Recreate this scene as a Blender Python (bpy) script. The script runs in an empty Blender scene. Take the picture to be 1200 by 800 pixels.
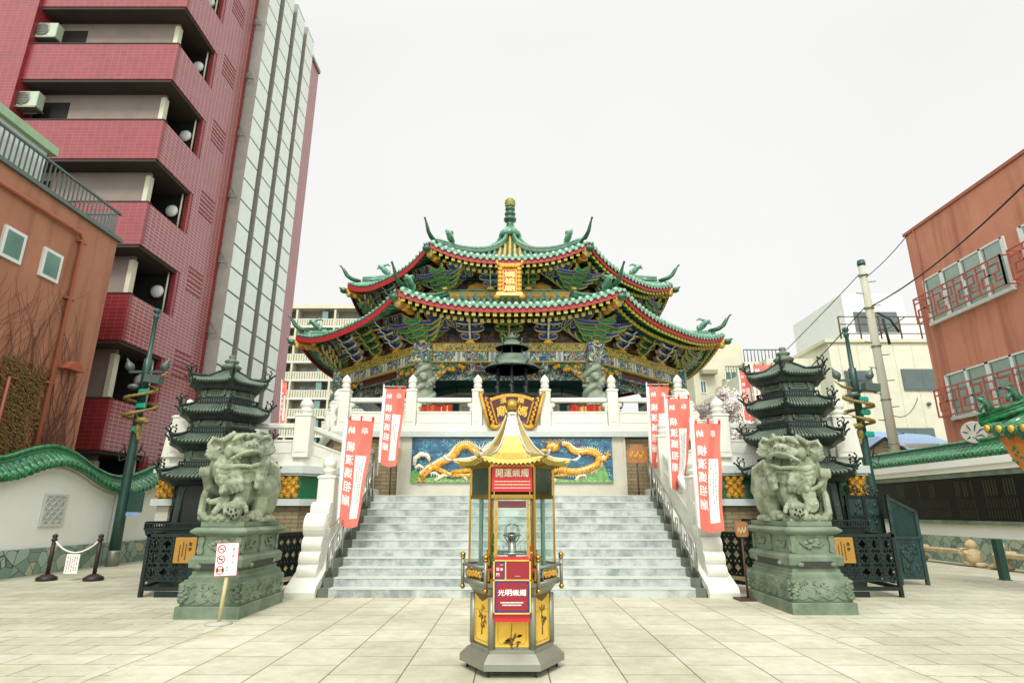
import bpy, math, random
from mathutils import Matrix, Vector
random.seed(7)
R = math.radians
sc = bpy.context.scene
COL = sc.collection
FPX, PITCH, EYE = 682.0, R(16.2), 1.6
ST, CT = math.sin(PITCH), math.cos(PITCH)

def P(px, py, Y):
    """point of the place seen at photo pixel px,py and standing at distance Y"""
    v = (400 - py) / FPX
    s = Y / (CT - v * ST)
    return Vector(((px - 600) / FPX * s, Y, EYE + (ST + v * CT) * s))

def G(px, py):
    v = (400 - py) / FPX
    s = -EYE / (ST + v * CT)
    return Vector(((px - 600) / FPX * s, s * (CT - v * ST), 0))

def L(h):
    h = h.lstrip('#')
    o = []
    for i in (0, 2, 4):
        c = int(h[i:i + 2], 16) / 255
        o.append(c / 12.92 if c <= .04045 else ((c + .055) / 1.055) ** 2.4)
    return o

# ---------------------------------------------------------------- materials
MATS = {}
def newmat(name):
    m = bpy.data.materials.new(name); m.use_nodes = True
    nt = m.node_tree; b = nt.nodes['Principled BSDF']
    MATS[name] = m
    return m, nt, b

def mat(name, col, rough=.6, metal=0, var=.12, vs=2.5, bump=0, bs=30, spec=.5, col2=None, det=6, coat=0, emit=None, lo=.3, hi=.7, bd=.02):
    m, nt, b = newmat(name)
    c = L(col) if isinstance(col, str) else col
    c2 = L(col2) if col2 else [min(1, x * (1 + var)) for x in c]
    c1 = c if col2 else [x * (1 - var) for x in c]
    tc = nt.nodes.new('ShaderNodeTexCoord')
    n = nt.nodes.new('ShaderNodeTexNoise'); n.inputs['Scale'].default_value = vs; n.inputs['Detail'].default_value = det
    n.inputs['Roughness'].default_value = .65
    r = nt.nodes.new('ShaderNodeValToRGB')
    r.color_ramp.elements[0].position = lo; r.color_ramp.elements[1].position = hi
    r.color_ramp.elements[0].color = (*c1, 1); r.color_ramp.elements[1].color = (*c2, 1)
    nt.links.new(tc.outputs['Object'], n.inputs['Vector']); nt.links.new(n.outputs['Fac'], r.inputs['Fac'])
    nt.links.new(r.outputs['Color'], b.inputs['Base Color'])
    b.inputs['Roughness'].default_value = rough; b.inputs['Metallic'].default_value = metal
    b.inputs['Specular IOR Level'].default_value = spec
    if coat: b.inputs['Coat Weight'].default_value = coat; b.inputs['Coat Roughness'].default_value = .08
    if bump:
        n2 = nt.nodes.new('ShaderNodeTexNoise'); n2.inputs['Scale'].default_value = bs; n2.inputs['Detail'].default_value = 4
        nt.links.new(tc.outputs['Object'], n2.inputs['Vector'])
        bp = nt.nodes.new('ShaderNodeBump'); bp.inputs['Strength'].default_value = bump; bp.inputs['Distance'].default_value = bd
        nt.links.new(n2.outputs['Fac'], bp.inputs['Height']); nt.links.new(bp.outputs['Normal'], b.inputs['Normal'])
    return m

def axes_vec(nt, axes, sx=1, off=(0, 0)):
    tc = nt.nodes.new('ShaderNodeTexCoord'); s = nt.nodes.new('ShaderNodeSeparateXYZ'); c = nt.nodes.new('ShaderNodeCombineXYZ')
    nt.links.new(tc.outputs['Object'], s.inputs[0])
    for i, a in enumerate(axes):
        ad = nt.nodes.new('ShaderNodeMath'); ad.operation = 'ADD'; ad.inputs[1].default_value = off[i]
        nt.links.new(s.outputs[a.upper()], ad.inputs[0]); nt.links.new(ad.outputs[0], c.inputs[i])
    return c.outputs[0], tc

def brick(name, c1, c2, mortar, axes, bw, bh, ms=.01, offset=.5, rough=.7, spec=.4, bump=.3, var=.15, off=(0, 0), grime=None, vs=1.2):
    m, nt, b = newmat(name)
    v, tc = axes_vec(nt, axes, off=off)
    k = nt.nodes.new('ShaderNodeTexBrick')
    k.inputs['Scale'].default_value = 1; k.inputs['Brick Width'].default_value = bw; k.inputs['Row Height'].default_value = bh
    k.inputs['Mortar Size'].default_value = ms; k.inputs['Mortar Smooth'].default_value = .2; k.offset = offset
    k.inputs['Color1'].default_value = (*L(c1), 1); k.inputs['Color2'].default_value = (*L(c2), 1); k.inputs['Mortar'].default_value = (*L(mortar), 1)
    nt.links.new(v, k.inputs['Vector'])
    n = nt.nodes.new('ShaderNodeTexNoise'); n.inputs['Scale'].default_value = vs; n.inputs['Detail'].default_value = 8; n.inputs['Roughness'].default_value = .7
    nt.links.new(tc.outputs['Object'], n.inputs['Vector'])
    r = nt.nodes.new('ShaderNodeValToRGB'); r.color_ramp.elements[0].position = .3; r.color_ramp.elements[1].position = .65
    g = 1 - var * 2
    r.color_ramp.elements[0].color = (g, g, g, 1) if not grime else (*L(grime), 1); r.color_ramp.elements[1].color = (1, 1, 1, 1)
    nt.links.new(n.outputs['Fac'], r.inputs['Fac'])
    mx = nt.nodes.new('ShaderNodeMix'); mx.data_type = 'RGBA'; mx.blend_type = 'MULTIPLY'; mx.inputs[0].default_value = 1
    nt.links.new(k.outputs['Color'], mx.inputs[6]); nt.links.new(r.outputs['Color'], mx.inputs[7])
    nt.links.new(mx.outputs[2], b.inputs['Base Color'])
    b.inputs['Roughness'].default_value = rough; b.inputs['Specular IOR Level'].default_value = spec
    bp = nt.nodes.new('ShaderNodeBump'); bp.inputs['Strength'].default_value = bump; bp.inputs['Distance'].default_value = .01; bp.invert = True
    nt.links.new(k.outputs['Fac'], bp.inputs['Height']); nt.links.new(bp.outputs['Normal'], b.inputs['Normal'])
    return m

def painted(name, palette, scale=8, rough=.4, stretch=(1, 1, 1), dist=1.0):
    """small ornamental painting in several colours"""
    m, nt, b = newmat(name)
    tc = nt.nodes.new('ShaderNodeTexCoord'); mp = nt.nodes.new('ShaderNodeMapping'); mp.inputs['Scale'].default_value = stretch
    nt.links.new(tc.outputs['Object'], mp.inputs['Vector'])
    n = nt.nodes.new('ShaderNodeTexNoise'); n.inputs['Scale'].default_value = scale * .9; n.inputs['Detail'].default_value = 1.5
    n.inputs['Distortion'].default_value = dist
    nt.links.new(mp.outputs[0], n.inputs['Vector'])
    r = nt.nodes.new('ShaderNodeValToRGB'); r.color_ramp.interpolation = 'CONSTANT'
    cr = r.color_ramp
    while len(cr.elements) < len(palette): cr.elements.new(.5)
    for i, p in enumerate(palette):
        cr.elements[i].position = .0 if i == 0 else .3 + .4 * (i - .5) / max(1, len(palette) - 1)
        cr.elements[i].color = (*L(p), 1)
    nt.links.new(n.outputs['Fac'], r.inputs['Fac']); nt.links.new(r.outputs['Color'], b.inputs['Base Color'])
    bp = nt.nodes.new('ShaderNodeBump'); bp.inputs['Strength'].default_value = .5; bp.inputs['Distance'].default_value = .02
    nt.links.new(n.outputs['Fac'], bp.inputs['Height']); nt.links.new(bp.outputs['Normal'], b.inputs['Normal'])
    b.inputs['Roughness'].default_value = rough
    return m

def glass(name, tint='#f9fdfb', alpha=.1, rough=.03):
    m, nt, b = newmat(name)
    nt.nodes.remove(b)
    out = nt.nodes['Material Output']
    t = nt.nodes.new('ShaderNodeBsdfTransparent'); t.inputs[0].default_value = (*L(tint), 1)
    g = nt.nodes.new('ShaderNodeBsdfGlossy'); g.inputs['Roughness'].default_value = rough
    f = nt.nodes.new('ShaderNodeFresnel'); f.inputs[0].default_value = 1.45
    a = nt.nodes.new('ShaderNodeMath'); a.operation = 'MULTIPLY_ADD'; a.inputs[1].default_value = .9; a.inputs[2].default_value = alpha * .2
    mx = nt.nodes.new('ShaderNodeMixShader')
    nt.links.new(f.outputs[0], a.inputs[0])
    ge = nt.nodes.new('ShaderNodeNewGeometry'); iv = nt.nodes.new('ShaderNodeMath'); iv.operation = 'SUBTRACT'; iv.inputs[0].default_value = 1; nt.links.new(ge.outputs['Backfacing'], iv.inputs[1])
    mu = nt.nodes.new('ShaderNodeMath'); mu.operation = 'MULTIPLY'; nt.links.new(a.outputs[0], mu.inputs[0]); nt.links.new(iv.outputs[0], mu.inputs[1]); nt.links.new(mu.outputs[0], mx.inputs[0])
    nt.links.new(t.outputs[0], mx.inputs[1]); nt.links.new(g.outputs[0], mx.inputs[2]); nt.links.new(mx.outputs[0], out.inputs[0])
    return m

# ---------------------------------------------------------------- mesh builder
def frame(o, x, y):
    x = Vector(x).normalized(); y = Vector(y); y = (y - x * y.dot(x)).normalized(); z = x.cross(y)
    m = Matrix.Identity(4)
    for i in range(3):
        m[i][0] = x[i]; m[i][1] = y[i]; m[i][2] = z[i]; m[i][3] = o[i]
    return m
def front(o): return frame(o, (1, 0, 0), (0, 0, 1))          # a plane that faces -Y
def TR(x, y, z, rz=0): return Matrix.Translation((x, y, z)) @ Matrix.Rotation(rz, 4, 'Z')

_tx = {}
def textmesh(ch, ext=0):
    if ch not in _tx:
        c = bpy.data.curves.new('glyph', 'FONT'); c.body = ch; c.resolution_u = 2
        c.align_x = 'CENTER'; c.align_y = 'CENTER'; c.offset = 0
        o = bpy.data.objects.new('glyph', c); COL.objects.link(o)
        dg = bpy.context.evaluated_depsgraph_get(); me = bpy.data.meshes.new_from_object(o.evaluated_get(dg))
        vs = [v.co.copy() for v in me.vertices]
        if vs:
            x0 = min(v.x for v in vs); x1 = max(v.x for v in vs); y0 = min(v.y for v in vs); y1 = max(v.y for v in vs)
            c0 = Vector(((x0 + x1) / 2, (y0 + y1) / 2, 0)); s = 1 / max(x1 - x0, y1 - y0, .35)
            vs = [(v - c0) * s for v in vs]
        _tx[ch] = (vs, [tuple(p.vertices) for p in me.polygons])
        bpy.data.objects.remove(o); bpy.data.curves.remove(c); bpy.data.meshes.remove(me)
    return _tx[ch]

class MB:
    def __init__(s): s.V = []; s.F = []; s.M = []; s.S = []; s.X = None
    def add(s, vs, fs, mi=0, sm=False, M=None):
        n = len(s.V)
        if M is not None: vs = [M @ Vector(v) for v in vs]
        if s.X is not None: vs = [s.X @ Vector(v) for v in vs]
        s.V.extend([tuple(v) for v in vs]); s.F.extend([tuple(i + n for i in f) for f in fs])
        s.M.extend([mi] * len(fs)); s.S.extend([sm] * len(fs)); return s
    def box(s, x0, x1, y0, y1, z0, z1, mi=0, M=None, bev=0):
        if x0 > x1: x0, x1 = x1, x0
        if y0 > y1: y0, y1 = y1, y0
        if bev:
            b = min(bev, (x1 - x0) * .45, (y1 - y0) * .45, (z1 - z0) * .45)
            rings = []
            for z, i in ((z0, b), (z0 + b, 0), (z1 - b, 0), (z1, b)):
                c = [(x0 + i + b * 0, y0 + i), (x1 - i, y0 + i), (x1 - i, y1 - i), (x0 + i, y1 - i)]
                q = []
                for (a, d), (sx, sy) in zip(c, ((1, 1), (-1, 1), (-1, -1), (1, -1))):
                    e = b * .6
                    p1 = (a + sx * e, d, z); p2 = (a, d + sy * e, z)
                    q += [p2, p1] if (sx, sy) in ((1, 1), (-1, -1)) else [p1, p2]
                rings.append(q)
            return s.loft(rings, mi, False, True, M)
        v = [(x, y, z) for z in (z0, z1) for y in (y0, y1) for x in (x0, x1)]
        f = [(0, 2, 3, 1), (4, 5, 7, 6), (0, 1, 5, 4), (2, 6, 7, 3), (0, 4, 6, 2), (1, 3, 7, 5)]
        return s.add(v, f, mi, False, M)
    def loft(s, rings, mi=0, sm=True, caps=True, M=None, close=True):
        n = len(rings[0]); vs = [p for r in rings for p in r]; fs = []
        for i in range(len(rings) - 1):
            for j in range(n if close else n - 1):
                a = i * n + j; b = i * n + (j + 1) % n
                fs.append((a, b, b + n, a + n))
        if caps: fs.append(tuple(range(n - 1, -1, -1))); fs.append(tuple(range((len(rings) - 1) * n, len(rings) * n)))
        return s.add(vs, fs, mi, sm, M)
    def tube(s, pts, r, n=8, mi=0, sm=True, caps=True, M=None, sq=1.0, up=None):
        pts = [Vector(p) for p in pts]; k = len(pts)
        rr = r if isinstance(r, (list, tuple)) else [r] * k
        rings = []; prev = None
        for i in range(k):
            t = (pts[min(i + 1, k - 1)] - pts[max(i - 1, 0)]).normalized()
            if prev is None:
                a = Vector(up) if up else (Vector((0, 0, 1)) if abs(t.z) < .9 else Vector((1, 0, 0)))
            else: a = prev
            u = (a - t * a.dot(t))
            if u.length < 1e-6: u = t.orthogonal()
            u.normalize(); w = t.cross(u); prev = u
            rings.append([pts[i] + (u * math.cos(2 * math.pi * j / n + math.pi / n) + w * math.sin(2 * math.pi * j / n + math.pi / n) * sq) * rr[i] for j in range(n)])
        return s.loft(rings, mi, sm, caps, M)
    def lathe(s, prof, c=(0, 0, 0), n=16, mi=0, sm=True, M=None, ph=0, caps=True):
        rings = [[(c[0] + r * math.cos(2 * math.pi * j / n + ph), c[1] + r * math.sin(2 * math.pi * j / n + ph), c[2] + z) for j in range(n)] for r, z in prof]
        return s.loft(rings, mi, sm, caps, M)
    def ell(s, c, r, mi=0, n=12, M=None, rot=None, sm=True):
        if not isinstance(r, (list, tuple)): r = (r, r, r)
        m = n // 2 + 1; rings = []
        for i in range(m + 1):
            a = math.pi * (i / m * .96 + .02) - math.pi / 2
            rings.append([(r[0] * math.cos(a) * math.cos(2 * math.pi * j / n), r[1] * math.cos(a) * math.sin(2 * math.pi * j / n), r[2] * math.sin(a)) for j in range(n)])
        T = Matrix.Translation(c)
        if rot is not None: T = T @ rot
        if M is not None: T = M @ T
        return s.loft(rings, mi, sm, True, T)
    def prism(s, poly, d0, d1, mi=0, M=None, ax='y', sm=False):
        """extrude a polygon: ax='y': poly is (x,z); ax='x': poly is (y,z); ax='z': poly is (x,y)"""
        def pt(p, d): return {'y': (p[0], d, p[1]), 'x': (d, p[0], p[1]), 'z': (p[0], p[1], d)}[ax]
        n = len(poly)
        vs = [pt(p, d0) for p in poly] + [pt(p, d1) for p in poly]
        a = sum(poly[i][0] * poly[(i + 1) % n][1] - poly[(i + 1) % n][0] * poly[i][1] for i in range(n))
        fs = [(i, (i + 1) % n, (i + 1) % n + n, i + n) for i in range(n)]
        cf = tuple(range(n)); 
        fs += [tuple(reversed(cf)), tuple(i + n for i in cf)]
        flip = (a > 0) != (d1 > d0)
        if ax == 'y': flip = not flip
        if flip: fs = [tuple(reversed(f)) for f in fs]
        return s.add(vs, fs, mi, sm, M)
    def sheet(s, fn, nu, nv, mi=0, sm=True, M=None, th=None):
        vs = [fn(i / nu, j / nv) for j in range(nv + 1) for i in range(nu + 1)]
        fs = [(j * (nu + 1) + i, j * (nu + 1) + i + 1, (j + 1) * (nu + 1) + i + 1, (j + 1) * (nu + 1) + i) for j in range(nv) for i in range(nu)]
        return s.add(vs, fs, mi, sm, M)
    def text(s, ch, w, h, M, mi=0, mirror=False, fn=None, z=0, bold=.03):
        vs, fs = textmesh(ch)
        for dx, dy, dz in ((0, 0, 0), (bold, 0, .0004), (0, bold, .0008), (bold, bold, .0012)):
          q = []
          for v in vs:
            x, y = (v.x + dx - bold / 2) * w * (-1 if mirror else 1), (v.y + dy - bold / 2) * h
            q.append(fn(x, y) + Vector((0, -dz, 0)) if fn else Vector((x, y, z + dz)))
          s.add(q, fs, mi, False, None if fn else M)
        return s
    def line(s, body, size, M, mi=0, gap=1.05, vertical=False, mirror=False):
        n = len(body)
        for i, ch in enumerate(body):
            if ch == ' ': continue
            o = (i - (n - 1) / 2) * size * gap
            k = .8 if ord(ch) < 0x3100 else .95
            s.text(ch, size * k, size * k, M @ Matrix.Translation((0, -o, 0) if vertical else ((-o if mirror else o), 0, 0)), mi, mirror)
        return s
    def build(s, name, mats, parent=None, world=True, auto=None, remesh=None, fix=False):
        me = bpy.data.meshes.new(name); me.from_pydata(s.V, [], s.F)
        if not isinstance(mats, (list, tuple)): mats = [mats]
        for m in mats: me.materials.append(MATS[m] if isinstance(m, str) else m)
        me.polygons.foreach_set('material_index', s.M); me.polygons.foreach_set('use_smooth', s.S)
        if fix:
            import bmesh
            bm = bmesh.new(); bm.from_mesh(me); bmesh.ops.recalc_face_normals(bm, faces=bm.faces); bm.to_mesh(me); bm.free()
        me.update()
        o = bpy.data.objects.new(name, me); COL.objects.link(o)
        if parent is not None:
            o.parent = parent
            if world:
                p = parent; loc = Vector((0, 0, 0))
                while p is not None: loc -= p.location; p = p.parent
                o.location = loc
        if remesh:
            r = o.modifiers.new('Remesh', 'REMESH'); r.mode = 'VOXEL'; r.voxel_size = remesh; r.use_smooth_shade = True
            sm = o.modifiers.new('Smooth', 'SMOOTH'); sm.factor = .5; sm.iterations = 2
        return o

def tag(o, label, cat, group=None, kind=None):
    if label: o['label'] = label
    if cat: o['category'] = cat
    if group: o['group'] = group
    if kind: o['kind'] = kind
    return o
def thing(name, label, cat, loc=(0, 0, 0), rz=0, group=None):
    o = bpy.data.objects.new(name, None); COL.objects.link(o); o.location = loc; o.rotation_euler = (0, 0, rz); o.empty_display_size = .2
    return tag(o, label, cat, group)
def struct(name, mb, m): o = mb.build(name, m); o['kind'] = 'structure'; return o
def copy_tree(o, parent=None):
    c = o.copy(); COL.objects.link(c); c.parent = parent
    for ch in list(o.children): copy_tree(ch, c)
    return c

mat('white_stone', '#d3d5c9', .55, var=.06, vs=3, bump=.1, bs=60)
mat('white_stone_panel', '#ced0c4', .55, var=.06, vs=5, bump=.1, bs=60)
mat('pale_ledge', '#b4beb8', .5, var=.08, vs=4)
mat('beige_stone', '#bdbbab', .7, var=.08, vs=3, bump=.2, bs=80)
mat('step_granite', '#7f8784', .5, vs=2.6, col2='#b5bbb7', det=12, lo=.38, hi=.6, bump=.15, bs=50)
mat('step_nose', '#b7beb6', .5, var=.06, vs=3)
mat('step_side', '#5d6658', .8, var=.25, vs=4, bump=.3)
mat('dark_line', '#2a2f2a', .7)
mat('lion_stone', '#626e57', .8, vs=4, col2='#9aa28a', det=12, bump=.6, bs=45, bd=.012, lo=.34, hi=.6)
mat('pedestal_stone', '#4f614d', .75, vs=2.2, col2='#7f8e78', det=12, bump=.3, bs=50, bd=.01)
mat('carved_stone', '#7c8a76', .8, vs=6, col2='#a0aa96', bump=.6, bs=18)
mat('bronze', '#1c2724', .55, metal=.35, vs=4, col2='#364540', bump=.5, bs=25)
mat('bronze_light', '#4c5c50', .55, metal=.2, vs=3, col2='#70806f', bump=.3, bs=20)
mat('fence_metal', '#14201d', .45, metal=.4, vs=5, col2='#1f302c', bump=.2)
mat('verdigris', '#1a302d', .5, metal=.3, vs=5, col2='#2e4c48', bump=.6, bs=30)
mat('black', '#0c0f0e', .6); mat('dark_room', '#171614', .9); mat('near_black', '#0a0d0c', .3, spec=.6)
mat('roof_tile', '#235f43', .3, vs=3.5, col2='#7cb396', coat=.4, det=4)
mat('roof_tile_dark', '#143d2c', .35, vs=6, col2='#2f7050', coat=.4)
mat('roof_gold_tile', '#c79a3a', .35, vs=6, col2='#dfbf6a', coat=.4)
mat('wall_tile', '#074022', .2, vs=7, col2='#2a8a50', coat=.6, det=3)
mat('fascia_red', '#a32427', .45, var=.1)
mat('beam_red', '#7c1f20', .5, var=.15)
mat('eave_yellow', '#c2b84a', .45, var=.1); mat('eave_green', '#1c5a40', .5, var=.2)
mat('gold', '#d9a62b', .35, metal=.15, vs=9, col2='#efc95a', bump=.2)
mat('gold_dark', '#a97a20', .4, metal=.2, vs=12, col2='#dba93a', bump=.6, bs=30)
mat('brass', '#a8873c', .18, metal=.9, var=.1, vs=3)
mat('brass_pale', '#dfc56a', .2, metal=.8, var=.06, vs=3)
mat('chrome', '#c8ccc6', .18, metal=.95, var=.05)
mat('steel', '#9fa39c', .3, metal=.85, var=.08)
mat('steel_dull', '#8d9082', .42, metal=.6, var=.1, vs=5)
mat('paint_blue', '#1c3f8a', .45, var=.2, vs=8); mat('paint_blue_light', '#7f9fc8', .45, var=.1); mat('paint_green', '#1d7a4e', .45, var=.25, vs=8)
mat('paint_yellow', '#b8a658', .45, var=.15, vs=8); mat('paint_cream', '#dcd8b4', .5, var=.1)
mat('paint_teal', '#1c4a48', .5, var=.2); mat('paint_orange', '#c65a24', .5, var=.2); mat('dark_blue', '#1a2a4c', .5, var=.3, vs=10)
painted('beam_paint', ['#16297a', '#c9a83f', '#1b3a8e', '#2f8a62', '#ddd6b0', '#1f55a6'], 6)
painted('beam_paint_gold', ['#8a6a1e', '#d8bc54', '#3d5a2a', '#d8bc54'], 12)
painted('panel_paint', ['#0f221c', '#123a2c', '#1c3a52', '#7a2a22', '#8f7a34', '#10241e'], 9)
painted('carving_paint', ['#1a2a4a', '#c9a84a', '#2a7a4e', '#8a3020', '#d9cf9a', '#1c3c30'], 12)
mat('banner_red', '#dc7264', .8, var=.05, vs=2); mat('banner_deep', '#c62b22', .8, var=.05); mat('cloth_white', '#e8e8e2', .8, var=.03)
mat('ink_grey', '#83868a', .8)
mat('ink_black', '#1c1c1c', .7)
mat('sign_red', '#b81e28', .45, var=.05); mat('sign_white', '#eeeeea', .5, var=.02); mat('sign_blue', '#1c2f77', .45); mat('wood_dark', '#4a2f22', .6, var=.2)
mat('wood_sign', '#9a6a42', .6, var=.2, vs=8, bump=.4); mat('wood_pale', '#b9ad82', .6, var=.12, vs=6)
mat('maroon', '#4b1c18', .45, var=.15)
mat('concrete', '#a7a89c', .8, var=.1, vs=3, bump=.3)
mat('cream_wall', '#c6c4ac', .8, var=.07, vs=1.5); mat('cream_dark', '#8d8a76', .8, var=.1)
mat('window_glass', '#3d5552', .12, spec=.8, var=.3, vs=.8)
mat('window_green', '#5f8276', .15, spec=.8, var=.2, vs=1.5); mat('blind', '#8fa69a', .25, spec=.6, var=.08, vs=4)
mat('white_frame', '#d4d9d3', .45, var=.04)
mat('green_pole', '#2b4a42', .4, var=.15, metal=.2)
mat('dragon_ochre', '#6e5f28', .5, vs=8, col2='#a08e48', bump=.4)
mat('lamp_grey', '#5a6a64', .4, metal=.3)
glass('clear_glass'); 
mat('mirror_dark', '#232c24', .15, spec=.8, vs=6, col2='#3c463a')

def streaked(name, base, light, dark, rough=.85):
    m = mat(name, base, rough, vs=.9, col2=light, bump=.3, bs=12, det=10)
    nt = m.node_tree; b = nt.nodes['Principled BSDF']; src = b.inputs['Base Color'].links[0].from_socket
    tc = nt.nodes.new('ShaderNodeTexCoord'); mp = nt.nodes.new('ShaderNodeMapping'); mp.inputs['Scale'].default_value = (1.6, 1.6, .12)
    n = nt.nodes.new('ShaderNodeTexNoise'); n.inputs['Scale'].default_value = 1.5; n.inputs['Detail'].default_value = 8
    nt.links.new(tc.outputs['Object'], mp.inputs[0]); nt.links.new(mp.outputs[0], n.inputs['Vector'])
    r = nt.nodes.new('ShaderNodeValToRGB'); r.color_ramp.elements[0].position = .48; r.color_ramp.elements[1].position = .72
    r.color_ramp.elements[0].color = (1, 1, 1, 1); r.color_ramp.elements[1].color = (*L(dark), 1)
    k = nt.nodes.new('ShaderNodeMix'); k.data_type = 'RGBA'; k.blend_type = 'MULTIPLY'; k.inputs[0].default_value = 1
    nt.links.new(n.outputs['Fac'], r.inputs[0]); nt.links.new(src, k.inputs[6]); nt.links.new(r.outputs[0], k.inputs[7]); nt.links.new(k.outputs[2], b.inputs['Base Color'])
    return m
def scaly(name):
    nt = MATS[name].node_tree; b = nt.nodes['Principled BSDF']
    tc = nt.nodes.new('ShaderNodeTexCoord'); v = nt.nodes.new('ShaderNodeTexVoronoi'); v.inputs['Scale'].default_value = 22
    nt.links.new(tc.outputs['Object'], v.inputs[0])
    src = b.inputs['Base Color'].links[0].from_socket
    r = nt.nodes.new('ShaderNodeValToRGB'); r.color_ramp.elements[0].color = (1, 1, 1, 1); r.color_ramp.elements[0].position = .45; r.color_ramp.elements[1].color = (.4, .22, .08, 1); r.color_ramp.elements[1].position = .75
    k = nt.nodes.new('ShaderNodeMix'); k.data_type = 'RGBA'; k.blend_type = 'MULTIPLY'; k.inputs[0].default_value = .8
    nt.links.new(v.outputs['Distance'], r.inputs[0]); nt.links.new(src, k.inputs[6]); nt.links.new(r.outputs[0], k.inputs[7]); nt.links.new(k.outputs[2], b.inputs['Base Color'])
scaly('dragon_ochre')
# ================================================================ camera, sky, sun
cam = bpy.data.cameras.new('camera'); co = bpy.data.objects.new('camera', cam); COL.objects.link(co); sc.camera = co
cam.sensor_width = 36; cam.lens = 36 * FPX / 1200; cam.clip_end = 1000; cam.clip_start = .1
co.location = (0, 0, EYE); co.rotation_euler = (math.pi / 2 + PITCH, 0, 0)
SUN_EL, SUN_AZ = 48, 184      # a veiled sun high behind the camera, a little to the left
w = bpy.data.worlds.new('World'); sc.world = w; w.use_nodes = True
nt = w.node_tree; bg = nt.nodes['Background']
sky = nt.nodes.new('ShaderNodeTexSky'); sky.sky_type = 'NISHITA'; sky.sun_disc = False
sky.sun_elevation = R(SUN_EL); sky.sun_rotation = R(SUN_AZ); sky.dust_density = 5; sky.air_density = 1
# cloud layer: the blue sky seen through a thick, nearly white overcast
tc = nt.nodes.new('ShaderNodeTexCoord'); cn = nt.nodes.new('ShaderNodeTexNoise'); cn.inputs['Scale'].default_value = 1.3; cn.inputs['Detail'].default_value = 3
nt.links.new(tc.outputs['Generated'], cn.inputs['Vector'])
cr = nt.nodes.new('ShaderNodeValToRGB'); cr.color_ramp.elements[0].color = (7.95, 7.95, 7.75, 1); cr.color_ramp.elements[1].color = (8.4, 8.4, 8.1, 1)
cr.color_ramp.elements[0].position = .35; cr.color_ramp.elements[1].position = .65
nt.links.new(cn.outputs['Fac'], cr.inputs['Fac'])
mx = nt.nodes.new('ShaderNodeMix'); mx.data_type = 'RGBA'; mx.inputs[0].default_value = .93
nt.links.new(sky.outputs[0], mx.inputs[6]); nt.links.new(cr.outputs['Color'], mx.inputs[7])
dt = nt.nodes.new('ShaderNodeVectorMath'); dt.operation = 'DOT_PRODUCT'; geo = nt.nodes.new('ShaderNodeTexCoord')
dt.inputs[1].default_value = (math.sin(R(SUN_AZ)) * math.cos(R(SUN_EL)), math.cos(R(SUN_AZ)) * math.cos(R(SUN_EL)), math.sin(R(SUN_EL)))
nt.links.new(geo.outputs['Generated'], dt.inputs[0])
mr = nt.nodes.new('ShaderNodeMapRange'); mr.interpolation_type = 'SMOOTHSTEP'; mr.inputs[1].default_value = .02; mr.inputs[2].default_value = .6; mr.inputs[3].default_value = 1; mr.inputs[4].default_value = 2.0
nt.links.new(dt.outputs['Value'], mr.inputs[0])
gl = nt.nodes.new('ShaderNodeVectorMath'); gl.operation = 'SCALE'      # the overcast is brighter round the hidden sun
nt.links.new(mx.outputs[2], gl.inputs[0]); nt.links.new(mr.outputs[0], gl.inputs['Scale'])
nt.links.new(gl.outputs[0], bg.inputs['Color']); bg.inputs['Strength'].default_value = .103
s = bpy.data.lights.new('sun', 'SUN'); s.energy = 1.9; s.angle = R(14); s.color = (1, .97, .9)
so = bpy.data.objects.new('sun', s); COL.objects.link(so)
az = R(SUN_AZ); el = R(SUN_EL)
sd = Vector((math.sin(az) * math.cos(el), math.cos(az) * math.cos(el), math.sin(el)))
so.rotation_euler = sd.to_track_quat('Z', 'Y').to_euler(); so.location = (0, -5, 30)
sc.view_settings.view_transform = 'Standard'; sc.view_settings.look = 'None'; sc.view_settings.gamma = 1; sc.view_settings.exposure = .22
sc.cycles.max_bounces = 6

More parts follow.
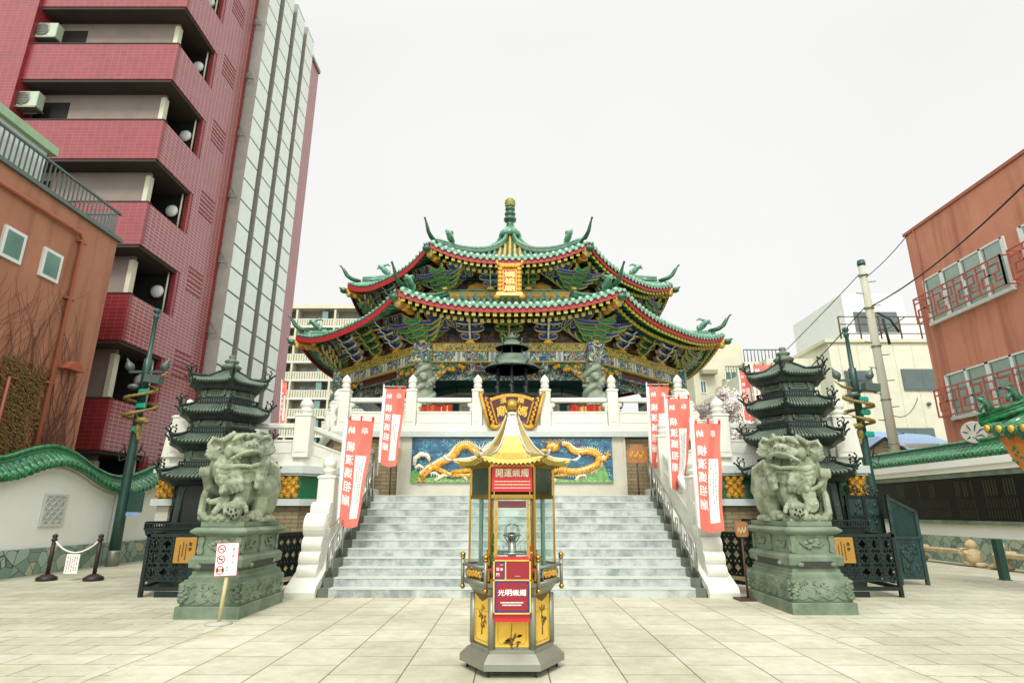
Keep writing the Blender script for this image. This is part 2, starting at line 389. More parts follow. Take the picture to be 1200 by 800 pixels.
# ================================================================ ground
def paving_mat():
    m, nt, b = newmat('paving')
    tc = nt.nodes.new('ShaderNodeTexCoord'); sp = nt.nodes.new('ShaderNodeSeparateXYZ'); nt.links.new(tc.outputs['Object'], sp.inputs[0])
    def mth(op, a, bb=None):
        n = nt.nodes.new('ShaderNodeMath'); n.operation = op
        for i, v in enumerate((a, bb)):
            if v is None: continue
            if isinstance(v, (int, float)): n.inputs[i].default_value = v
            else: nt.links.new(v, n.inputs[i])
        return n.outputs[0]
    def br(u, v, bw, bh):
        c = nt.nodes.new('ShaderNodeCombineXYZ'); nt.links.new(u, c.inputs[0]); nt.links.new(v, c.inputs[1])
        k = nt.nodes.new('ShaderNodeTexBrick'); k.inputs['Scale'].default_value = 1; k.inputs['Brick Width'].default_value = bw
        k.inputs['Row Height'].default_value = bh; k.inputs['Mortar Size'].default_value = .008; k.inputs['Mortar Smooth'].default_value = .1
        k.inputs['Color1'].default_value = (*L('#c3c1b2'), 1); k.inputs['Color2'].default_value = (*L('#d0cec0'), 1); k.inputs['Mortar'].default_value = (*L('#77756a'), 1)
        nt.links.new(c.outputs[0], k.inputs['Vector']); return k
    a = br(sp.outputs['Y'], mth('ADD', sp.outputs['X'], .375), .78, .75)
    s_ = br(sp.outputs['X'], sp.outputs['Y'], .93, .47)
    e = br(sp.outputs['Y'], mth('ADD', sp.outputs['X'], 0), .6, .22)
    ax = mth('ABSOLUTE', sp.outputs['X'])
    side = mth('GREATER_THAN', ax, 4.3); edge = mth('GREATER_THAN', ax, 4.08); 
    def mix(f, x, y):
        n = nt.nodes.new('ShaderNodeMix'); n.data_type = 'RGBA'; nt.links.new(f, n.inputs[0]); nt.links.new(x, n.inputs[6]); nt.links.new(y, n.inputs[7]); return n.outputs[2]
    col = mix(side, mix(edge, a.outputs['Color'], e.outputs['Color']), s_.outputs['Color'])
    fac = mix(side, mix(edge, a.outputs['Fac'], e.outputs['Fac']), s_.outputs['Fac'])
    for sc_, lo, hi, g, dt in ((.45, .4, .6, .76, 12), (5, .3, .6, .82, 8), (60, .3, .7, .86, 2), (11, .27, .36, .8, 3)):
        n = nt.nodes.new('ShaderNodeTexNoise'); n.inputs['Scale'].default_value = sc_; n.inputs['Detail'].default_value = dt; n.inputs['Roughness'].default_value = .7
        nt.links.new(tc.outputs['Object'], n.inputs['Vector'])
        r = nt.nodes.new('ShaderNodeValToRGB'); r.color_ramp.elements[0].position = lo; r.color_ramp.elements[1].position = hi
        r.color_ramp.elements[0].color = (g, g * 1.0, g * .9, 1); r.color_ramp.elements[1].color = (1, 1, 1, 1)
        nt.links.new(n.outputs['Fac'], r.inputs['Fac'])
        k = nt.nodes.new('ShaderNodeMix'); k.data_type = 'RGBA'; k.blend_type = 'MULTIPLY'; k.inputs[0].default_value = 1
        nt.links.new(col, k.inputs[6]); nt.links.new(r.outputs['Color'], k.inputs[7]); col = k.outputs[2]
    nt.links.new(col, b.inputs['Base Color']); b.inputs['Roughness'].default_value = .75
    bp = nt.nodes.new('ShaderNodeBump'); bp.inputs['Strength'].default_value = .4; bp.inputs['Distance'].default_value = .01; bp.invert = True
    nt.links.new(fac, bp.inputs['Height']); nt.links.new(bp.outputs['Normal'], b.inputs['Normal'])
paving_mat()
g = MB(); g.box(-60, 60, -12, 60, -.3, 0); struct('paving', g, 'paving')
mat('asphalt', '#5b5b55', .9, var=.15, vs=1)
g = MB(); g.box(-400, 400, -200, 600, -.5, -.31); struct('ground', g, 'asphalt')

# ================================================================ red tiled tower, left
brick('red_tile_front', '#8c2e33', '#7f292d', '#9d605e', 'xz', .28, .14, ms=.005, offset=0, rough=.25, spec=.6, var=.08, bump=.1)
brick('red_tile_side', '#93383b', '#873034', '#cfafaa', 'yz', .28, .14, ms=.008, offset=0, rough=.25, spec=1.0, var=.08, bump=.1)  # same tile as the front, sky glare painted in as paler tile and mortar
mat('tower_plaster', '#85786f', .85, var=.12, vs=1.2); mat('tower_soffit', '#3a2e2a', .9, var=.2)
mat('panel_white', '#dbe4da', .3, var=.05, vs=2, spec=.7); mat('panel_edge', '#8a8880', .5)
TX, TY = -13.65, 19.5
zt = [EYE + TY * s_ for s_ in (1.127 + .187, 1.127, .9406, .7536, .5692, .3818, .1878)]
T = thing('apartment_tower', 'tall red tiled apartment tower with stacked balconies and a white panelled side', 'building', (TX - 8, 27, 0))
b = MB()
b.box(-45, -19.7, 19.35, 34, 0, 33)                       # blind left pier, front
b.box(-45, TX - 2.6, 22, 34, 0, 33, 1)                      # core
b.box(TX - 3.3, TX - .02, 22.2, 24.9, 0, 33, 0)
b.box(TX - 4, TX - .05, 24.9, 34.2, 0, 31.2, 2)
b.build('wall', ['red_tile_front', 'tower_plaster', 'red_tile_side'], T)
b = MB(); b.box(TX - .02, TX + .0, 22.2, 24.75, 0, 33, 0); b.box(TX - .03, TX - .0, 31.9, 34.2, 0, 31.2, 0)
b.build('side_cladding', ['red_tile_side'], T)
FL = TY * .187
for i, z in enumerate(zt):
    zb = z - FL * .47
    b = MB()
    b.box(TX - 12, TX, TY, TY + .18, zb, z, 0)              # front parapet
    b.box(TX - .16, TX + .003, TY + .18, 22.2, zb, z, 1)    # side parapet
    b.box(TX - 12, TX - .05, TY + .03, 22.2, zb - .12, zb + .1, 2)
    b.box(TX - 12, TX + .02, TY - .02, TY + .2, z, z + .05, 2)
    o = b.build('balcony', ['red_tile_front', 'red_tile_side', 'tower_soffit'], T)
    h0 = zb - FL * .53
    b = MB()
    b.box(-19.7, TX - .65, 20.3, 20.45, h0 - 1.6, zb - .12, 2); b.box(TX - .78, TX - .6, 20.22, 20.47, h0 - 1.6, zb - .3, 1); b.box(TX - 2.4, TX - .6, 20.24, 20.3, zb - .42, zb - .3, 1) if 0 else None
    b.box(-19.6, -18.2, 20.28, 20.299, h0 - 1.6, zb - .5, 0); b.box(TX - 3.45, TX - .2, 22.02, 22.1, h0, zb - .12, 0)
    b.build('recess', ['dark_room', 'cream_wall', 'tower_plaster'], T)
    b = MB(); b.box(TX - .2, TX - .02, 22.0, 22.19, h0, zb - .02, 0); b.build('reveal', ['red_tile_front'], T)
    b = MB(); b.tube([(TX - .27, 21.9, h0), (TX - .27, 21.9, zb - .12)], .035, 6); b.build('downpipe', ['cream_wall'], T)
    b = MB(); b.ell((TX - .62, 21.9, h0 + 1.0), (.27, .13, .27), 0, 14); b.build('ceiling_lamp', ['white_frame'], T)
    # louvre grooves on the pink side
    b = MB()
    for k in range(6): b.box(TX + .001, TX + .012, 22.75, 23.9, zb - .5 + k * .2, zb - .44 + k * .2)
    b.build('vent_louvre', ['beam_red'], T)
b = MB(); b.box(TX, TX + .02, 24.75, 24.95, 0, 33); b.build('groove', ['beam_red'], T)
for k in range(4):                                           # white bays
    y0 = 25.05 + k * 1.74
    b = MB(); ztop = 31.4 - 0 * k
    z = 2.0; 
    while z < ztop:
        z1 = min(z + 1.17, ztop)
        b.box(TX - .1, TX + .55, y0, y0 + 1.22, z + .045, z1 - .045, 0)
        z = z1
    b.box(TX - .1, TX + .5, y0 + .04, y0 + 1.18, 2, ztop - .05, 2)
    b.box(TX - .1, TX + .05, y0 + 1.2, y0 + 1.76, 2, ztop, 1)
    b.box(TX + .0, TX + .56, y0 - .03, y0, 2, ztop, 1)
    b.build('panel_bay', ['panel_white', 'panel_edge', 'lamp_grey'], T)
for k in range(7):
    z = 9.2 + 3.4 * k
    b = MB(); b.tube([(TX + .02, 24.85, z), (TX + .45, 24.85, z + .0), (TX + .1, 24.85, z + .55), (TX + .02, 24.85, z)], .03, 5); b.build('bracket', ['steel_dull'], T)
b = MB(); b.box(-45, TX + .1, 25, 34.25, 31.2, 31.45); b.build('roof_edge', ['panel_edge'], T)

def ac_unit(loc, label):
    t = thing('air_conditioner', label, 'air conditioner', loc, 0, 'air conditioners on the tower')
    b = MB(); b.box(-.5, .5, -.18, .18, 0, .72, 0, bev=.03); b.build('casing', ['ac_white'], t, world=False)
    b = MB(); b.lathe([(.3, 0), (.3, .02), (.26, .02)], n=20, M=frame((-.1, -.18, .36), (1, 0, 0), (0, 0, 1)) , mi=0)
    for k in range(7): b.box(-.38, .18, -.225, -.215, .12 + k * .08, .135 + k * .08, 1)
    b.build('fan_grille', ['steel_dull', 'black'], t, world=False)
    b = MB(); b.tube([(.3, .2, -.05), (-.5, .2, -.05), (-.55, .2, -.9)], .03, 6); b.box(-.5, .5, -.2, .25, -.05, 0); b.build('wall_bracket', ['steel_dull'], t, world=False)
mat('ac_white', '#a9b8a0', .5, var=.06)
p = P(54, 47, 19.75); ac_unit((p.x, p.y, p.z), 'pale air conditioner on the second balcony from the top of the red tower')
p = P(31, 128, 19.75); ac_unit((p.x, p.y, p.z), 'pale air conditioner on the red tower just above the green roof rail')

# ================================================================ orange building left, with creeper
streaked('orange_render', '#9d6a50', '#ab775c', '#d2c8c0')
B = thing('rendered_building', 'brown orange rendered building covered with bare creeper, two small white windows', 'building', (-15, 12, 0))
b = MB(); b.box(-22, -13, 4, 17.5, 0, 10.1); b.build('wall', ['orange_render'], B)
b = MB(); b.box(-22.1, -12.9, 4, 17.62, 10.1, 10.22); b.build('coping', ['lamp_grey'], B)
b = MB()
b.tube([(-12.98, 4, 9.55), (-12.9, 15.8, 9.55), (-12.9, 15.95, 9.4), (-12.9, 15.95, 0)], .06, 8)
b.tube([(-12.93, 12.9, 9.0), (-12.9, 12.85, 9.0), (-12.9, 12.85, 2)], .05, 8)
b.tube([(-12.93, 14.9, 4.9), (-12.9, 14.6, 4.9), (-12.9, 14.6, 2)], .04, 8)
for z in (7.5, 5.0, 9.3): b.box(-13, -12.85, 15.8, 16.1, z, z + .06)
b.build('downpipe', ['pipe_paint'] if 'pipe_paint' in MATS else [mat('pipe_paint', '#9a563e', .45, var=.06)], B)
def at_x(px, py, X):   # point on the plane x = X seen at the pixel
    v = (400 - py) / FPX; s_ = X * FPX / (px - 600)
    return Vector((X, s_ * (CT - v * ST), EYE + (ST + v * CT) * s_))
for px, py in ((13, 287), (58, 311)):
    p = at_x(px, py, -13)
    b = MB(); b.box(-13.02, -12.93, p.y - .34, p.y + .34, p.z - .42, p.z + .42); f_ = b.build('window', ['white_frame'], B)
    b = MB(); b.box(-12.935, -12.925, p.y - .25, p.y + .25, p.z - .33, p.z + .33); b.build('pane', ['window_green'], f_)
p = at_x(78, 430, -13)
b = MB(); b.prism([(p.y - .35 + .7 * i / 8, p.z - .1 + .28 * math.sin(math.pi * i / 8)) for i in range(9)], -13, -12.7, 0, ax='x'); b.build('vent_hood', ['pipe_paint'], B)
b = MB()
for y in [7 + .16 * i for i in range(66)]: b.box(-13.14, -13.11, y, y + .03, 10.25, 11.1)
b.box(-13.16, -13.09, 6, 17.6, 11.1, 11.16); b.box(-13.16, -13.09, 6, 17.6, 10.3, 10.35)
for i in range(12): b.box(-14.6 + .12 * i, -14.57 + .12 * i, 17.5, 17.53, 10.25, 11.1)
b.box(-14.7, -13.1, 17.48, 17.56, 11.1, 11.16)
b.build('roof_railing', ['lamp_grey'], B)
b = MB(); b.box(-16, -13.4, 6, 14.6, 10.2, 11.5, 0); b.box(-16.2, -13.25, 6, 14.8, 11.5, 11.75, 1); b.build('roof_parapet', ['white_frame', 'paint_pale_green'] if 0 else ['white_frame', mat('pale_green_paint', '#8fae88', .5)], B)
mat('creeper_stem', '#633e2e', .9, var=.3, vs=6); mat('creeper_leaf', '#6e5a2a', .9, var=.3, vs=20)
cp = thing('creeper', 'bare brown creeper climbing the orange wall above the wavy wall', 'climbing plant', (-12.97, 13, 1))
b = MB(); lf = MB(); rnd = random.Random(3)
for k in range(260):
    y = rnd.uniform(9.0, 17.3); z = rnd.uniform(1.5, 3.5); pts = []
    top = 5.0 + rnd.random() * 3.2 + (.6 if y < 14 else 0)
    ang = rnd.uniform(-.5, .5); n_ = 0
    while z < top and n_ < 26:
        pts.append((-12.975 + rnd.uniform(0, .03), y, z)); ang += rnd.uniform(-.35, .35); ang *= .93
        y += math.sin(ang) * .22; z += abs(math.cos(ang)) * .24; n_ += 1
        if y > 17.4 or y < 9: break
    if len(pts) > 3: b.tube(pts, [.010 - .007 * i / len(pts) for i in range(len(pts))], 3, caps=False)
    for q in pts:
        if q[1] < 15.8 and q[2] < 5.4 and rnd.random() < .75:
            for _ in range(4):
                y2 = q[1] + rnd.uniform(-.2, .2); z2 = q[2] + rnd.uniform(-.2, .2); e = rnd.uniform(.02, .045)
                lf.add([(-12.93, y2 - e, z2), (-12.90, y2, z2 - e), (-12.93, y2 + e, z2), (-12.94, y2, z2 + e)], [(0, 1, 2, 3)])
b.build('stems', ['creeper_stem'], cp); lf.build('leaves', ['creeper_leaf'], cp)

# ================================================================ wavy white wall, left
def wave(y):   # height of the wall top at distance y
    pts = [(4, 2.3), (13.2, 2.25), (14.6, 2.38), (15.6, 2.72), (16.3, 2.83), (17.1, 2.68), (18.0, 2.34), (19.0, 2.16), (20.0, 2.3), (21.5, 2.8), (22.6, 3.0), (24, 3.0), (26, 2.8)]
    for i in range(len(pts) - 1):
        if y <= pts[i + 1][0]:
            p0 = pts[max(i - 1, 0)]; p1 = pts[i]; p2 = pts[i + 1]; p3 = pts[min(i + 2, len(pts) - 1)]
            t = (y - p1[0]) / (p2[0] - p1[0]); m1 = (p2[1] - p0[1]) / (p2[0] - p0[0]) * (p2[0] - p1[0]); m2 = (p3[1] - p1[1]) / (p3[0] - p1[0]) * (p2[0] - p1[0])
            return (2 * t**3 - 3 * t**2 + 1) * p1[1] + (t**3 - 2 * t**2 + t) * m1 + (-2 * t**3 + 3 * t**2) * p2[1] + (t**3 - t**2) * m2
    return pts[-1][1]
mat('wall_white', '#eceee4', .8, vs=1.2, col2='#f4f6ef', det=8, bump=.05, lo=.2)
def stone_mat():
    m, nt, b = newmat('crazy_paving')
    tc = nt.nodes.new('ShaderNodeTexCoord'); v = nt.nodes.new('ShaderNodeTexVoronoi'); v.inputs['Scale'].default_value = 3.3
    v2 = nt.nodes.new('ShaderNodeTexVoronoi'); v2.feature = 'DISTANCE_TO_EDGE'; v2.inputs['Scale'].default_value = 3.3
    nt.links.new(tc.outputs['Object'], v.inputs[0]); nt.links.new(tc.outputs['Object'], v2.inputs[0])
    s = nt.nodes.new('ShaderNodeSeparateColor'); nt.links.new(v.outputs['Color'], s.inputs[0])
    r = nt.nodes.new('ShaderNodeValToRGB'); cr = r.color_ramp
    cr.elements[0].color = (*L('#6f8878'), 1); cr.elements[1].color = (*L('#b8b894'), 1); e = cr.elements.new(.5); e.color = (*L('#93ad9a'), 1); e = cr.elements.new(.8); e.color = (*L('#a3b5a4'), 1)
    nt.links.new(s.outputs[0], r.inputs[0])
    k = nt.nodes.new('ShaderNodeMath'); k.operation = 'GREATER_THAN'; k.inputs[1].default_value = .025; nt.links.new(v2.outputs['Distance'], k.inputs[0])
    mx = nt.nodes.new('ShaderNodeMix'); mx.data_type = 'RGBA'; mx.inputs[6].default_value = (*L('#4e5a4e'), 1)
    nt.links.new(k.outputs[0], mx.inputs[0]); nt.links.new(r.outputs[0], mx.inputs[7]); nt.links.new(mx.outputs[2], b.inputs['Base Color']); b.inputs['Roughness'].default_value = .6
stone_mat()
def wall_tiles(parent, X, sgn, y0, y1, hf, sp=.19):
    """green glazed tiles lying across the top of a wall; sgn: +1 slopes towards +x"""
    b = MB(); n = int((y1 - y0) / sp)
    for i in range(n):
        y = y0 + (i + .5) * sp; h = hf(y)
        dz = (hf(y + .1) - hf(y - .1)) / .2
        for sg in (sgn,):
            pts = [(X + sg * (.02 + .42 * t), y, h + .32 - .36 * t + .06 * t * t) for t in (0, .33, .66, 1)]
            b.tube(pts, [.07, .075, .08, .085], 8, 0)
            e = pts[-1]; b.lathe([(.095, 0), (.095, .03), (.07, .035), (.03, .05)], n=10, M=frame((e[0], e[1], e[2]), (0, 1, 0), (0, .0, 1)) if sg > 0 else frame(e, (0, -1, 0), (0, 0, 1)))
    N = int((y1 - y0) / .25)
    b.loft([[(X + sgn * q[0], y0 + (y1 - y0) * i / N, hf(y0 + (y1 - y0) * i / N) + q[1]) for q in ((-.02, .38), (.1, .33), (.44, -.02), (.44, -.06), (-.02, .0))] for i in range(N + 1)], 1, False)
    b.build('tiles', ['wall_tile', 'roof_tile_dark'], parent)
    b = MB()
    for dz_, w_, m_ in ((.34, .11, 0), (.40, .085, 1), (.47, .1, 0)):
        b.tube([(X, y0 + (y1 - y0) * i / N, hf(y0 + (y1 - y0) * i / N) + dz_ - .0) for i in range(N + 1)], w_ * .75, 6, m_, sq=1.2)
    b.build('ridge', ['wall_tile', 'roof_tile_dark'], parent)
W = thing('garden_wall', 'white plastered wall with a wavy green tiled top and crazy stone base, left side', 'wall', (-12.6, 15, 0))
b = MB(); N = 90; y0, y1 = 4.0, 26.0
ys = [y0 + (y1 - y0) * i / N for i in range(N + 1)]
b.loft([[(-12.8, y, 0), (-12.5, y, 0), (-12.5, y, wave(y) + .02), (-12.8, y, wave(y) + .02)] for y in ys], 0, False, fix if 0 else True)
b.box(-12.52, -12.47, 18.9, 18.95, .6, 2.3, 1)
b.build('wall', ['wall_white', 'pale_ledge'], W, fix=True)
b = MB()
for dx, dz in ((.13, 0.0), (.07, -.075)):
    b.loft([[(-12.6, y, wave(y) + dz), (-12.5 + dx, y, wave(y) + dz), (-12.5 + dx, y, wave(y) + dz - .05), (-12.6, y, wave(y) + dz - .05)] for y in ys], 0, False)
b.build('cornice', ['white_stone'], W, fix=True)
b = MB(); b.box(-12.49, -12.42, 4, 26, 0, .66, 0); b.build('stone_base', ['crazy_paving'], W)
wall_tiles(W, -12.62, 1, 8.5, 26, wave)
for yc, zc_ in ((16.5, 1.62), (21.8, 1.75)):
    b = MB(); X = -12.47
    b.box(-12.5, X, yc - .42, yc + .42, zc_ - .42, zc_ + .42, 0)
    for a in (-.42, .36): b.box(X, X + .03, yc + a, yc + a + .06, zc_ - .42, zc_ + .42, 1)
    for a in (-.42, .36): b.box(X, X + .03, yc - .36, yc + .36, zc_ + a, zc_ + a + .06, 1)
    for k in range(-3, 4):
        for sg in (1, -1):
            c0 = k * .24; pts = []
            for t in (-.36, .36):
                z = sg * t + c0
                z_ = max(-.36, min(.36, z)); t_ = sg * (z_ - c0)
                if abs(t_) <= .361: pts.append((X + .015, yc + t_, zc_ + z_))
            if len(pts) == 2 and abs(pts[0][1] - pts[1][1]) > .1: b.tube(pts, .018, 4, 1, False)
    b.build('lattice_plaque', ['pale_ledge', 'white_stone'], W)

# ================================================================ right wall with the black tablet
def flat(y): return 3.25
W = thing('garden_wall', 'white wall with a straight green tiled top and a long black inscribed tablet, right side', 'wall', (14.6, 16, 0))
b = MB(); b.box(14.5, 14.9, 4, 25.5, 0, 3.27); b.box(14.2, 14.5, 4, 25.5, 2.95, 3.16, 0); b.box(14.3, 14.5, 4, 25.5, 2.78, 2.95, 0); b.build('wall', ['wall_white'], W)
b = MB(); b.box(14.44, 14.5, 4, 25.5, 0, .8); b.build('stone_base', ['crazy_paving'], W)
wall_tiles(W, 14.72, -1, 6, 25.5, flat)
b = MB(); b.box(14.38, 14.5, 4, 24.2, 1.18, 1.3, 0); b.box(14.34, 14.5, 4, 24.2, 2.62, 2.78, 0); b.box(14.38, 14.5, 24.2, 24.35, 1.18, 2.78, 0); b.build('tablet_frame', ['pedestal_stone'], W)
b = MB(); b.box(14.43, 14.5, 4, 24.2, 1.3, 2.62, 0); t_ = b.build('tablet', ['near_black'], W)
b = MB(); rnd = random.Random(9)
y = 8.0
while y < 24:
    for row, (za, zb_) in enumerate(((2.5, 2.05), (1.95, 1.7), (1.62, 1.38))):
        if row == 0 and rnd.random() < .4: continue
        z = za
        while z > zb_:
            hh = rnd.uniform(.018, .03); b.box(14.425, 14.43, y, y + (.04 if row == 0 else .02), z - hh, z); z -= hh + .016
    y += .11 if rnd.random() < .9 else .5
b.build('inscription', [mat('faded_gilt', '#4d4c38', .5)], t_)

# ================================================================ orange building right
streaked('orange_right', '#b67860', '#c4866c', '#d8cec8')
B = thing('rendered_building', 'terracotta rendered building with window bands and red lattice rails, right side', 'building', (18, 16, 0))
X = 16
b = MB(); b.box(X, 28, 6, 21.55, 0, 12.3); b.build('wall', ['orange_right'], B)
b = MB(); b.box(X - .06, 28, 5.95, 21.62, 12.3, 12.42); b.build('coping', ['pipe_paint'], B)
b = MB(); b.tube([(X - .05, 21.0, 12.3), (X - .05, 20.95, 10.9), (X - .05, 21.1, 9)], .025, 6); b.build('cable_duct', ['pipe_paint'], B)
mat('rail_red', '#a9564a', .5, var=.1)
for za, zb_, spans in ((8.45, 10.18, ((17.3, 21.05), (10.5, 16.6))), (4.85, 6.4, ((13.2, 20.95),))):
    for (ya, yb) in spans:
        b = MB(); b.box(X - .02, X + .02, ya, yb, za, zb_, 0); n = max(2, round((yb - ya) / 1.0))
        for i in range(n + 1):
            y = ya + (yb - ya) * i / n; w_ = .1 if i % 3 else .16
            b.box(X - .05, X + .0, y - w_ / 2, y + w_ / 2, za, zb_, 1)
        b.box(X - .05, X, ya, yb, zb_ - .06, zb_, 1); b.box(X - .12, X, ya - .05, yb + .05, za - .12, za, 1)
        win = b.build('window', ['blind', 'white_frame'], B)
        b = MB()
        for z in (za + .55, za + .95, za + 1.1): b.box(X - .026, X - .02, ya, yb, z, z + .015)
        for i in range(n): y = ya + (yb - ya) * (i + .5) / n; b.box(X - .028, X - .02, y + .3, y + .34, za, zb_)
        b.build('glazing_line', ['lamp_grey'], win)
        # rail of square meanders
        b = MB(); Xr = X - .42; z0, z1 = za + .02, za + 1.0; th = .045
        def hb(y_a, y_b, z): b.box(Xr - .02, Xr + .02, y_a, y_b, z - th / 2, z + th / 2)
        def vb(y, z_a, z_b): b.box(Xr - .021, Xr + .021, y - th / 2, y + th / 2, z_a - th / 2, z_b + th / 2)
        hb(ya - .2, yb + .2, z0); hb(ya - .2, yb + .2, z1); vb(ya - .2, z0, z1); vb(yb + .2, z0, z1)
        for yy in (ya - .2, yb + .2):
            b.box(Xr, X, yy - .02, yy + .02, z1 - .02, z1 + .02); b.box(Xr, X, yy - .02, yy + .02, z0 - .02, z0 + .02)
        m_ = max(1, round((yb - ya + .4) / 1.15)); w_ = (yb - ya + .4) / m_
        for i in range(m_):
            c = ya - .2 + w_ * (i + .5); q = w_ / 2
            vb(c - q, z0, z1)
            zm = (z0 + z1) / 2
            for sg in (1, -1):
                hb(min(c + sg * q, c + sg * q * .35), max(c + sg * q, c + sg * q * .35), zm + sg * .28)
                vb(c + sg * q * .35, min(zm + sg * .28, zm), max(zm + sg * .28, zm))
                hb(min(c + sg * q * .7, c - sg * q * .1), max(c + sg * q * .7, c - sg * q * .1), zm)
                vb(c + sg * q * .7, min(zm - sg * .3, zm), max(zm - sg * .3, zm)); hb(min(c + sg * q * .7, c), max(c + sg * q * .7, c), zm - sg * .3)
                vb(c, min(zm - sg * .3, zm - sg * .5), max(zm - sg * .3, zm - sg * .48))
        b.build('railing', ['rail_red'], B)

# ================================================================ buildings behind
def windows(parent, rects, y, depth=.1, fm='white_frame', gm='window_glass'):
    for (xa, xb, za, zb_) in rects:
        b = MB(); b.box(xa - .08, xb + .08, y - depth, y, za - .08, zb_ + .08, 0); w_ = b.build('window', [fm], parent)
        b = MB(); b.box(xa, (xa + xb) / 2 - .03, y - depth - .01, y - depth + .02, za, zb_); b.box((xa + xb) / 2 + .03, xb, y - depth - .01, y - depth + .02, za, zb_); b.build('pane', [gm], w_)
YA = 90
B = thing('apartment_building', 'long cream apartment block with rows of open access balconies behind the temple', 'building', (-30, YA, 0))
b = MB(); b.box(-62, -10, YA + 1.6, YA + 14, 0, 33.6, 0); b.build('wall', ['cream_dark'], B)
b = MB(); b.box(-62, -9.6, YA - .3, YA + 14, 33.3, 33.9); b.build('roof', ['cream_wall'], B)
for k in range(9):
    z = 33.3 - 2.95 * (k + 1)
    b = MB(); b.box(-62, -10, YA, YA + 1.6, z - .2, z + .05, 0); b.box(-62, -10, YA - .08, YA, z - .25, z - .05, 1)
    for i in range(130): b.box(-62 + .4 * i, -62 + .4 * i + .3, YA, YA + .05, z + .05, z + 1.15, 0)
    b.box(-62, -10, YA - .02, YA + .08, z + 1.15, z + 1.25, 1)
    b.build('balcony', ['cream_wall', 'white_frame'], B)
b = MB()
for i in range(9): b.box(-60 + 6.2 * i, -59.7 + 6.2 * i, YA - .1, YA + 1.6, 0, 33.3)
b.build('partition', ['cream_wall'], B)
for k in range(8):
    for i in range(9):
        x = -60 + 6.2 * i + 1.2; z = 33.3 - 2.95 * (k + 1)
        b = MB(); b.box(x, x + .9, YA + 1.5, YA + 1.6, z, z + 2.1, 0); b.box(x + 1.6, x + 4.0, YA + 1.5, YA + 1.6, z + .9, z + 2.0, 0); b.box(x + 3.0, x + 3.9, YA + .2, YA + 1.5, z + .3, z + 2.6, 1)
        if -45 < x < -18: b.build('window', ['window_glass', 'window_green'], B)
# white sided building, right
brick('siding', '#d3d5bf', '#d8dac5', '#a3a590', 'xz', 1.1, 30, ms=.012, offset=0, rough=.6, var=.08)
B = thing('apartment_building', 'pale sided building with dark windows behind the utility pole', 'building', (24, 36, 0))
b = MB(); b.box(19.2, 36, 34, 46, 0, 11.4, 0); b.box(16, 19.2, 35.5, 46, 0, 10.8, 0); b.build('wall', ['siding'], B)
b = MB(); b.box(18.95, 36.2, 33.85, 46, 11.4, 11.6); b.build('roof', ['cream_wall'], B)
b = MB(); b.box(22.3, 26.4, 37, 44, 11.5, 15.7, 0); b.box(26.4, 30, 38.5, 44, 11.5, 14.5, 0); t_ = b.build('penthouse', ['white_frame'], B)
b = MB(); b.box(22.9, 25.8, 36.95, 37, 13.0, 14.4); b.build('window', ['window_glass'], t_)
def pxrect(x0, y0, x1, y1, Y):
    a = P(x0, y1, Y); c = P(x1, y0, Y); return (a.x, c.x, a.z, c.z)
windows(B, [pxrect(1006, 436, 1018, 457, 34), pxrect(1061, 434, 1099, 456, 34), pxrect(1051, 503, 1092, 514, 34), pxrect(996, 436, 1000, 470, 34)], 34, .08, 'lamp_grey')
b = MB()
for (x, z) in ((1017, 473), (1089, 473)):
    p = P(x, z, 33.9); b.ell((p.x, p.y, p.z), .12)
b.build('pipe_stub', ['lamp_grey'], B)
b = MB()
for i in range(7): x = 20.3 + i * 1.25; b.tube([(x, 34.4, 11.5), (x, 34.4, 13.2)], .05, 5)
for z in (12.1, 12.7, 13.2): b.tube([(20.3, 34.4, z), (28, 34.4, z)], .035, 5)
b.tube([(22, 34.4, 11.6), (24.5, 34.4, 13.2)], .04, 5)
b.build('roof_railing', ['wood_dark'], B)
# cream building further left
B = thing('apartment_building', 'small cream apartment block with a corner balcony behind the plum tree', 'building', (16, 45, 0))
Yb = 45; xa, xb, _, zt_ = pxrect(818, 402, 868, 500, Yb)
b = MB(); b.box(xa, xb, Yb, Yb + 10, 0, zt_, 0); x2, x3, _, z3 = pxrect(868, 429, 915, 500, Yb - 1); b.box(xb, x3, Yb, Yb + 9, 0, z3, 0); b.build('wall', ['cream_wall'], B)
b = MB(); b.box(xb - .4, x3 + .2, Yb - 1.2, Yb + 9, z3, z3 + .3, 0); b.build('roof', ['cream_wall'], B)
b = MB()
for i in range(10): x = xb - .3 + i * (x3 - xb) / 9; b.tube([(x, Yb - 1.1, z3 + .3), (x, Yb - 1.1, z3 + 1.3)], .04, 4)
b.tube([(xb - .3, Yb - 1.1, z3 + 1.3), (x3 + .1, Yb - 1.1, z3 + 1.3)], .05, 4); b.build('roof_railing', ['lamp_grey'], B)
for q in (448, 480):
    c = pxrect(846, q - 14, 866, q, Yb)
    b = MB(); b.box(c[0], x3 - .2, Yb - 1.1, Yb, c[2] - .3, c[2], 0)
    for i in range(20): x = c[0] + i * .2; b.box(x, x + .05, Yb - 1.1, Yb - 1.05, c[2], c[2] + 1.0, 1)
    b.box(c[0], c[0] + 4, Yb - 1.1, Yb - 1.04, c[2] + 1.0, c[2] + 1.08, 1)
    b.build('balcony', ['cream_wall', 'lamp_grey'], B)
windows(B, [pxrect(851, 436, 862, 446, Yb), pxrect(822, 447, 826, 460, Yb)], Yb, .06)
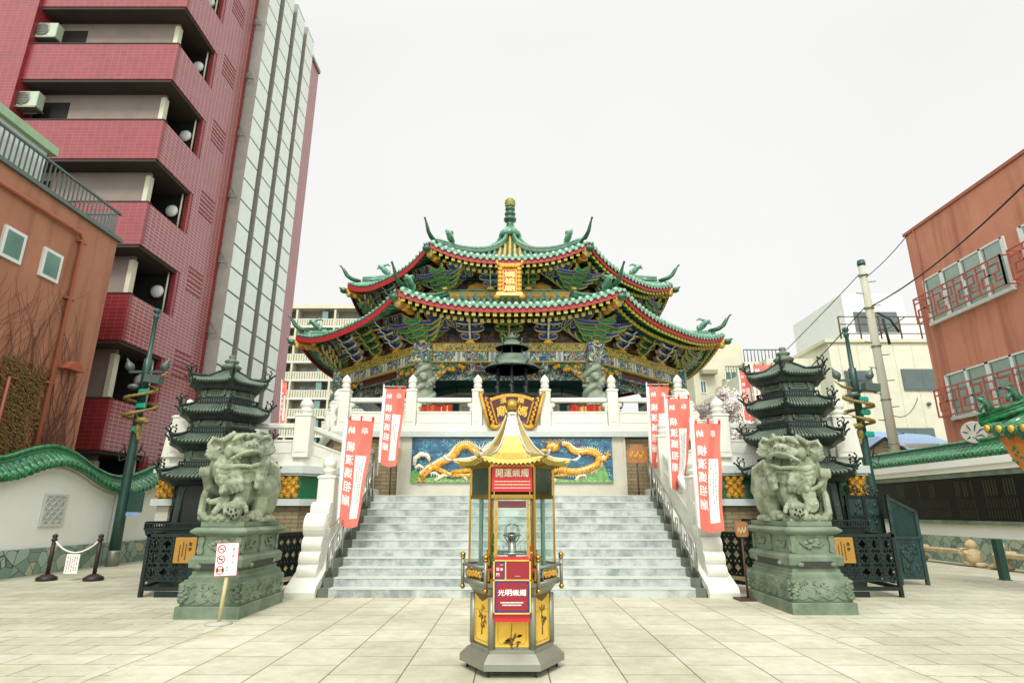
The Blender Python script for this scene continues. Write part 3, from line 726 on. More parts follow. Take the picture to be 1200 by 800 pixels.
b = MB(); p = P(833, 440, Yb); b.box(p.x - .9, p.x + .3, Yb - .8, Yb, p.z, p.z + .3); b.box(p.x + .9, p.x + 1.1, Yb - .2, Yb, 2, zt_ - 3); b.box(p.x + 1.5, p.x + 1.65, Yb - .2, Yb, 2, zt_ - 3); b.build('canopy', ['cream_dark'], B)
# low house with a blue roof
B = thing('house', 'low house with a pale blue metal roof behind the right wall', 'building', (18, 27, 0))
a = P(1010, 532, 27); c = P(1040, 515, 27); d = P(1118, 515, 27)
b = MB(); b.box(a.x, d.x + 1, 27, 33, 0, a.z, 0); b.prism([(a.x, a.z), (a.x + 1.9, a.z), (a.x + .95, c.z - .1)], 27.0, 27.2, 0); b.build('wall', ['cream_wall'], B)
mat('roof_blue', '#7f9dc0', .4, var=.06, spec=.7)
b = MB(); b.add([(a.x - .3, 26.7, a.z - .1), (a.x + .95, 26.7, c.z + .05), (a.x + .95, 30, c.z + .9), (a.x - .3, 30, a.z + .5), (a.x + 2.2, 26.7, a.z - .1), (d.x + 1, 26.7, a.z - .0), (d.x + 1, 30, c.z + .6), (a.x + .95, 30, c.z + .9)], [(0, 1, 2, 3), (1, 4, 5, 6, 7)])
b.tube([(a.x - .3, 26.65, a.z - .1), (a.x + .95, 26.65, c.z + .02), (a.x + 2.2, 26.65, a.z - .1)], .09, 4, 1, False); b.build('roof', ['roof_blue', 'dark_line'], B)

# ================================================================ utility pole and cables
U = thing('utility_pole', 'tall pale concrete utility pole with climbing pegs behind the right wall', 'utility pole', (16.25, 25, 0))
b = MB(); b.tube([(16.25, 25, 0), (16.25, 25, 12.6)], [.22, .15], 16); b.build('pole', ['concrete_pole'] if 0 else [mat('pole_concrete', '#a9b1a4', .8, vs=1.5, col2='#b9b39a', det=8)], U)
b = MB()
for i in range(16): z = 3 + i * .58; sg = 1 if i % 2 else -1; b.tube([(16.25, 25, z), (16.25 + sg * .5, 24.95, z + .03)], .02, 5)
b.build('climbing_pegs', ['dark_line'], U)
for z in (4.3, 6.2, 8.6, 10.4, 12.0): b = MB(); b.lathe([(.215, 0), (.215, .06)], (16.25, 25, z), 14); b.build('band', ['steel_dull'], U)
b = MB(); b.lathe([(.16, 0), (.18, .1), (.16, .28)], (16.25, 25, 12.5), 14, 0); b.build('cap', ['green_pole'], U)
b = MB(); b.tube([(16.5, 24.9, 10.2), (16.9, 24.7, 9.8), (17.2, 24.7, 9.2)], .05, 5); b.tube([(16.7, 24.9, 9.9), (16.8, 24.9, 8.7)], .06, 5); b.build('insulator', ['dark_line'], U)
b = MB(); q = P(1030, 524, 25); b.box(16.6, 17.9, 24.6, 24.9, q.z, q.z + .12, 0, Matrix.Rotation(0, 4, 'Y')); b.tube([(16.4, 24.9, q.z + .1), (16.9, 24.8, q.z)], .04, 6); b.build('street_light', ['white_frame'], U)
def cable(pts, r, label):
    b = MB(); out = []
    for i in range(17):
        t = i / 16; p0, p1 = Vector(pts[0]), Vector(pts[1]); p = p0.lerp(p1, t); p.z -= pts[2] * 4 * t * (1 - t); out.append(p)
    b.tube(out, r, 5, caps=False); tag(b.build('overhead_cable', ['dark_line']), label, 'cable')
cable([(16.3, 25, 11.9), (16, 21.4, 12.3), .1], .018, 'thin cable from the utility pole top to the terracotta roof corner')
cable([(16.3, 24.9, 10.5), (13.4, 12, 10.2), .4], .03, 'thick cable crossing in front of the terracotta facade')
cable([(16.2, 25.1, 10.6), (11.0, 40, 3), .5], .025, 'cable falling left from the utility pole behind the bronze pagoda')
cable([(16.2, 25.1, 12.2), (12, 45, 6), .5], .02, 'thinnest cable falling left from the utility pole top')
cable([(16.3, 25, 5.6), (24, 34, 8.0), .5], .02, 'cable from the pole to the pale sided building')

# ================================================================ dragon lamp poles
def dragon_pole(X, Y, top, mir, label):
    t = thing('lamp_post', label, 'lamp post', (X, Y, 0), 0, 'green dragon lamp posts')
    b = MB(); b.lathe([(.18, 0), (.18, .42), (.16, .45)], n=14, mi=1); b.lathe([(.16, .45), (.15, 1.6), (.13, 3.6), (.12, 5.3), (.13, 5.3), (.13, 6.4), (.075, 6.45), (.06, top - .2), (.09, top - .15), (.09, top - .05), (.05, top), (.11, top + .05), (.1, top + .16), (0.01, top + .2)], n=14, mi=0)
    b.build('pole', ['green_pole', 'steel_dull'], t, world=False)
    m = -1 if mir else 1
    b = MB(); pts = []
    for i in range(34):
        a = i / 33 * 2 * math.pi * 2.3 + 1.0; z = 4.3 + i / 33 * 1.3
        r = .24 + .22 * math.sin(i / 33 * math.pi) ** .6
        pts.append((m * r * math.cos(a), r * math.sin(a), z + .08 * math.sin(a * 1)))
    pts.append((m * .5, -.1, 5.75)); pts.append((m * .75, -.1, 5.95))
    b.tube(pts, [.06 + .015 * math.sin(i) for i in range(len(pts) - 3)] + [.06, .05, .02], 8)
    h = pts[0]
    b.ell((m * .3, -.28, 4.35), (.2, .12, .1)); b.ell((m * .46, -.3, 4.3), (.12, .07, .05)); b.tube([(m * .2, -.28, 4.4), (m * .05, -.3, 4.62)], [.04, .01], 5); b.ell((m * .2, -.2, 4.1), (.1, .1, .22))
    b.tube([(m * .2, -.2, 4.0), (m * .28, -.25, 3.75), (m * .4, -.3, 3.78)], [.06, .04, .02], 6)
    b.build('dragon', ['dragon_ochre'], t, world=False)
    b = MB(); z = 5.95
    b.box(-.55, .55, -.04, .04, z, z + .08)
    for sx in (-.5, .5): b.lathe([(.03, 0), (.13, .12), (.14, .22), (.04, .4), (.02, .5)], n=10, M=Matrix.Translation((sx, 0, z + .05)) @ Matrix.Rotation(R(25 * (1 if sx > 0 else -1)), 4, 'Y'))
    b.box(-.62, -.12, -.35, -.05, z - .38, z - .12, M=Matrix.Rotation(R(8), 4, 'Y')); b.ell((-.2, -.2, z - .5), (.18, .14, .1))
    b.build('floodlight', ['lamp_grey'], t, world=False)
    if 'lamp_teal' not in MATS: mat('lamp_teal', '#1f9a84', .3)
    for z in (4.0, 4.75, 5.2): b = MB(); b.box(-.02, .28, -.22, -.1, z, z + .18, 0, bev=.03); b.build('green_lamp', ['lamp_teal'], t, world=False)
    b = MB()
    for sg in (-1, 1): b.tube([(sg * .12, 0, 3.2), (sg * .35, 0, 3.1), (sg * .42, 0, 3.35), (sg * .28, 0, 3.5), (sg * .2, 0, 3.35), (sg * .3, 0, 3.65)], .025, 5)
    b.build('scroll', ['bronze'], t, world=False)
    return t
t = dragon_pole(-12.05, 18.7, 8.0, False, 'green lamp post with a coiled ochre dragon in front of the wavy white wall')
b = MB(); b.box(.16, .62, -.02, .02, 1.55, 2.15, 0); b.box(.16, .55, -.025, -.015, 1.45, 1.56, 1); b.build('sign_plate', ['green_pole', 'paint_blue_light'], t, world=False)
dragon_pole(12.0, 20.0, 7.75, True, 'green lamp post with a coiled ochre dragon behind the bronze pagoda, right side')
# ================================================================ staircase
brick('brick_buff', '#9a8a68', '#877a5c', '#6e6751', 'xz', .34, .1, ms=.012, rough=.8, var=.12, bump=.6)
NS, RI, TD, SY = 12, .165, .3, 12.08
TOP = NS * RI
S = thing('staircase', 'wide pale granite staircase of twelve steps rising to the temple terrace', 'stairs', (0, SY, 0))
for i in range(NS):
    y = SY + TD * i; z = RI * i
    b = MB(); b.box(-3.53, 3.53, y, y + TD + .02 if i < NS - 1 else 17, 0, z + RI - .022, 0)
    b.box(-3.53, 3.53, y - .012, y + TD + .01 if i < NS - 1 else 17, z + RI - .022, z + RI, 1)
    b.build('step', ['step_granite', 'step_nose'], S)
for sg in (-1, 1):
    b = MB()
    for i in range(NS): b.box(sg * 3.53, sg * 3.74, SY + TD * i + .01, SY + TD * (i + 1), 0, RI * (i + 1) - .01)
    b.box(sg * 3.53, sg * 4.4, SY + TD * NS, 17, 0, TOP - .004)
    b.build('side_block', ['step_side'], S)

# ---------------------------------------------------------------- balustrade pieces
def post(b, x, y, z, h=1.1, w=.34, fin=.42, mi=0):
    q = w / 2
    b.box(x - q, x + q, y - q, y + q, z - .02, z + h, mi, bev=.02)
    b.box(x - q + .05, x + q - .05, y - q - .012, y + q + .012, z + .12, z + h - .14, mi)
    b.box(x - q - .02, x + q + .02, y - q - .02, y + q + .02, z + h - .07, z + h - .02, mi, bev=.01)
    k = w / .34; f = fin / .42
    b.lathe([(.12 * k, 0), (.1 * k, .03 * f), (.13 * k, .06 * f), (.14 * k, .1 * f), (.13 * k, .14 * f), (.105 * k, .16 * f), (.14 * k, .2 * f), (.145 * k, .26 * f), (.115 * k, .34 * f), (.055 * k, .41 * f), (.01, .45 * f)], (x, y, z + h), 16, mi)
def rail(b, p0, p1, th=.15, H=.84):
    p0 = Vector(p0); p1 = Vector(p1); d = Vector((p1.x - p0.x, p1.y - p0.y, 0)); l = d.length; d /= l
    M = Matrix.Identity(4)
    M[0][0] = d.x; M[1][0] = d.y; M[0][1] = -d.y; M[1][1] = d.x; M[2][0] = (p1.z - p0.z) / l
    M[0][3], M[1][3], M[2][3] = p0
    q = th / 2; s_ = H / .84
    b.box(0, l, -q, q, 0, .4 * s_, 1, M); b.box(0, l, -q - .015, q + .015, .38 * s_, .43 * s_, 0, M); b.box(0, l, -q - .015, q + .015, 0, .05, 0, M)
    b.box(.1, l - .1, -q - .012, q + .012, .1 * s_, .33 * s_, 0, M)
    b.box(0, l, -q - .02, q + .02, .71 * s_, .84 * s_, 0, M, bev=.02)
    n = max(1, round(l / 1.1))
    for i in range(n + 1):
        x = l * i / n
        xs = [(x, 1)] if 0 < i < n else [(x, .7)]
        for xx, k in xs:
            ring = []
            for (wd, z) in ((.05, .43), (.09, .46), (.11, .5), (.06, .53), (.09, .56), (.17, .59), (.2, .63), (.19, .68), (.14, .712)):
                ring.append([(xx + wd * k * math.cos(a), q * .75 * math.sin(a), z * s_) for a in [j * math.pi / 5 for j in range(10)]])
            b.loft(ring, 0, True, True, M)

for sg, word in ((-1, 'left'), (1, 'right')):
    t = thing('stair_balustrade', 'white stone balustrade with a stacked cloud scroll foot on the %s of the staircase' % word, 'balustrade', (sg * 4.12, 12.1, 0))
    X0, X1 = sorted((sg * 3.76, sg * 4.34)); 
    b = MB()
    sl = .55; poly = [(11.98, 0), (11.96, .1), (12.02, .2), (12.12, .24), (12.5, .42), (15.7, .42 + 3.2 * sl), (17, .42 + 3.2 * sl), (17, 0)]
    b.prism(poly, X0, X1, 0, ax='x')
    b.build('stringer', ['white_stone'], t)
    b = MB(); xx = sg * 3.757; b.prism([(12.1, .0), (15.7, .0 + 3.6 * sl), (15.7, .035 + 3.6 * sl), (12.06, .03)], xx - .003 * sg, xx, 0, ax='x'); b.prism([(12.9, .65), (15.7, .6 + 2.8 * sl), (15.7, .625 + 2.8 * sl), (12.9, .675)], xx - .003 * sg, xx, 0, ax='x')
    b.build('black_joint', ['dark_line'], t)  # thin black lines along the inner face of the stringer
    b = MB()
    def cyl(y, z, r, w_, n=20): b.prism([(y + r * math.cos(2 * math.pi * k / n), z + r * math.sin(2 * math.pi * k / n)) for k in range(n)], sg * 4.06 - w_, sg * 4.06 + w_, 0, ax='x', sm=False)
    cyl(12.42, .44, .13, .2); cyl(12.52, .66, .16, .205); cyl(12.62, .93, .17, .2); cyl(12.74, 1.3, .26, .215); cyl(12.95, 1.62, .16, .2)
    b.prism([(12.5, .35), (12.56, .8), (12.68, 1.2), (12.9, 1.7), (13.1, 1.78), (13.1, .6)], sg * 4.06 - .19, sg * 4.06 + .19, 0, ax='x')
    for k in range(3):   # carved spiral
        r = .2 - .06 * k; pts = [(sg * 4.06 - sg * .215, 12.74 + r * math.cos(a), 1.3 + r * math.sin(a)) for a in [j * .5 for j in range(14)]]
        b.tube(pts, .014, 5, 0)
    b.build('scroll', ['white_stone'], t)
    for (y, z) in ((13.25, .75), (15.75, 2.1)):
        b = MB(); post(b, sg * 4.06, y, z, 1.6 if y < 14 else 1.45, .36); b.build('post', ['white_stone'], t)
    b = MB(); rail(b, (sg * 4.06, 13.42, .95), (sg * 4.06, 15.6, .95 + 2.18 * sl), H=.95); rail(b, (sg * 4.06, 15.92, 2.45), (sg * 4.06, 16.95, 2.45)); b.build('rail', ['white_stone', 'white_stone_panel'], t)
    # steel handrail
    t = thing('handrail', 'stainless steel handrail with two rails along the %s edge of the steps' % word, 'handrail', (sg * 3.66, 12.3, 0))
    b = MB(); x = sg * 3.62
    def zs(y): return max(0, (y - SY) / TD * RI)
    b.tube([(x, 12.2, .52), (x, 12.2, .88)] + [(x, y, zs(y) + .9) for y in (12.24, 13, 14, 15.3)] + [(x, 15.7, 2.9), (x, 15.78, 2.8), (x, 15.7, 2.5)], .024, 8)
    b.tube([(x, 12.3, zs(12.3) + .5), (x, 15.3, zs(15.3) + .5)], .016, 8)
    b.build('rail', ['steel'], t)
    for k in range(6):
        y = 12.5 + .62 * k; b = MB(); z = math.floor((y - SY) / TD + 1) * RI
        b.tube([(x, y, z), (x, y, zs(y) + .9)], .022, 8); b.tube([(x + sg * .09, y, z), (x + sg * .09, y, zs(y) + .55)], .03, 8); b.build('post', ['steel'], t)

# ---------------------------------------------------------------- side wings
for sg, word in ((-1, 'left'), (1, 'right')):
    t = thing('stone_terrace', '%s wing of the temple terrace, buff brick under a green and gold frieze' % word, 'terrace', (sg * 7, 15.5, 0))
    def poly(o): return [(sg * (8.8 + o * .6), 15 - o), (sg * (5.3 - o * .4), 15 - o), (sg * (4.42 - o * .7), 15.9 - o * .5), (sg * (4.42 - o), 23), (sg * (8.8 + o), 23)]
    b = MB(); b.prism(poly(0), 0, 1.72, 0, ax='z'); b.box(sg * 8.5, sg * 8.8 + sg * .01, 14.99, 15.2, 0, 1.71, 1); b.build('wall', ['brick_buff', 'beige_stone'], t)
    b = MB(); b.prism(poly(.16), 1.72, 1.88, 0, ax='z'); b.prism(poly(.2), 2.5, 2.68, 0, ax='z'); b.prism(poly(.14), 2.44, 2.5, 0, ax='z'); b.build('ledge', ['pale_ledge'], t)
    b = MB(); b.prism(poly(.02), 1.88, 2.44, 0, ax='z')
    for k in range(13): x = sg * (5.35 + .28 * k); b.box(x - .012, x + .012, 14.96, 14.98, 1.88, 2.44, 1)
    b.build('frieze', ['green_glaze', 'wall_tile'] if 'green_glaze' in MATS else [mat('green_glaze', '#0f5c38', .3, vs=2, coat=.4), 'wall_tile'], t)
    for x in (5.55, 7.0, 8.6):
        b = MB()
        if x == 7.0:
            b.prism([(sg * x - .35, 2.16), (sg * x, 2.32), (sg * x + .35, 2.16), (sg * x, 2.0)], 14.9, 14.97)
            for k in range(8): b.ell((sg * x + .25 * math.cos(k * .785), 14.92, 2.16 + .1 * math.sin(k * .785)), (.07, .05, .05))
        else:
            for (dx, dz, r) in ((0, 0, .1), (.1, .1, .1), (-.1, .1, .1), (.1, -.1, .1), (-.1, -.1, .1), (0, .2, .08), (.17, .2, .07), (-.17, .2, .07), (.17, -.2, .07), (-.17, -.2, .07), (0, -.2, .08), (.2, 0, .06), (-.2, 0, .06)):
                b.ell((sg * x + dx, 14.94, 2.16 + dz), (r, .07, r * .9)); b.tube([(sg * x + dx + r * .7 * math.cos(a), 14.88, 2.16 + dz + r * .7 * math.sin(a)) for a in (0, 1, 2, 3, 4)], .02, 4)
            b.box(sg * x - .17, sg * x + .17, 14.93, 14.975, 1.95, 2.38)
        b.build('gilt_ornament', ['gold_dark'], t)
    b = MB(); b.prism(poly(.05), 2.68, 2.9, 0, ax='z'); b.build('plinth', ['white_stone'], t)
    t2 = thing('balustrade', 'white stone balustrade along the top of the %s terrace wing' % word, 'balustrade', (sg * 7, 15, 2.9))
    for (x, y, h, w_) in ((5.35, 15.05, 1.1, .4), (8.42, 15.05, 1.05, .48), (6.0, 21.5, 1.1, .34), (6.9, 22.5, 1.1, .34), (8.8, 20, 1.1, .4), (4.75, 20.6, 1.1, .34)):
        if (x < 4.9): continue
        b = MB(); post(b, sg * x, y, 2.9, h, w_); b.build('post', ['white_stone'], t2)
    b = MB(); b.prism([(sg * 7.95, 2.9), (sg * 8.02, 3.7), (sg * 8.15, 3.82), (sg * 8.68, 3.82), (sg * 8.78, 3.6), (sg * 8.85, 2.9)], 14.9, 15.3); b.box(sg * 8.1, sg * 8.7, 14.885, 14.91, 3.0, 3.55); b.build('pier', ['white_stone'], t2)
    b = MB(); rail(b, (sg * 5.5, 15.05, 2.9), (sg * 8.1, 15.05, 2.9), H=.86)
    rail(b, (sg * 5.25, 15.2, 2.9), (sg * 4.5, 15.95, 2.62), H=.84)
    rail(b, (sg * 8.55, 15.3, 2.9), (sg * 8.7, 20, 2.9)); rail(b, (sg * 6.0, 21.5, 2.9), (sg * 6.9, 22.5, 2.9)); rail(b, (sg * 6.9, 22.5, 2.9), (sg * 8.8, 22.5, 2.9))
    b.build('rail', ['white_stone', 'white_stone_panel'], t2)

# ---------------------------------------------------------------- main podium
t = thing('stone_terrace', 'high central temple terrace with a beige stone front and brick flanks', 'terrace', (0, 17, 0))
def ppoly(o): return [(-5.15 - o, 17 - o), (5.15 + o, 17 - o), (7.9 + o, 24 - o), (7.9 + o, 36), (-7.9 - o, 36), (-7.9 - o, 24 - o)]
b = MB(); b.prism(ppoly(0), 0, 3.64, 0, ax='z'); b.build('wall', ['brick_buff'], t)
b = MB(); b.box(-3.2, 3.2, 16.93, 17.05, 0, 3.64); b.box(-3.26, -3.2, 16.9, 17.02, 1.9, 3.64); b.box(3.2, 3.26, 16.9, 17.02, 1.9, 3.64); b.build('stone_facing', ['beige_stone'], t)
b = MB(); b.prism(ppoly(.06), 3.60, 3.64, 1, ax='z'); b.prism(ppoly(.2), 3.64, 3.8, 0, ax='z'); b.build('cornice', ['pale_ledge', 'dark_line'], t)  # thin dark strip paints the shadow under the cornice
b = MB(); b.prism(ppoly(.1), 3.8, 3.97, 0, ax='z'); b.build('plinth', ['white_stone'], t)
t = thing('balustrade', 'white stone balustrade with bulb topped posts along the central temple terrace', 'balustrade', (0, 17.1, 3.97))
px_ = [-4.95, -2.97, -1.02, .98, 2.97, 4.95]
for x in px_: b = MB(); post(b, x, 17.08, 3.97, 1.1, .31); b.build('post', ['white_stone'], t)
for sg in (-1, 1):
    for (x, y) in ((5.8, 19.2), (6.6, 21.3), (7.5, 23.6)): b = MB(); post(b, sg * x, y, 3.97, 1.1, .35); b.build('post', ['white_stone'], t)
b = MB()
for i in range(5): rail(b, (px_[i] + .17, 17.08, 3.97), (px_[i + 1] - .17, 17.08, 3.97))
for sg in (-1, 1):
    q = [(4.95, 17.2), (5.8, 19.2), (6.6, 21.3), (7.5, 23.6)]
    for i in range(3): rail(b, (sg * q[i][0], q[i][1], 3.97), (sg * q[i + 1][0], q[i + 1][1], 3.97))
b.build('rail', ['white_stone', 'white_stone_panel'], t)

# ---------------------------------------------------------------- dragon relief
mat('relief_blue', '#053f60', .25, vs=5, col2='#0b6f8c', coat=.5, det=4); mat('relief_line', '#7fc4cc', .3, coat=.4); mat('relief_green', '#2c7a3c', .3, vs=9, col2='#7fae58', coat=.5)
mat('relief_foam', '#e4dfbf', .35, coat=.4); mat('relief_gold', '#d08c12', .3, vs=9, col2='#f0c040', coat=.5, bump=.5, bs=60, bd=.01)
scaly('relief_gold')
D = thing('relief_panel', 'glazed blue relief of two golden dragons above waves, on the wall above the stairs', 'relief', (0, 16.93, 2.98))
XL, ZB, ZT = 2.87, 2.36, 3.62; YF = 16.9
b = MB(); b.box(-XL, XL, YF, 16.95, ZB, ZT, 0)
for x in [-XL + .001 + i * (2 * XL / 11) for i in range(1, 11)]:
    b.box(x - .006, x + .006, YF - .004, YF, ZB, ZT, 1)
for z in (ZB + .42, ZB + .84): b.box(-XL, XL, YF - .005, YF, z - .007, z + .007, 1)
b.box(-XL - .02, XL + .02, YF - .02, YF + .04, ZT - .02, ZT, 1)
b.build('tile_ground', ['relief_blue', 'dark_blue'], D)
def U(px, py, sg=1, mx=1):     # panel pixel -> panel point; uses the ten times zoomed crop of the panel
    return None
rnd = random.Random(4)
for sg in (1, -1):
    def q(u, v, d=.04): return (sg * (XL - u * 2.3), YF - d, ZT - v * (ZT - ZB))     # u from the outer edge inwards, v downwards
    # dragon body
    if sg == 1: key = [(.98, .84), (1.1, .62), (.94, .52), (.78, .55), (.66, .7), (.5, .76), (.34, .72), (.2, .6), (.18, .42), (.28, .32), (.42, .34), (.5, .3), (.56, .18), (.64, .16)]
    else: key = [(.13, .86), (.2, .74), (.28, .66), (.38, .56), (.48, .48), (.55, .36), (.6, .22), (.7, .19), (.76, .28), (.84, .36), (.92, .3), (1.0, .18), (1.12, .12), (1.2, .3)]
    pts = []
    for i in range(len(key) - 1):
        p0 = key[max(i - 1, 0)]; p1 = key[i]; p2 = key[i + 1]; p3 = key[min(i + 2, len(key) - 1)]
        for k in range(6):
            s_ = k / 6
            f = lambda a, b_, c, d: .5 * ((2 * b_) + (-a + c) * s_ + (2 * a - 5 * b_ + 4 * c - d) * s_ * s_ + (-a + 3 * b_ - 3 * c + d) * s_ ** 3)
            pts.append(q(f(p0[0], p1[0], p2[0], p3[0]), f(p0[1], p1[1], p2[1], p3[1]), .05))
    n = len(pts); b = MB(); b.tube(pts, [.045 + .06 * math.sin(math.pi * (i + 6) / (n + 8)) for i in range(n)], 10, 0)
    for i in range(1, n - 1, 1):   # fins along the back
        p = Vector(pts[i]); d = (Vector(pts[i + 1]) - Vector(pts[i - 1])).normalized(); nrm = Vector((-d.z, 0, d.x))
        if sg == 1: nrm = -nrm
        if nrm.z < 0 and i % 2: pass
        r = .05 + .075 * math.sin(math.pi * (i + 6) / (n + 8))
        a = p + nrm * (r * .8)
        b.add([a - d * .03, a + d * .03, a + nrm * .085 + d * .03, a + Vector((0, -.04, 0))], [(0, 1, 2), (0, 3, 2), (1, 3, 2)], 1)
    # head
    h = q(.72, .25, .08) if sg == 1 else q(.14, .8, .08)
    if sg == 1:
        b.ell(q(.74, .22, .09), (.2, .08, .13), 0); b.ell(q(.85, .3, .09), (.15, .07, .06), 0); b.ell(q(.82, .42, .08), (.13, .05, .04), 0); b.ell(q(.73, .16, .13), (.05, .04, .04), 2)
        for k in range(6): b.tube([q(.72 + .03 * k, .2 - .02 * k, .1), q(.6 + .05 * k, .02 + .015 * k, .1)], [.03, .006], 5, 0)
        for k in range(8): b.tube([q(.8, .5, .08), q(.74 + .05 * k, .62 + .02 * (k % 3), .08)], [.025, .008], 4, 1)
        b.tube([q(.55, .32), q(.42, .2), q(.38, .04)], [.025, .02, .01], 5, 3); b.tube([q(.52, .3), q(.48, .18), (q(.5, .1))], [.025, .02, .01], 5, 3)
        legs = [[(.62, .62), (.8, .86), (.62, .84), (.52, .78)], [(.2, .5), (.1, .5), (.06, .38)]]
    else:
        b.ell(q(.9, .3, .09), (.13, .08, .11), 2); b.ell(q(1.0, .36, .09), (.14, .06, .08), 0)
        for k in range(6): b.tube([q(.86, .3, .1), q(.78 + .06 * k, .12 + .04 * (k % 2), .1)], [.025, .008], 4, 1)
        legs = [[(.28, .62), (.2, .8), (.13, .94)], [(.28, .66), (.5, .84), (.8, .84), (1.1, .92)], [(.5, .8), (.8, .7), (1.05, .66)]]
    for lg in legs:
        lp = [q(u, v, .06) for u, v in lg]; b.tube(lp, [.085] + [.06] * (len(lp) - 2) + [.04], 8, 0)
        e = Vector(lp[-1])
        for k in range(5): a = k * 1.1 + 1.5; b.tube([e, e + Vector((math.cos(a) * .13, -.01, math.sin(a) * .11))], [.035, .01], 5, 0)
    b.build('dragon', ['relief_gold', 'relief_foam', 'chrome', 'beam_red'], D)
    # waves
    b = MB(); N = 24
    top = [(.0, .78), (.05, .7), (.12, .82), (.2, .9), (.35, .86), (.5, .93), (.7, .88), (.9, .94), (1.1, .92), (1.24, .95)] if sg == -1 else [(0, .97), (.05, .93), (.12, .55), (.1, .42), (.13, .4), (.2, .5), (.2, .62), (.26, .78), (.36, .88), (.5, .95), (.7, .9), (.9, .92), (1.1, .9), (1.24, .94)]
    pl = [(q(u, v)[0], q(u, v)[2]) for u, v in top]; pl += [(q(1.24, 1)[0], ZB + .001), (q(0, 1)[0], ZB + .001)]
    b.prism(pl, YF - .035, YF, 0)
    def curl(pts, r0):
        pp = [q(u, v, .05) for u, v in pts]; n_ = len(pp); b.tube(pp, [r0 * (.5 + .5 * math.sin(math.pi * (k + .6) / n_)) for k in range(n_)], 8, 1)
        for k in range(n_ - 1):
            for w_ in (.25, .75): m_ = Vector(pp[k]).lerp(Vector(pp[k + 1]), w_); b.tube([m_, m_ + Vector((.01, -.01, -.1))], [.022, .006], 5, 1)
    if sg == -1:
        curl([(.04, .62), (.05, .46), (.12, .37), (.2, .4), (.23, .52)], .075); curl([(.05, .68), (.1, .62), (.16, .68)], .05)
        curl([(.3, .95), (.4, .84), (.55, .8), (.66, .86), (.7, .94)], .06); curl([(.24, .8), (.3, .78), (.36, .85)], .04); curl([(.85, .97), (.95, .9), (1.1, .9)], .05)
    else:
        curl([(.14, .66), (.15, .5), (.11, .42), (.08, .5)], .06); curl([(.28, .78), (.24, .7), (.2, .74)], .045); curl([(.47, .95), (.42, .84), (.36, .82), (.33, .88)], .05)
        curl([(.7, .95), (.8, .88), (.92, .88), (1.0, .95)], .05)
    for j in range(16):     # lines running along the swell
        u0 = .06 + j * .07; b.tube([q(u0, .985, .036), q(u0 + .03, .95, .036), q(u0 + .05, .975, .036)], .006, 4, 1)
    b.build('wave', ['relief_green', 'relief_foam'], D)
    # cloud swirls
    b = MB()
    for _ in range(75):
        u, v = rnd.uniform(.02, 1.1), rnd.uniform(.04, .4)
        if rnd.random() < .3: u, v = rnd.uniform(.02, .16), rnd.uniform(.2, .9)
        r = rnd.uniform(.03, .09); a0 = rnd.uniform(0, 6)
        c = q(u, v, .004)
        pts = [(max(-XL, min(XL, c[0] + r * (1 - .1 * k) * math.cos(a0 + k * .6))), c[1], max(ZB, min(ZT - .02, c[2] + r * .8 * (1 - .1 * k) * math.sin(a0 + k * .6)))) for k in range(9)]
        b.tube(pts, .008, 4, rnd.choice((0, 0, 1)))
    for _ in range(36):
        u, v = rnd.uniform(.05, 1.0), rnd.uniform(.06, .9); c = q(u, v, .004)
        b.tube([(c[0] + .03 * k * 1.2, c[1], c[2] + .03 * math.sin(k * 1.6)) for k in range(6) if abs(c[0] + .06 * k) < XL], .007, 4, 0)
    b.build('cloud_swirl', ['relief_line', 'dark_blue'], D)
# ================================================================ the temple
TC = Vector((-.1, 27.5, 0)); T225 = math.tan(R(22.5))
TM = thing('temple', 'octagonal Chinese temple with two curved green tiled roofs and painted brackets', 'temple', (0, 27.5, 3.97))
def fr(k):
    a = R(-90 + 45 * k); return Vector((math.cos(a), math.sin(a), 0)), Vector((-math.sin(a), math.cos(a), 0))
def FP(k, ap, u, z): d, t = fr(k); return TC + d * ap + t * u + Vector((0, 0, z))
def FM(k, ap, u, z):     # local frame: x along the wall, y outwards, z up
    d, t = fr(k); o = FP(k, ap, u, z); M = Matrix.Identity(4)
    for i in range(3): M[i][0] = -t[i]; M[i][1] = d[i]; M[i][2] = (0, 0, 1)[i]; M[i][3] = o[i]
    return M
VIS = (-2, -1, 0, 1, 2)

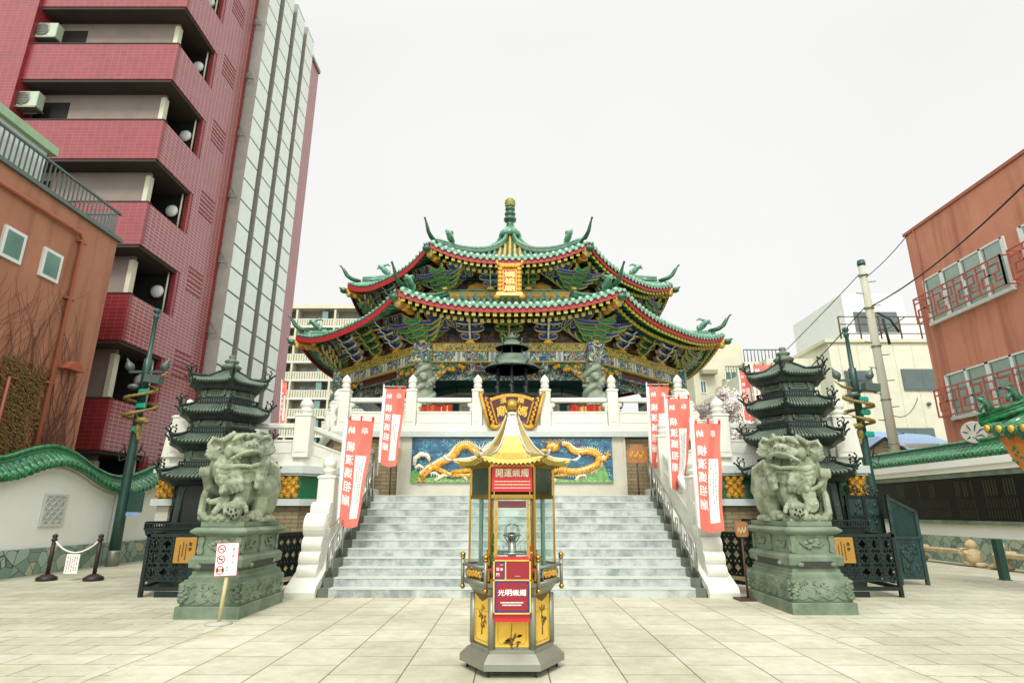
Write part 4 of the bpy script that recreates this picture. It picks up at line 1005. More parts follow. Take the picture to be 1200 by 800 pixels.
def roof(ap0, ap1, prof, lift, gold=0, hips=None):
    """prof(s): height from the inner edge s=0 to the eave s=1"""
    def ap(s): return ap0 + (ap1 - ap0) * s
    def S(k, s, t): return FP(k, ap(s) + .1 * abs(t) ** 3 * s ** 4, 0, 0) + fr(k)[1] * (ap(s) * T225 * t) + Vector((0, 0, prof(s) + lift * abs(t) ** 2.6 * s ** 2.5))
    rt = MB()
    for k in range(8):
        NT, NSS = 12, 8
        top = [[S(k, j / NSS, -1 + 2 * i / NT) for i in range(NT + 1)] for j in range(NSS + 1)]
        rt.add([p for r in top for p in r], [(j * (NT + 1) + i, j * (NT + 1) + i + 1, (j + 1) * (NT + 1) + i + 1, (j + 1) * (NT + 1) + i) for j in range(NSS) for i in range(NT)], 1, True)
        half = ap1 * T225; sp = .24; n = int(half / sp)
        for j in range(-n, n + 1):
            u = j * sp
            s0 = max(0, (abs(u) / T225 - ap0) / (ap1 - ap0)) if ap1 > ap0 else 0
            if s0 > .97: continue
            m_ = 0
            if abs(u) < gold and k in VIS: m_ = 2
            ns = max(2, int((1 - s0) * 8)); pts = []
            for i in range(ns + 1):
                s_ = s0 + (1 - s0) * i / ns; pts.append(S(k, s_, u / (ap(s_) * T225)) + Vector((0, 0, .03)))
            rt.tube(pts, .075, 6, m_, caps=True)
            # round end tile and the pointed drip tile beside it
            e = pts[-1]; d, tt = fr(k)
            if k in VIS:
                rt.lathe([(.088, -.01), (.088, .05), (.06, .055), (.02, .07)], n=9, mi=3, M=frame(e + d * .0, tt, Vector((0, 0, 1)).cross(d) * 0 + Vector((0, 0, 1))) @ Matrix.Rotation(0 if True else 0, 4, 'X'))
                c = S(k, 1, (u + sp / 2) / half) if abs(u + sp / 2) < half else None
                if c is not None:
                    c = c + d * .04
                    rt.add([c - tt * .1 + Vector((0, 0, .03)), c + tt * .1 + Vector((0, 0, .03)), c + tt * .07 - Vector((0, 0, .07)), c - Vector((0, 0, .14)), c - tt * .07 - Vector((0, 0, .07))], [(0, 1, 2, 3, 4)], 3)
    ro = rt.build('roof', ['roof_tile', 'roof_tile_dark', 'roof_gold_tile', mat('tile_end', '#44866a', .3, vs=9, col2='#9cc6ae', coat=.3) if 'tile_end' not in MATS else 'tile_end'], TM, world=True)
    # eave edge: red board, rafters, soffit
    for k in range(8):
        half = ap1 * T225
        d, tt = fr(k)
        def E_(t, inn, dz, s=1): return S(k, 1, t) - d * inn + Vector((0, 0, dz)) - tt * (inn * T225 * t)
        b = MB(); N = 16
        b.loft([[E_(-1 + 2 * i / N, a_, z_) for a_, z_ in ((.02, -.03), (.02, -.24), (.07, -.24), (.07, -.03))] for i in range(N + 1)], 0, False)
        b.build('fascia', ['fascia_red'], TM, fix=True)
        if k not in VIS: continue
        b = MB(); n = int(half * 2 / .235)
        for row, (inn, dz, ln, off) in enumerate(((.1, -.29, .9, 0), (.4, -.42, 1.3, .5))):
            for i in range(n):
                t = -1 + 2 * (i + .5 + off * .0) / n
                a_ = E_(t, inn, dz); M = frame(a_, tt, Vector((0, 0, 1)))
                rise = .32 if row == 0 else .4
                # M: x along the eave, y up, z outwards
                for (z0, z1, mi, w_) in ((-.07, .012, 1, .064), (-ln, -.07, 0, .055)):
                    vs = [(x, y + (-zz) * rise, zz) for zz in (z0, z1) for (x, y) in ((-w_, -w_), (w_, -w_), (w_, w_), (-w_, w_))]
                    b.add(vs, [(0, 3, 2, 1), (4, 5, 6, 7), (0, 1, 5, 4), (1, 2, 6, 5), (2, 3, 7, 6), (3, 0, 4, 7)], mi, False, M)
        b.build('rafter_row', ['eave_green', 'eave_yellow'], TM)
        b = MB(); b.loft([[E_(-1 + 2 * i / N, a_, z_) for a_, z_ in ((.06, -.2), (.9, .0), (2.6, .35))] for i in range(N + 1)], 0, False, False, close=False); b.build('soffit', ['beam_red'], TM)
    # hip ridges, beasts and horns
    for k in range(8):
        pts = [S(k, s_ / 12, 1) + Vector((0, 0, .1)) for s_ in range(0, 13)]
        d = (fr(k)[0] + fr(k + 1)[0]).normalized()
        b = MB()
        for (dz, r, m_) in ((0.0, .11, 1), (.08, .085, 0), (.15, .07, 1), (.2, .08, 0)): b.tube([p + Vector((0, 0, dz * min(1, 1.3 - i / 12 * .6))) for i, p in enumerate(pts[:-1])], r, 6, m_, up=(0, 0, 1))
        h = b.build('hip_ridge', ['roof_tile', 'roof_tile_dark'], TM)
        e = pts[-1]
        b = MB(); hp = [e - d * .5 + Vector((0, 0, .12)), e - d * .15 + Vector((0, 0, .2)), e + d * .06 + Vector((0, 0, .32)), e + d * .18 + Vector((0, 0, .5)), e + d * .27 + Vector((0, 0, .66)), e + d * .36 + Vector((0, 0, .76)), e + d * .4 + Vector((0, 0, .73))]
        b.tube(hp, [.1, .09, .07, .05, .035, .042, .015], 8, 0)
        b.tube([p - d * .09 for p in hp[:5]], [.08, .07, .05, .035, .012], 6, 0)
        b.build('horn', ['roof_tile_dark'], h)
        b = MB(); o = S(k, .8, 1) + Vector((0, 0, .38)); v = Vector((0, 0, 1))
        b.tube([o - d * .25, o - d * .05 + v * .18, o + d * .1 + v * .33, o + d * .28 + v * .36], [.09, .14, .12, .07], 8); b.tube([o + d * .05 + v * .4, o - d * .15 + v * .52, o - d * .3 + v * .45], [.06, .05, .015], 6); b.ell(o - d * .2 + v * .1, (.12, .12, .16)); b.tube([o + d * .2 + v * .3, o + d * .32 + v * .22], [.05, .03], 6)
        b.build('ridge_beast', ['roof_tile'], h)
        if k - 0 in (-2, -1, 0, 1, 2, 7, 6, 5) :
            b = MB(); o = S(k, 1, 1) + v * -.32
            b.tube([o - d * 1.7 + v * -.05, o - d * .9 - v * .15, o - d * .2 - v * .05, o + d * .12 + v * .02], [.17, .16, .14, .12], 6, 0, up=(0, 0, 1)); 
            b.ell(o + d * .12, (.17, .17, .13), 1); b.tube([o + d * .2 + v * .05, o + d * .33 + v * .12], [.07, .03], 6, 1)
            for j in range(4): q_ = o - d * (.1 + .2 * j) - v * .12; b.tube([q_ + v * .1 - d * .05, q_ - v * .1, q_ - v * .14 + d * .04], [.13, .12, .05], 6, 2 if j % 2 else 3)
            b.build('corner_beam', ['gold_dark', 'roof_tile_dark', 'paint_orange', 'paint_yellow'], TM)
    return S

# ---------------------------------------------------------------- bracket sets
def plate(b, poly, y0, y1, m_in, m_edge, M=None, g=.016):
    """a painted board: coloured face with a light outline"""
    cx = sum(p[0] for p in poly) / len(poly); cz = sum(p[1] for p in poly) / len(poly)
    n = len(poly); big = []
    for i in range(n):
        a = Vector(poly[i - 1]); c = Vector(poly[i]); e = Vector(poly[(i + 1) % n])
        t1 = (c - a).normalized(); t2 = (e - c).normalized(); nn = Vector((t1.y + t2.y, -t1.x - t2.x))
        if nn.length < 1e-4: nn = Vector((t1.y, -t1.x))
        nn.normalize(); big.append((c.x + nn.x * g, c.y + nn.y * g))
    ar = sum(poly[i][0] * poly[(i + 1) % n][1] - poly[(i + 1) % n][0] * poly[i][1] for i in range(n))
    if ar < 0: big = [(2 * p[0] - q_[0], 2 * p[1] - q_[1]) for p, q_ in zip(poly, big)]
    b.prism(big, y0, y1, m_edge, M); b.prism(poly, y0 - .01, y1 + .01, m_in, M)
def arm_poly(w_, h=.13):
    r = [(-w_, h), (-w_ + .02, h * .4), (-w_ * .78, 0), (-w_ * .35, -.03), (w_ * .35, -.03), (w_ * .78, 0), (w_ - .02, h * .4), (w_, h)]
    return r + [(w_ - .1, h + .02), (w_ - .16, h * .6), (-w_ + .16, h * .6), (-w_ + .1, h + .02)]
def bracket_set(colour, tiers=4):
    b = MB(); z = 0
    b.box(-.1, .1, -.02, .2, -.1, .05, 2, bev=.02); b.box(-.14, .14, -.02, .24, -.13, -.08, 2)
    for i in range(tiers):
        z = .05 + i * .225; w_ = (.3, .44, .52, .58)[i]; y = .12 + i * .2
        plate(b, [(x, zz + z) for x, zz in arm_poly(w_)], y, y + .1, 0, 1)
        plate(b, [(x * .72, zz + z + .02) for x, zz in arm_poly(w_)], y - .2, y - .1, 3, 1)
        for sx in (-1, -.5, .5, 1): b.box(sx * (w_ - .07) - .055, sx * (w_ - .07) + .055, y - .01, y + .12, z + .13, z + .19, 2 if sx in (-1, 1) else 3)
        # nose pointing outwards
        b.prism([(-.1, z + .12), (-.1, z - .02), (y + .1, z - .04), (y + .28, z + .05), (y + .34, z + .14), (y + .24, z + .1), (y + .1, z + .12)], -.05, .05, 4 if i % 2 else 0, ax='x')
        b.prism([(y, z + .135), (y, z - .05), (y + .1, z - .055), (y + .295, z + .035), (y + .36, z + .16), (y + .24, z + .115)], -.03, .03, 1, ax='x')
    b.box(-.07, .07, .2, .9, .93, 1.03, 5)
    b.ell((0, .86, 1.0), (.06, .06, .09), 5); b.ell((0, .8, 1.12), (.07, .06, .1), 6, 8)
    me = MB_mesh(b, 'bracket', [colour, 'paint_yellow' if colour == 'paint_green' else 'paint_cream', 'gold', 'paint_blue_light' if colour == 'paint_blue' else 'paint_green', 'paint_teal', 'beam_red', 'paint_cream'])
    return me
def MB_mesh(b, name, mats):
    o = b.build(name, mats); me = o.data; bpy.data.objects.remove(o); return me
def inst(me, name, M, parent):
    o = bpy.data.objects.new(name, me); COL.objects.link(o); o.parent = parent
    o.matrix_basis = Matrix.Translation(-Vector(parent.location)) @ M
    return o
me_blue = bracket_set('paint_blue'); me_green = bracket_set('paint_green')
def hook(b, M, ln, z, m_in, m_edge, w_=.05):
    """long curved arm with an upturned tip, pointing along +y"""
    p = [(-.1, z + .05), (-.1, z - .1), (ln * .5, z - .12), (ln * .8, z - .05), (ln, z + .12), (ln * .98, z + .24), (ln * .88, z + .1), (ln * .7, z + .04), (ln * .4, z + .02)]
    b.prism(p, -w_, w_, m_in, M, ax='x')
    b.prism([(y, zz + (.022 if i < 1 or i > 4 else -.022)) for i, (y, zz) in enumerate(p)], -w_ * .6, w_ * .6, m_edge, M, ax='x')
def feather(b, M, y0, z0, ln, rise, m_in=0, m_edge=1, w_=.085):
    T_ = M @ Matrix.Translation((0, y0, z0)) @ Matrix.Rotation(math.atan2(rise, ln), 4, 'X')
    l = math.hypot(ln, rise)
    out = [(0, -.07), (l * .6, -.09), (l * .9, -.06), (l, .02), (l * .85, .09), (l * .4, .08), (0, .05)]
    b.prism(out, -w_, w_, m_edge, T_, ax='x')
    b.prism([(y * .94 + .02, z * .72) for y, z in out], -w_ - .012, w_ + .012, m_in, T_, ax='x')
    b.box(-w_ * .62, w_ * .62, l * .92, l * 1.0 + .02, -.05, .05, m_in, T_)
def corner_set():
    b = MB()
    def tier(a, rad, z, w_, mi, me_, h=.15):
        M = Matrix.Rotation(R(a), 4, 'Z')
        pl = [(x, zz * h / .13 + z) for x, zz in arm_poly(w_)]
        T_ = M @ Matrix.Translation((0, rad, 0)) @ Matrix.Translation((0, 0, z)) @ Matrix.Rotation(R(-28), 4, 'X') @ Matrix.Translation((0, 0, -z))
        plate(b, pl, -.05, .05, mi, me_, T_, g=.02)
    for i in range(4):
        z = .0 + .15 * i; rad = .15 + .2 * i
        tier(0, rad + .1, z, .2 + .03 * i, 2, 3, .14)
        for wa in (0, -40, 40):
            for sx in (-1, 1):     # sweeping wings with upturned tips, like fern leaves
                x1 = (.42 + .2 * i) * (1 if wa == 0 else .8)
                pl = [(sx * .02, .05), (sx * .02, -.05), (sx * x1 * .5, -.075), (sx * x1 * .85, -.02), (sx * x1, .1), (sx * (x1 + .06), .24), (sx * (x1 - .07), .13), (sx * x1 * .7, .06), (sx * x1 * .35, .035)]
                M = Matrix.Rotation(R(wa), 4, 'Z') @ Matrix.Translation((0, rad + (.08 if wa == 0 else 0), z + (.07 if wa else 0))) @ Matrix.Rotation(R(-sx * 14), 4, 'Z') @ Matrix.Rotation(R(-20), 4, 'X')
                plate(b, pl, -.045, .045, 2 if (i + (wa != 0)) % 4 != 3 else 6, 3, M, g=.02)
        for sg in (-1, 1):   # arms along the two walls
            T_ = Matrix.Rotation(R(sg * -67.5), 4, 'Z'); x1 = .6 + .2 * i
            p = [(.05, z + .03), (.1, z - .05), (x1 * .7, z - .05), (x1, z + .04), (x1 + .1, z + .2), (x1 - .06, z + .1), (x1 * .6, z + .05)]
            off = .12 + i * .1
            b.prism(p, off - .05, off + .05, 6 if i % 2 else 2, T_, ax='x'); b.prism([(q[0] * 1.03, q[1] + (.025 if k in (4, 5, 6, 0) else -.025)) for k, q in enumerate(p)], off - .03, off + .03, 3, T_, ax='x')
    for sg in (-1, 1):       # broad painted lever ends, leaning in a row over each wall
        for row, (z, out, n) in enumerate(((.66, .78, 4), (.5, .55, 3))):
            for j in range(n):
                u = .22 + .27 * j + .1 * row
                T_ = Matrix.Rotation(R(sg * -22.5), 4, 'Z') @ Matrix.Translation((sg * u, out + .1 - .12 * j * 0, z + .02 * j)) @ Matrix.Rotation(R(-30), 4, 'X') @ Matrix.Rotation(R(sg * -34), 4, 'Y')
                el = [((.105 + .02 * math.sin(k * .524)) * math.cos(k * .524), .25 * math.sin(k * .524) + .02) for k in range(12)]
                plate(b, el, -.04, .04, 0, 1, T_, g=.022)
                b.prism([(x * .4, z_ * .7) for x, z_ in el], -.056, .056, 1 if (j + row) % 2 else 6, T_); b.prism([(x * .2, z_ * .5) for x, z_ in el], -.062, .062, 0, T_)
    b.ell((0, 1.15, .98), (.14, .14, .14), 4); b.box(-.1, .1, -.05, .3, -.15, .02, 4, bev=.02)
    return MB_mesh(b, 'corner_bracket', ['dark_blue', 'paint_cream_gold' if 'paint_cream_gold' in MATS else mat('paint_cream_gold', '#b3ac7c', .5, var=.1), 'paint_green', 'paint_yellow', 'gold', 'gold_dark', 'paint_blue'])
me_corner = corner_set()

def storey(ap, half, z0, z1, nb, sc_z):
    """bracket zone between beam top z0 and soffit z1 round an octagon of apothem ap"""
    for k in VIS:
        for i in range(nb):
            u = (i - (nb - 1) / 2) * (half * 2 / (nb + 1.3))
            S_ = Matrix.Diagonal((sc_z[1] * (-1), sc_z[1], sc_z[0], 1))
            inst(me_green if (i + (nb // 2) * 1) % 2 == 0 and nb % 2 and False or (i == nb // 2) else me_blue, 'bracket', FM(k, ap + .02, u, z0 + .1) @ Matrix.Diagonal((sc_z[1], sc_z[1], sc_z[0], 1)), TM)
    for k in (-3, -2, -1, 0, 1, 2):
        a = R(-90 + 45 * k + 22.5); d = Vector((math.cos(a), math.sin(a), 0)); o = TC + d * (ap / math.cos(R(22.5)) - .02) + Vector((0, 0, z0 + .1))
        t = Vector((-math.sin(a), math.cos(a), 0)); M = Matrix.Identity(4)
        for i in range(3): M[i][0] = -t[i]; M[i][1] = d[i]; M[i][2] = (0, 0, 1)[i]; M[i][3] = o[i]
        inst(me_corner, 'corner_bracket', M @ Matrix.Diagonal((sc_z[1], sc_z[1], sc_z[0], 1)), TM)

# lower storey
AC = 7.24; HC = AC * T225
gd = MATS
lowS = roof(5.75, 9.03, lambda s: 9.75 - 1.52 * (1 - (1 - s) ** 1.35), .55)
upS = roof(.15, 7.24, lambda s: 15.3 - 4.52 * (s ** .66), .62, gold=.6)
storey(AC, HC, 7.38, 8.5, 3, (.98, 1.12)); storey(5.9, 5.9 * T225, 9.95, 11.0, 2, (.85, 1.0))
# beams, panels, core walls
for k in VIS:
    b = MB(); M = FM(k, AC, 0, 0)
    b.box(-HC, HC, -.2, .2, 7.08, 7.34, 1, M); b.box(-HC, HC, -.2, .16, 6.7, 7.08, 0, M)
    for z in (7.34, 7.08, 6.68): b.box(-HC, HC, -.22, .225, z - .012, z + .02, 2, M)
    n = 5
    for i in range(n + 1):
        x = -HC + 2 * HC * i / n
        for dx, mi in ((-.09, 3), (.0, 4), (.09, 3)): b.box(x + dx - .04, x + dx + .04, .16, .172, 6.71, 7.06, mi, M)
    b.build('beam', ['beam_paint', 'beam_paint_gold', 'paint_yellow', 'paint_cream', 'paint_blue_light'], TM)
    b = MB(); b.box(-HC * .97, HC * .97, -.12, -.02, 7.34, 8.6, 0, M)
    for i in range(4):
        x = (i - 1.5) * 1.3 * 1.02 * (HC / 3); pl = [(x - .42, 8.12), (x - .2, 8.2), (x - .12, 8.33), (x + .12, 8.33), (x + .2, 8.2), (x + .42, 8.12), (x + .5, 8.45), (x - .5, 8.45)]
        if abs(x) < HC - .4: b.prism(pl, .1, .3, 1, M); b.prism([(x - .1, 8.2), (x, 8.28), (x + .1, 8.2)], .3, .32, 2, M); b.box(x - .45, x + .45, .1, .28, 8.45, 8.6, 3, M)
    b.box(-HC, HC, .0, .8, 8.52, 8.62, 3, M); b.box(-HC * .97, HC * .97, -.06, .1, 7.85, 7.98, 4, M)
    b.build('bracket_panel', ['panel_paint', 'paint_yellow', 'banner_deep', 'fascia_red', 'paint_teal'], TM)
    b = MB()  # carved hangings beside the columns
    for sx in (-1, 1):
        b.prism([(sx * (HC - .3), 6.7), (sx * (HC - 1.5), 6.7), (sx * (HC - 1.2), 6.52), (sx * (HC - .8), 6.42), (sx * (HC - .55), 6.15), (sx * (HC - .3), 5.95)], -.06, .06, 0, M)
        for j in range(9): b.ell((sx * (HC - .4 - .12 * j), .08, 6.55 - .2 * math.sin(j * 1.7) * (1 - j / 10) - .1 * (1 - j / 9)), (.1, .09, .08), 1 if j % 3 else 2, 8, M)
    b.box(-HC + .4, HC - .4, -.5, -.4, 6.15, 6.7, 3, M); b.box(-HC + 1.6, HC - 1.6, -.05, .0, 6.38, 6.7, 3, M); b.box(-1.2, 1.2, -.04, .02, 6.42, 6.68, 4, M)
    b.build('carved_hanging', ['carving_paint', 'gold_dark', 'paint_green', 'beam_paint', 'maroon'], TM)
    # inner wall of the hall
    Mi = FM(k, 4.9, 0, 0); hi = 4.9 * T225
    b = MB(); b.box(-hi, hi, -.1, 0, 3.97, 7.3, 0, Mi)
    b.box(-hi, hi, 0, .08, 5.95, 6.05, 1, Mi); b.box(-hi, hi, 0, .12, 6.05, 6.25, 0, Mi); b.box(-hi, hi, 0, .05, 5.72, 5.8, 1, Mi)
    b.build('wall', ['paint_teal', 'cream_dark'], TM)
    for x in ((-1.45, 1.45) if k in (0,) else (-1.2, 0, 1.2)):
        b = MB(); w_ = .5
        for (xa, xb, za, zb_) in ((x - w_, x + w_, 5.5, 5.6), (x - w_, x - w_ + .1, 3.97, 5.5), (x + w_ - .1, x + w_, 3.97, 5.5)): b.box(xa, xb, 0, .1, za, zb_, 0, Mi)
        f_ = b.build('window_frame', ['beige_stone'], TM)
        b = MB(); b.box(x - w_ + .1, x + w_ - .1, .01, .04, 4.2, 5.5, 0, Mi); b.build('pane', ['window_glass'], f_)
    if k == 0:
        b = MB(); b.box(-.75, .75, .01, .05, 3.97, 5.6, 0, Mi); b.box(-.8, .8, .05, .1, 5.6, 5.68, 1, Mi); b.build('doorway', ['black', 'gold_dark'], TM)
    # upper drum
    A2 = 5.83; h2 = A2 * T225; M2 = FM(k, A2, 0, 0)
    b = MB(); b.box(-h2, h2, -.3, -.1, 9.4, 11.4, 0, M2); b.box(-h2 * .98, h2 * .98, -.1, .05, 9.93, 10.0, 3, M2)
    for i in range(3):
        x = (i - 1) * 1.25; b.prism([(x - .4, 10.55), (x - .15, 10.72), (x, 10.8), (x + .15, 10.72), (x + .4, 10.55), (x + .45, 10.9), (x - .45, 10.9)], -.05, .15, 1, M2); b.prism([(x - .09, 10.62), (x, 10.7), (x + .09, 10.62)], .15, .17, 2, M2)
        b.prism([(x - .45, 10.0), (x - .35, 10.2), (x, 10.32), (x + .35, 10.2), (x + .45, 10.0)], -.1, .04, 4, M2)
    b.box(-h2, h2, -.05, .6, 11.0, 11.1, 3, M2); b.box(-h2, h2, -.1, .04, 10.42, 10.5, 5, M2)
    b.build('bracket_panel', ['panel_paint', 'paint_yellow', 'banner_deep', 'fascia_red', 'gold_dark', 'paint_teal'], TM)
    b = MB(); b.box(-h2 * 1.01, h2 * 1.01, -.05, .14, 9.62, 9.93, 0, M2)
    for i in range(9):
        x = -h2 + h2 * 2 * (i + .5) / 9; b.box(x - .2, x + .2, .14, .155, 9.67, 9.88, 1, M2)
    b.box(-h2 * 1.02, h2 * 1.02, -.05, .19, 9.93, 9.97, 0, M2); b.box(-h2 * 1.03, h2 * 1.03, -.05, .22, 9.55, 9.62, 0, M2)
    b.build('ornamental_ridge', ['roof_tile', 'gold_dark'], TM)
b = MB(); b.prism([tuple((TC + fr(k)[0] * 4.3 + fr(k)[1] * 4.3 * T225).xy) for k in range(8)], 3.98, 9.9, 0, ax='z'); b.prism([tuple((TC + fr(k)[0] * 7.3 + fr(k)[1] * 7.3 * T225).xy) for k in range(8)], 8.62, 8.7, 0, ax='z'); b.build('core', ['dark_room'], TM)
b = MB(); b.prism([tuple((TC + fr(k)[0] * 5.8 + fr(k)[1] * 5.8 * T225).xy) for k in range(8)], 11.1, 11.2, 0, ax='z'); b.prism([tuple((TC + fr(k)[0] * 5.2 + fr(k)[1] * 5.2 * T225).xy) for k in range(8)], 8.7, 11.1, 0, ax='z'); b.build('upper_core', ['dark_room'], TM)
# dragon columns
def column_mesh():
    b = MB(); b.lathe([(.45, 0), (.45, .15), (.36, .2), (.3, .3), (.3, 2.65), (.34, 2.72)], n=18)
    rn = random.Random(5)
    for ph in (0, math.pi):
        pts = [((.33) * math.cos(a * 1.0 + ph), .33 * math.sin(a + ph), .35 + a * .19) for a in [i * .35 for i in range(36)] if .35 + a * .19 < 2.6]
        b.tube(pts, .1, 8)
    for _ in range(70):
        a = rn.uniform(0, 6.28); z = rn.uniform(.3, 2.6); r = rn.uniform(.05, .1); b.ell((.33 * math.cos(a), .33 * math.sin(a), z), (r, r, r * .8), 0, 8)
    b.ell((0, -.4, 2.15), (.16, .16, .14)); b.ell((.05, -.5, 2.05), (.1, .12, .07))
    return MB_mesh(b, 'column', ['carved_stone'])
mc = column_mesh()
for k in (-3, -2, -1, 0, 1, 2):
    a = R(-90 + 45 * k + 22.5); d = Vector((math.cos(a), math.sin(a), 0)); o = TC + d * (AC / math.cos(R(22.5)))
    inst(mc, 'column', Matrix.Translation((o.x, o.y, 3.97)), TM)
    b = MB(); b.box(-.33, .33, -.33, .33, 6.66, 7.36, 0, TR(o.x, o.y, 0, a)); b.box(-.2, .2, -.2, .2, 7.36, 7.5, 1, TR(o.x, o.y, 0, a)); b.build('column_head', ['beam_paint', 'gold'], TM)
# finial
mat('olive_gilt', '#6f7a34', .4, vs=8, col2='#a8a04a')
b = MB(); b.lathe([(.6, -.3), (.55, -.05), (.4, .1), (.28, .22), (.24, .32)], (TC.x, TC.y, 15.5), 18, 1)
b.lathe([(.24, .3), (.2, .42), (.17, .55), (.3, .62), (.34, .72), (.3, .82), (.17, .88), (.26, .95), (.3, 1.04), (.26, 1.12), (.16, 1.18), (.24, 1.24), (.27, 1.32), (.24, 1.4), (.17, 1.45)], (TC.x, TC.y, 15.5), 18, 0)
b.lathe([(.2, 1.45), (.28, 1.52), (.22, 1.58), (.3, 1.66), (.24, 1.74), (.28, 1.8), (.15, 1.86), (.18, 1.92), (.02, 1.96)], (TC.x, TC.y, 15.5), 14, 2)
b.build('finial', ['roof_tile_dark', 'roof_tile', 'olive_gilt'], TM)

# ---------------------------------------------------------------- the name tablet between the roofs
N = thing('name_tablet', 'upright gilt name tablet with red ground hanging between the two temple roofs', 'tablet', (0, 20.6, 9.5))
A_ = P(583, 347, 19.7); B_ = P(611, 309, 20.1)
M = frame(((A_.x + B_.x) / 2, 19.9, (A_.z + B_.z) / 2), (1, 0, 0), (0, .22, 1)); hw = (B_.x - A_.x) / 2; hh = (B_.z - A_.z) / 2
b = MB(); b.box(-hw, hw, -hh, hh, -.06, 0, 0, M)
for sx in (-1, 1):
    for j in range(8): b.ell((sx * hw * .8, -hh + hh * 2 * (j + .5) / 8, .04), (.1, .1, .05), 0, 8, M)
    b.ell((sx * hw * 1.02, -hh * 1.08, .05), (.12, .12, .1), 0, 10, M); b.tube([(sx * hw * .95, hh * .8, .05), (sx * hw * 1.12, hh * 1.12, .08)], [.05, .06], 6, 0, M=M)
for j in range(5): b.ell((-hw * .6 + hw * 1.2 * j / 4, hh * .83, .04), (.11, .12, .06), 0, 8, M)
b.box(-hw * 1.08, hw * 1.08, -hh * 1.05, -hh * .88, -.02, .12, 1, M)
b.build('frame', ['gold_dark', 'gold'], N)
b = MB(); b.box(-hw * .5, hw * .5, -hh * .78, hh * .58, 0, .02, 0, M); g_ = b.build('ground', ['banner_deep'], N)
b = MB()
for ch, yy in (('媽', .3), ('祖', -.12), ('廟', -.55)): b.text(ch, hw * .9, hh * .36, M @ Matrix.Translation((0, hh * yy, .045)), 0)
b.build('lettering', ['gold'], g_)

# ---------------------------------------------------------------- fan shaped plaque
F = thing('fan_plaque', 'fan shaped maroon and gold name plaque hung on the terrace balustrade', 'plaque', (0, 16.8, 4.4))
o = Vector((0, 16.86, 4.42)); M = front(o)
def fan(r0, r1, a0, a1, n=14, cz=-1.05): 
    pts = [(r1 * math.sin(R(a0 + (a1 - a0) * i / n)), cz + r1 * math.cos(R(a0 + (a1 - a0) * i / n))) for i in range(n + 1)]
    return pts + [(r0 * math.sin(R(a1 + (a0 - a1) * i / n)), cz + r0 * math.cos(R(a1 + (a0 - a1) * i / n))) for i in range(n + 1)]
b = MB(); b.prism(fan(.72, 1.52, -24, 24), -.08, 0, 0, M, ax='z'); b.build('board', ['maroon'], F)
b = MB(); b.prism(fan(1.44, 1.53, -25, 25), -.06, .02, 0, M, ax='z'); b.prism(fan(.7, .77, -24, 24), -.06, .02, 0, M, ax='z'); b.build('gilt_edge', ['gold_dark'], F)
for sg in (-1, 1):
    b = MB(); b.prism([(sg * .6, .33), (sg * .76, .42), (sg * .82, .4), (sg * .93, .5), (sg * .8, -.1), (sg * .62, -.55), (sg * .42, -.5), (sg * .38, -.3)], -.07, .0, 1, M, ax='z')
    b.tube([(sg * .93, .5, .03), (sg * .66, -.5, .03)], .05, 8, 0, M=M); b.tube([(sg * .86, .46, .04), (sg * .6, -.5, .04)], .02, 6, 1, M=M)
    for j in range(12): s_ = j / 11; b.ell((sg * (.76 - .24 * s_ + .03 * (j % 2)), .33 - .75 * s_, .02), (.05, .05, .03), 0, 7, M); b.ell((sg * (.62 - .18 * s_), .22 - .6 * s_, .02), (.03, .04, .02), 0, 6, M)
    b.tube([(sg * .62, -.5, .04), (sg * .45, -.52, .05), (sg * .3, -.42, .04)], [.08, .07, .03], 8, 0, M=M); b.ell((sg * .93, .52, .03), (.07, .05, .06), 0, 8, M)
    b.build('scroll_end', ['gold_dark', 'maroon'], F)
b = MB()
for ch, x, y, s_ in (('横', .26, .29, .19), ('濱', -.26, .29, .19), ('媽', .3, -.03, .3), ('祖', 0, .03, .3), ('廟', -.3, -.03, .3)): b.text(ch, s_, s_, M @ Matrix.Translation((x, y, .012)) @ Matrix.Rotation(-x * .7, 4, 'Z'), 0)
b.build('lettering', ['gold'], F)

# ---------------------------------------------------------------- big incense burner with canopy on the terrace
I = thing('incense_burner', 'large bronze incense burner under a two tier round canopy on the terrace', 'incense burner', (0, 18.6, 3.97))
b = MB(); c = (0, 18.6, 0)
b.lathe([(.9, 6.03), (.92, 6.08), (.62, 6.28), (.47, 6.45), (.46, 6.5)], c, 24, 0); b.lathe([(.9, 6.03), (.5, 6.1), (.3, 6.12)], c, 24, 1)
b.lathe([(.55, 6.75), (.56, 6.79), (.34, 6.93), (.22, 7.02), (.12, 7.06)], c, 24, 0); b.lathe([(.55, 6.75), (.3, 6.8), (.1, 6.8)], c, 24, 1)
b.build('canopy', ['bronze_light', 'bronze'], I)
b = MB()
for j in range(6): a = j * 1.047 + .5; b.tube([(.38 * math.cos(a), 18.6 + .38 * math.sin(a), 6.45), (.38 * math.cos(a), 18.6 + .38 * math.sin(a), 6.78)], .03, 6)
b.lathe([(.12, 7.05), (.2, 7.1), (.16, 7.16), (.08, 7.2), (.03, 7.32)], c, 12, 1)
for j in range(5): b.tube([(.0 + (j - 2) * .07, 18.55, 7.08), ((j - 2) * .13, 18.5, 7.22)], [.04, .01], 5, 1)
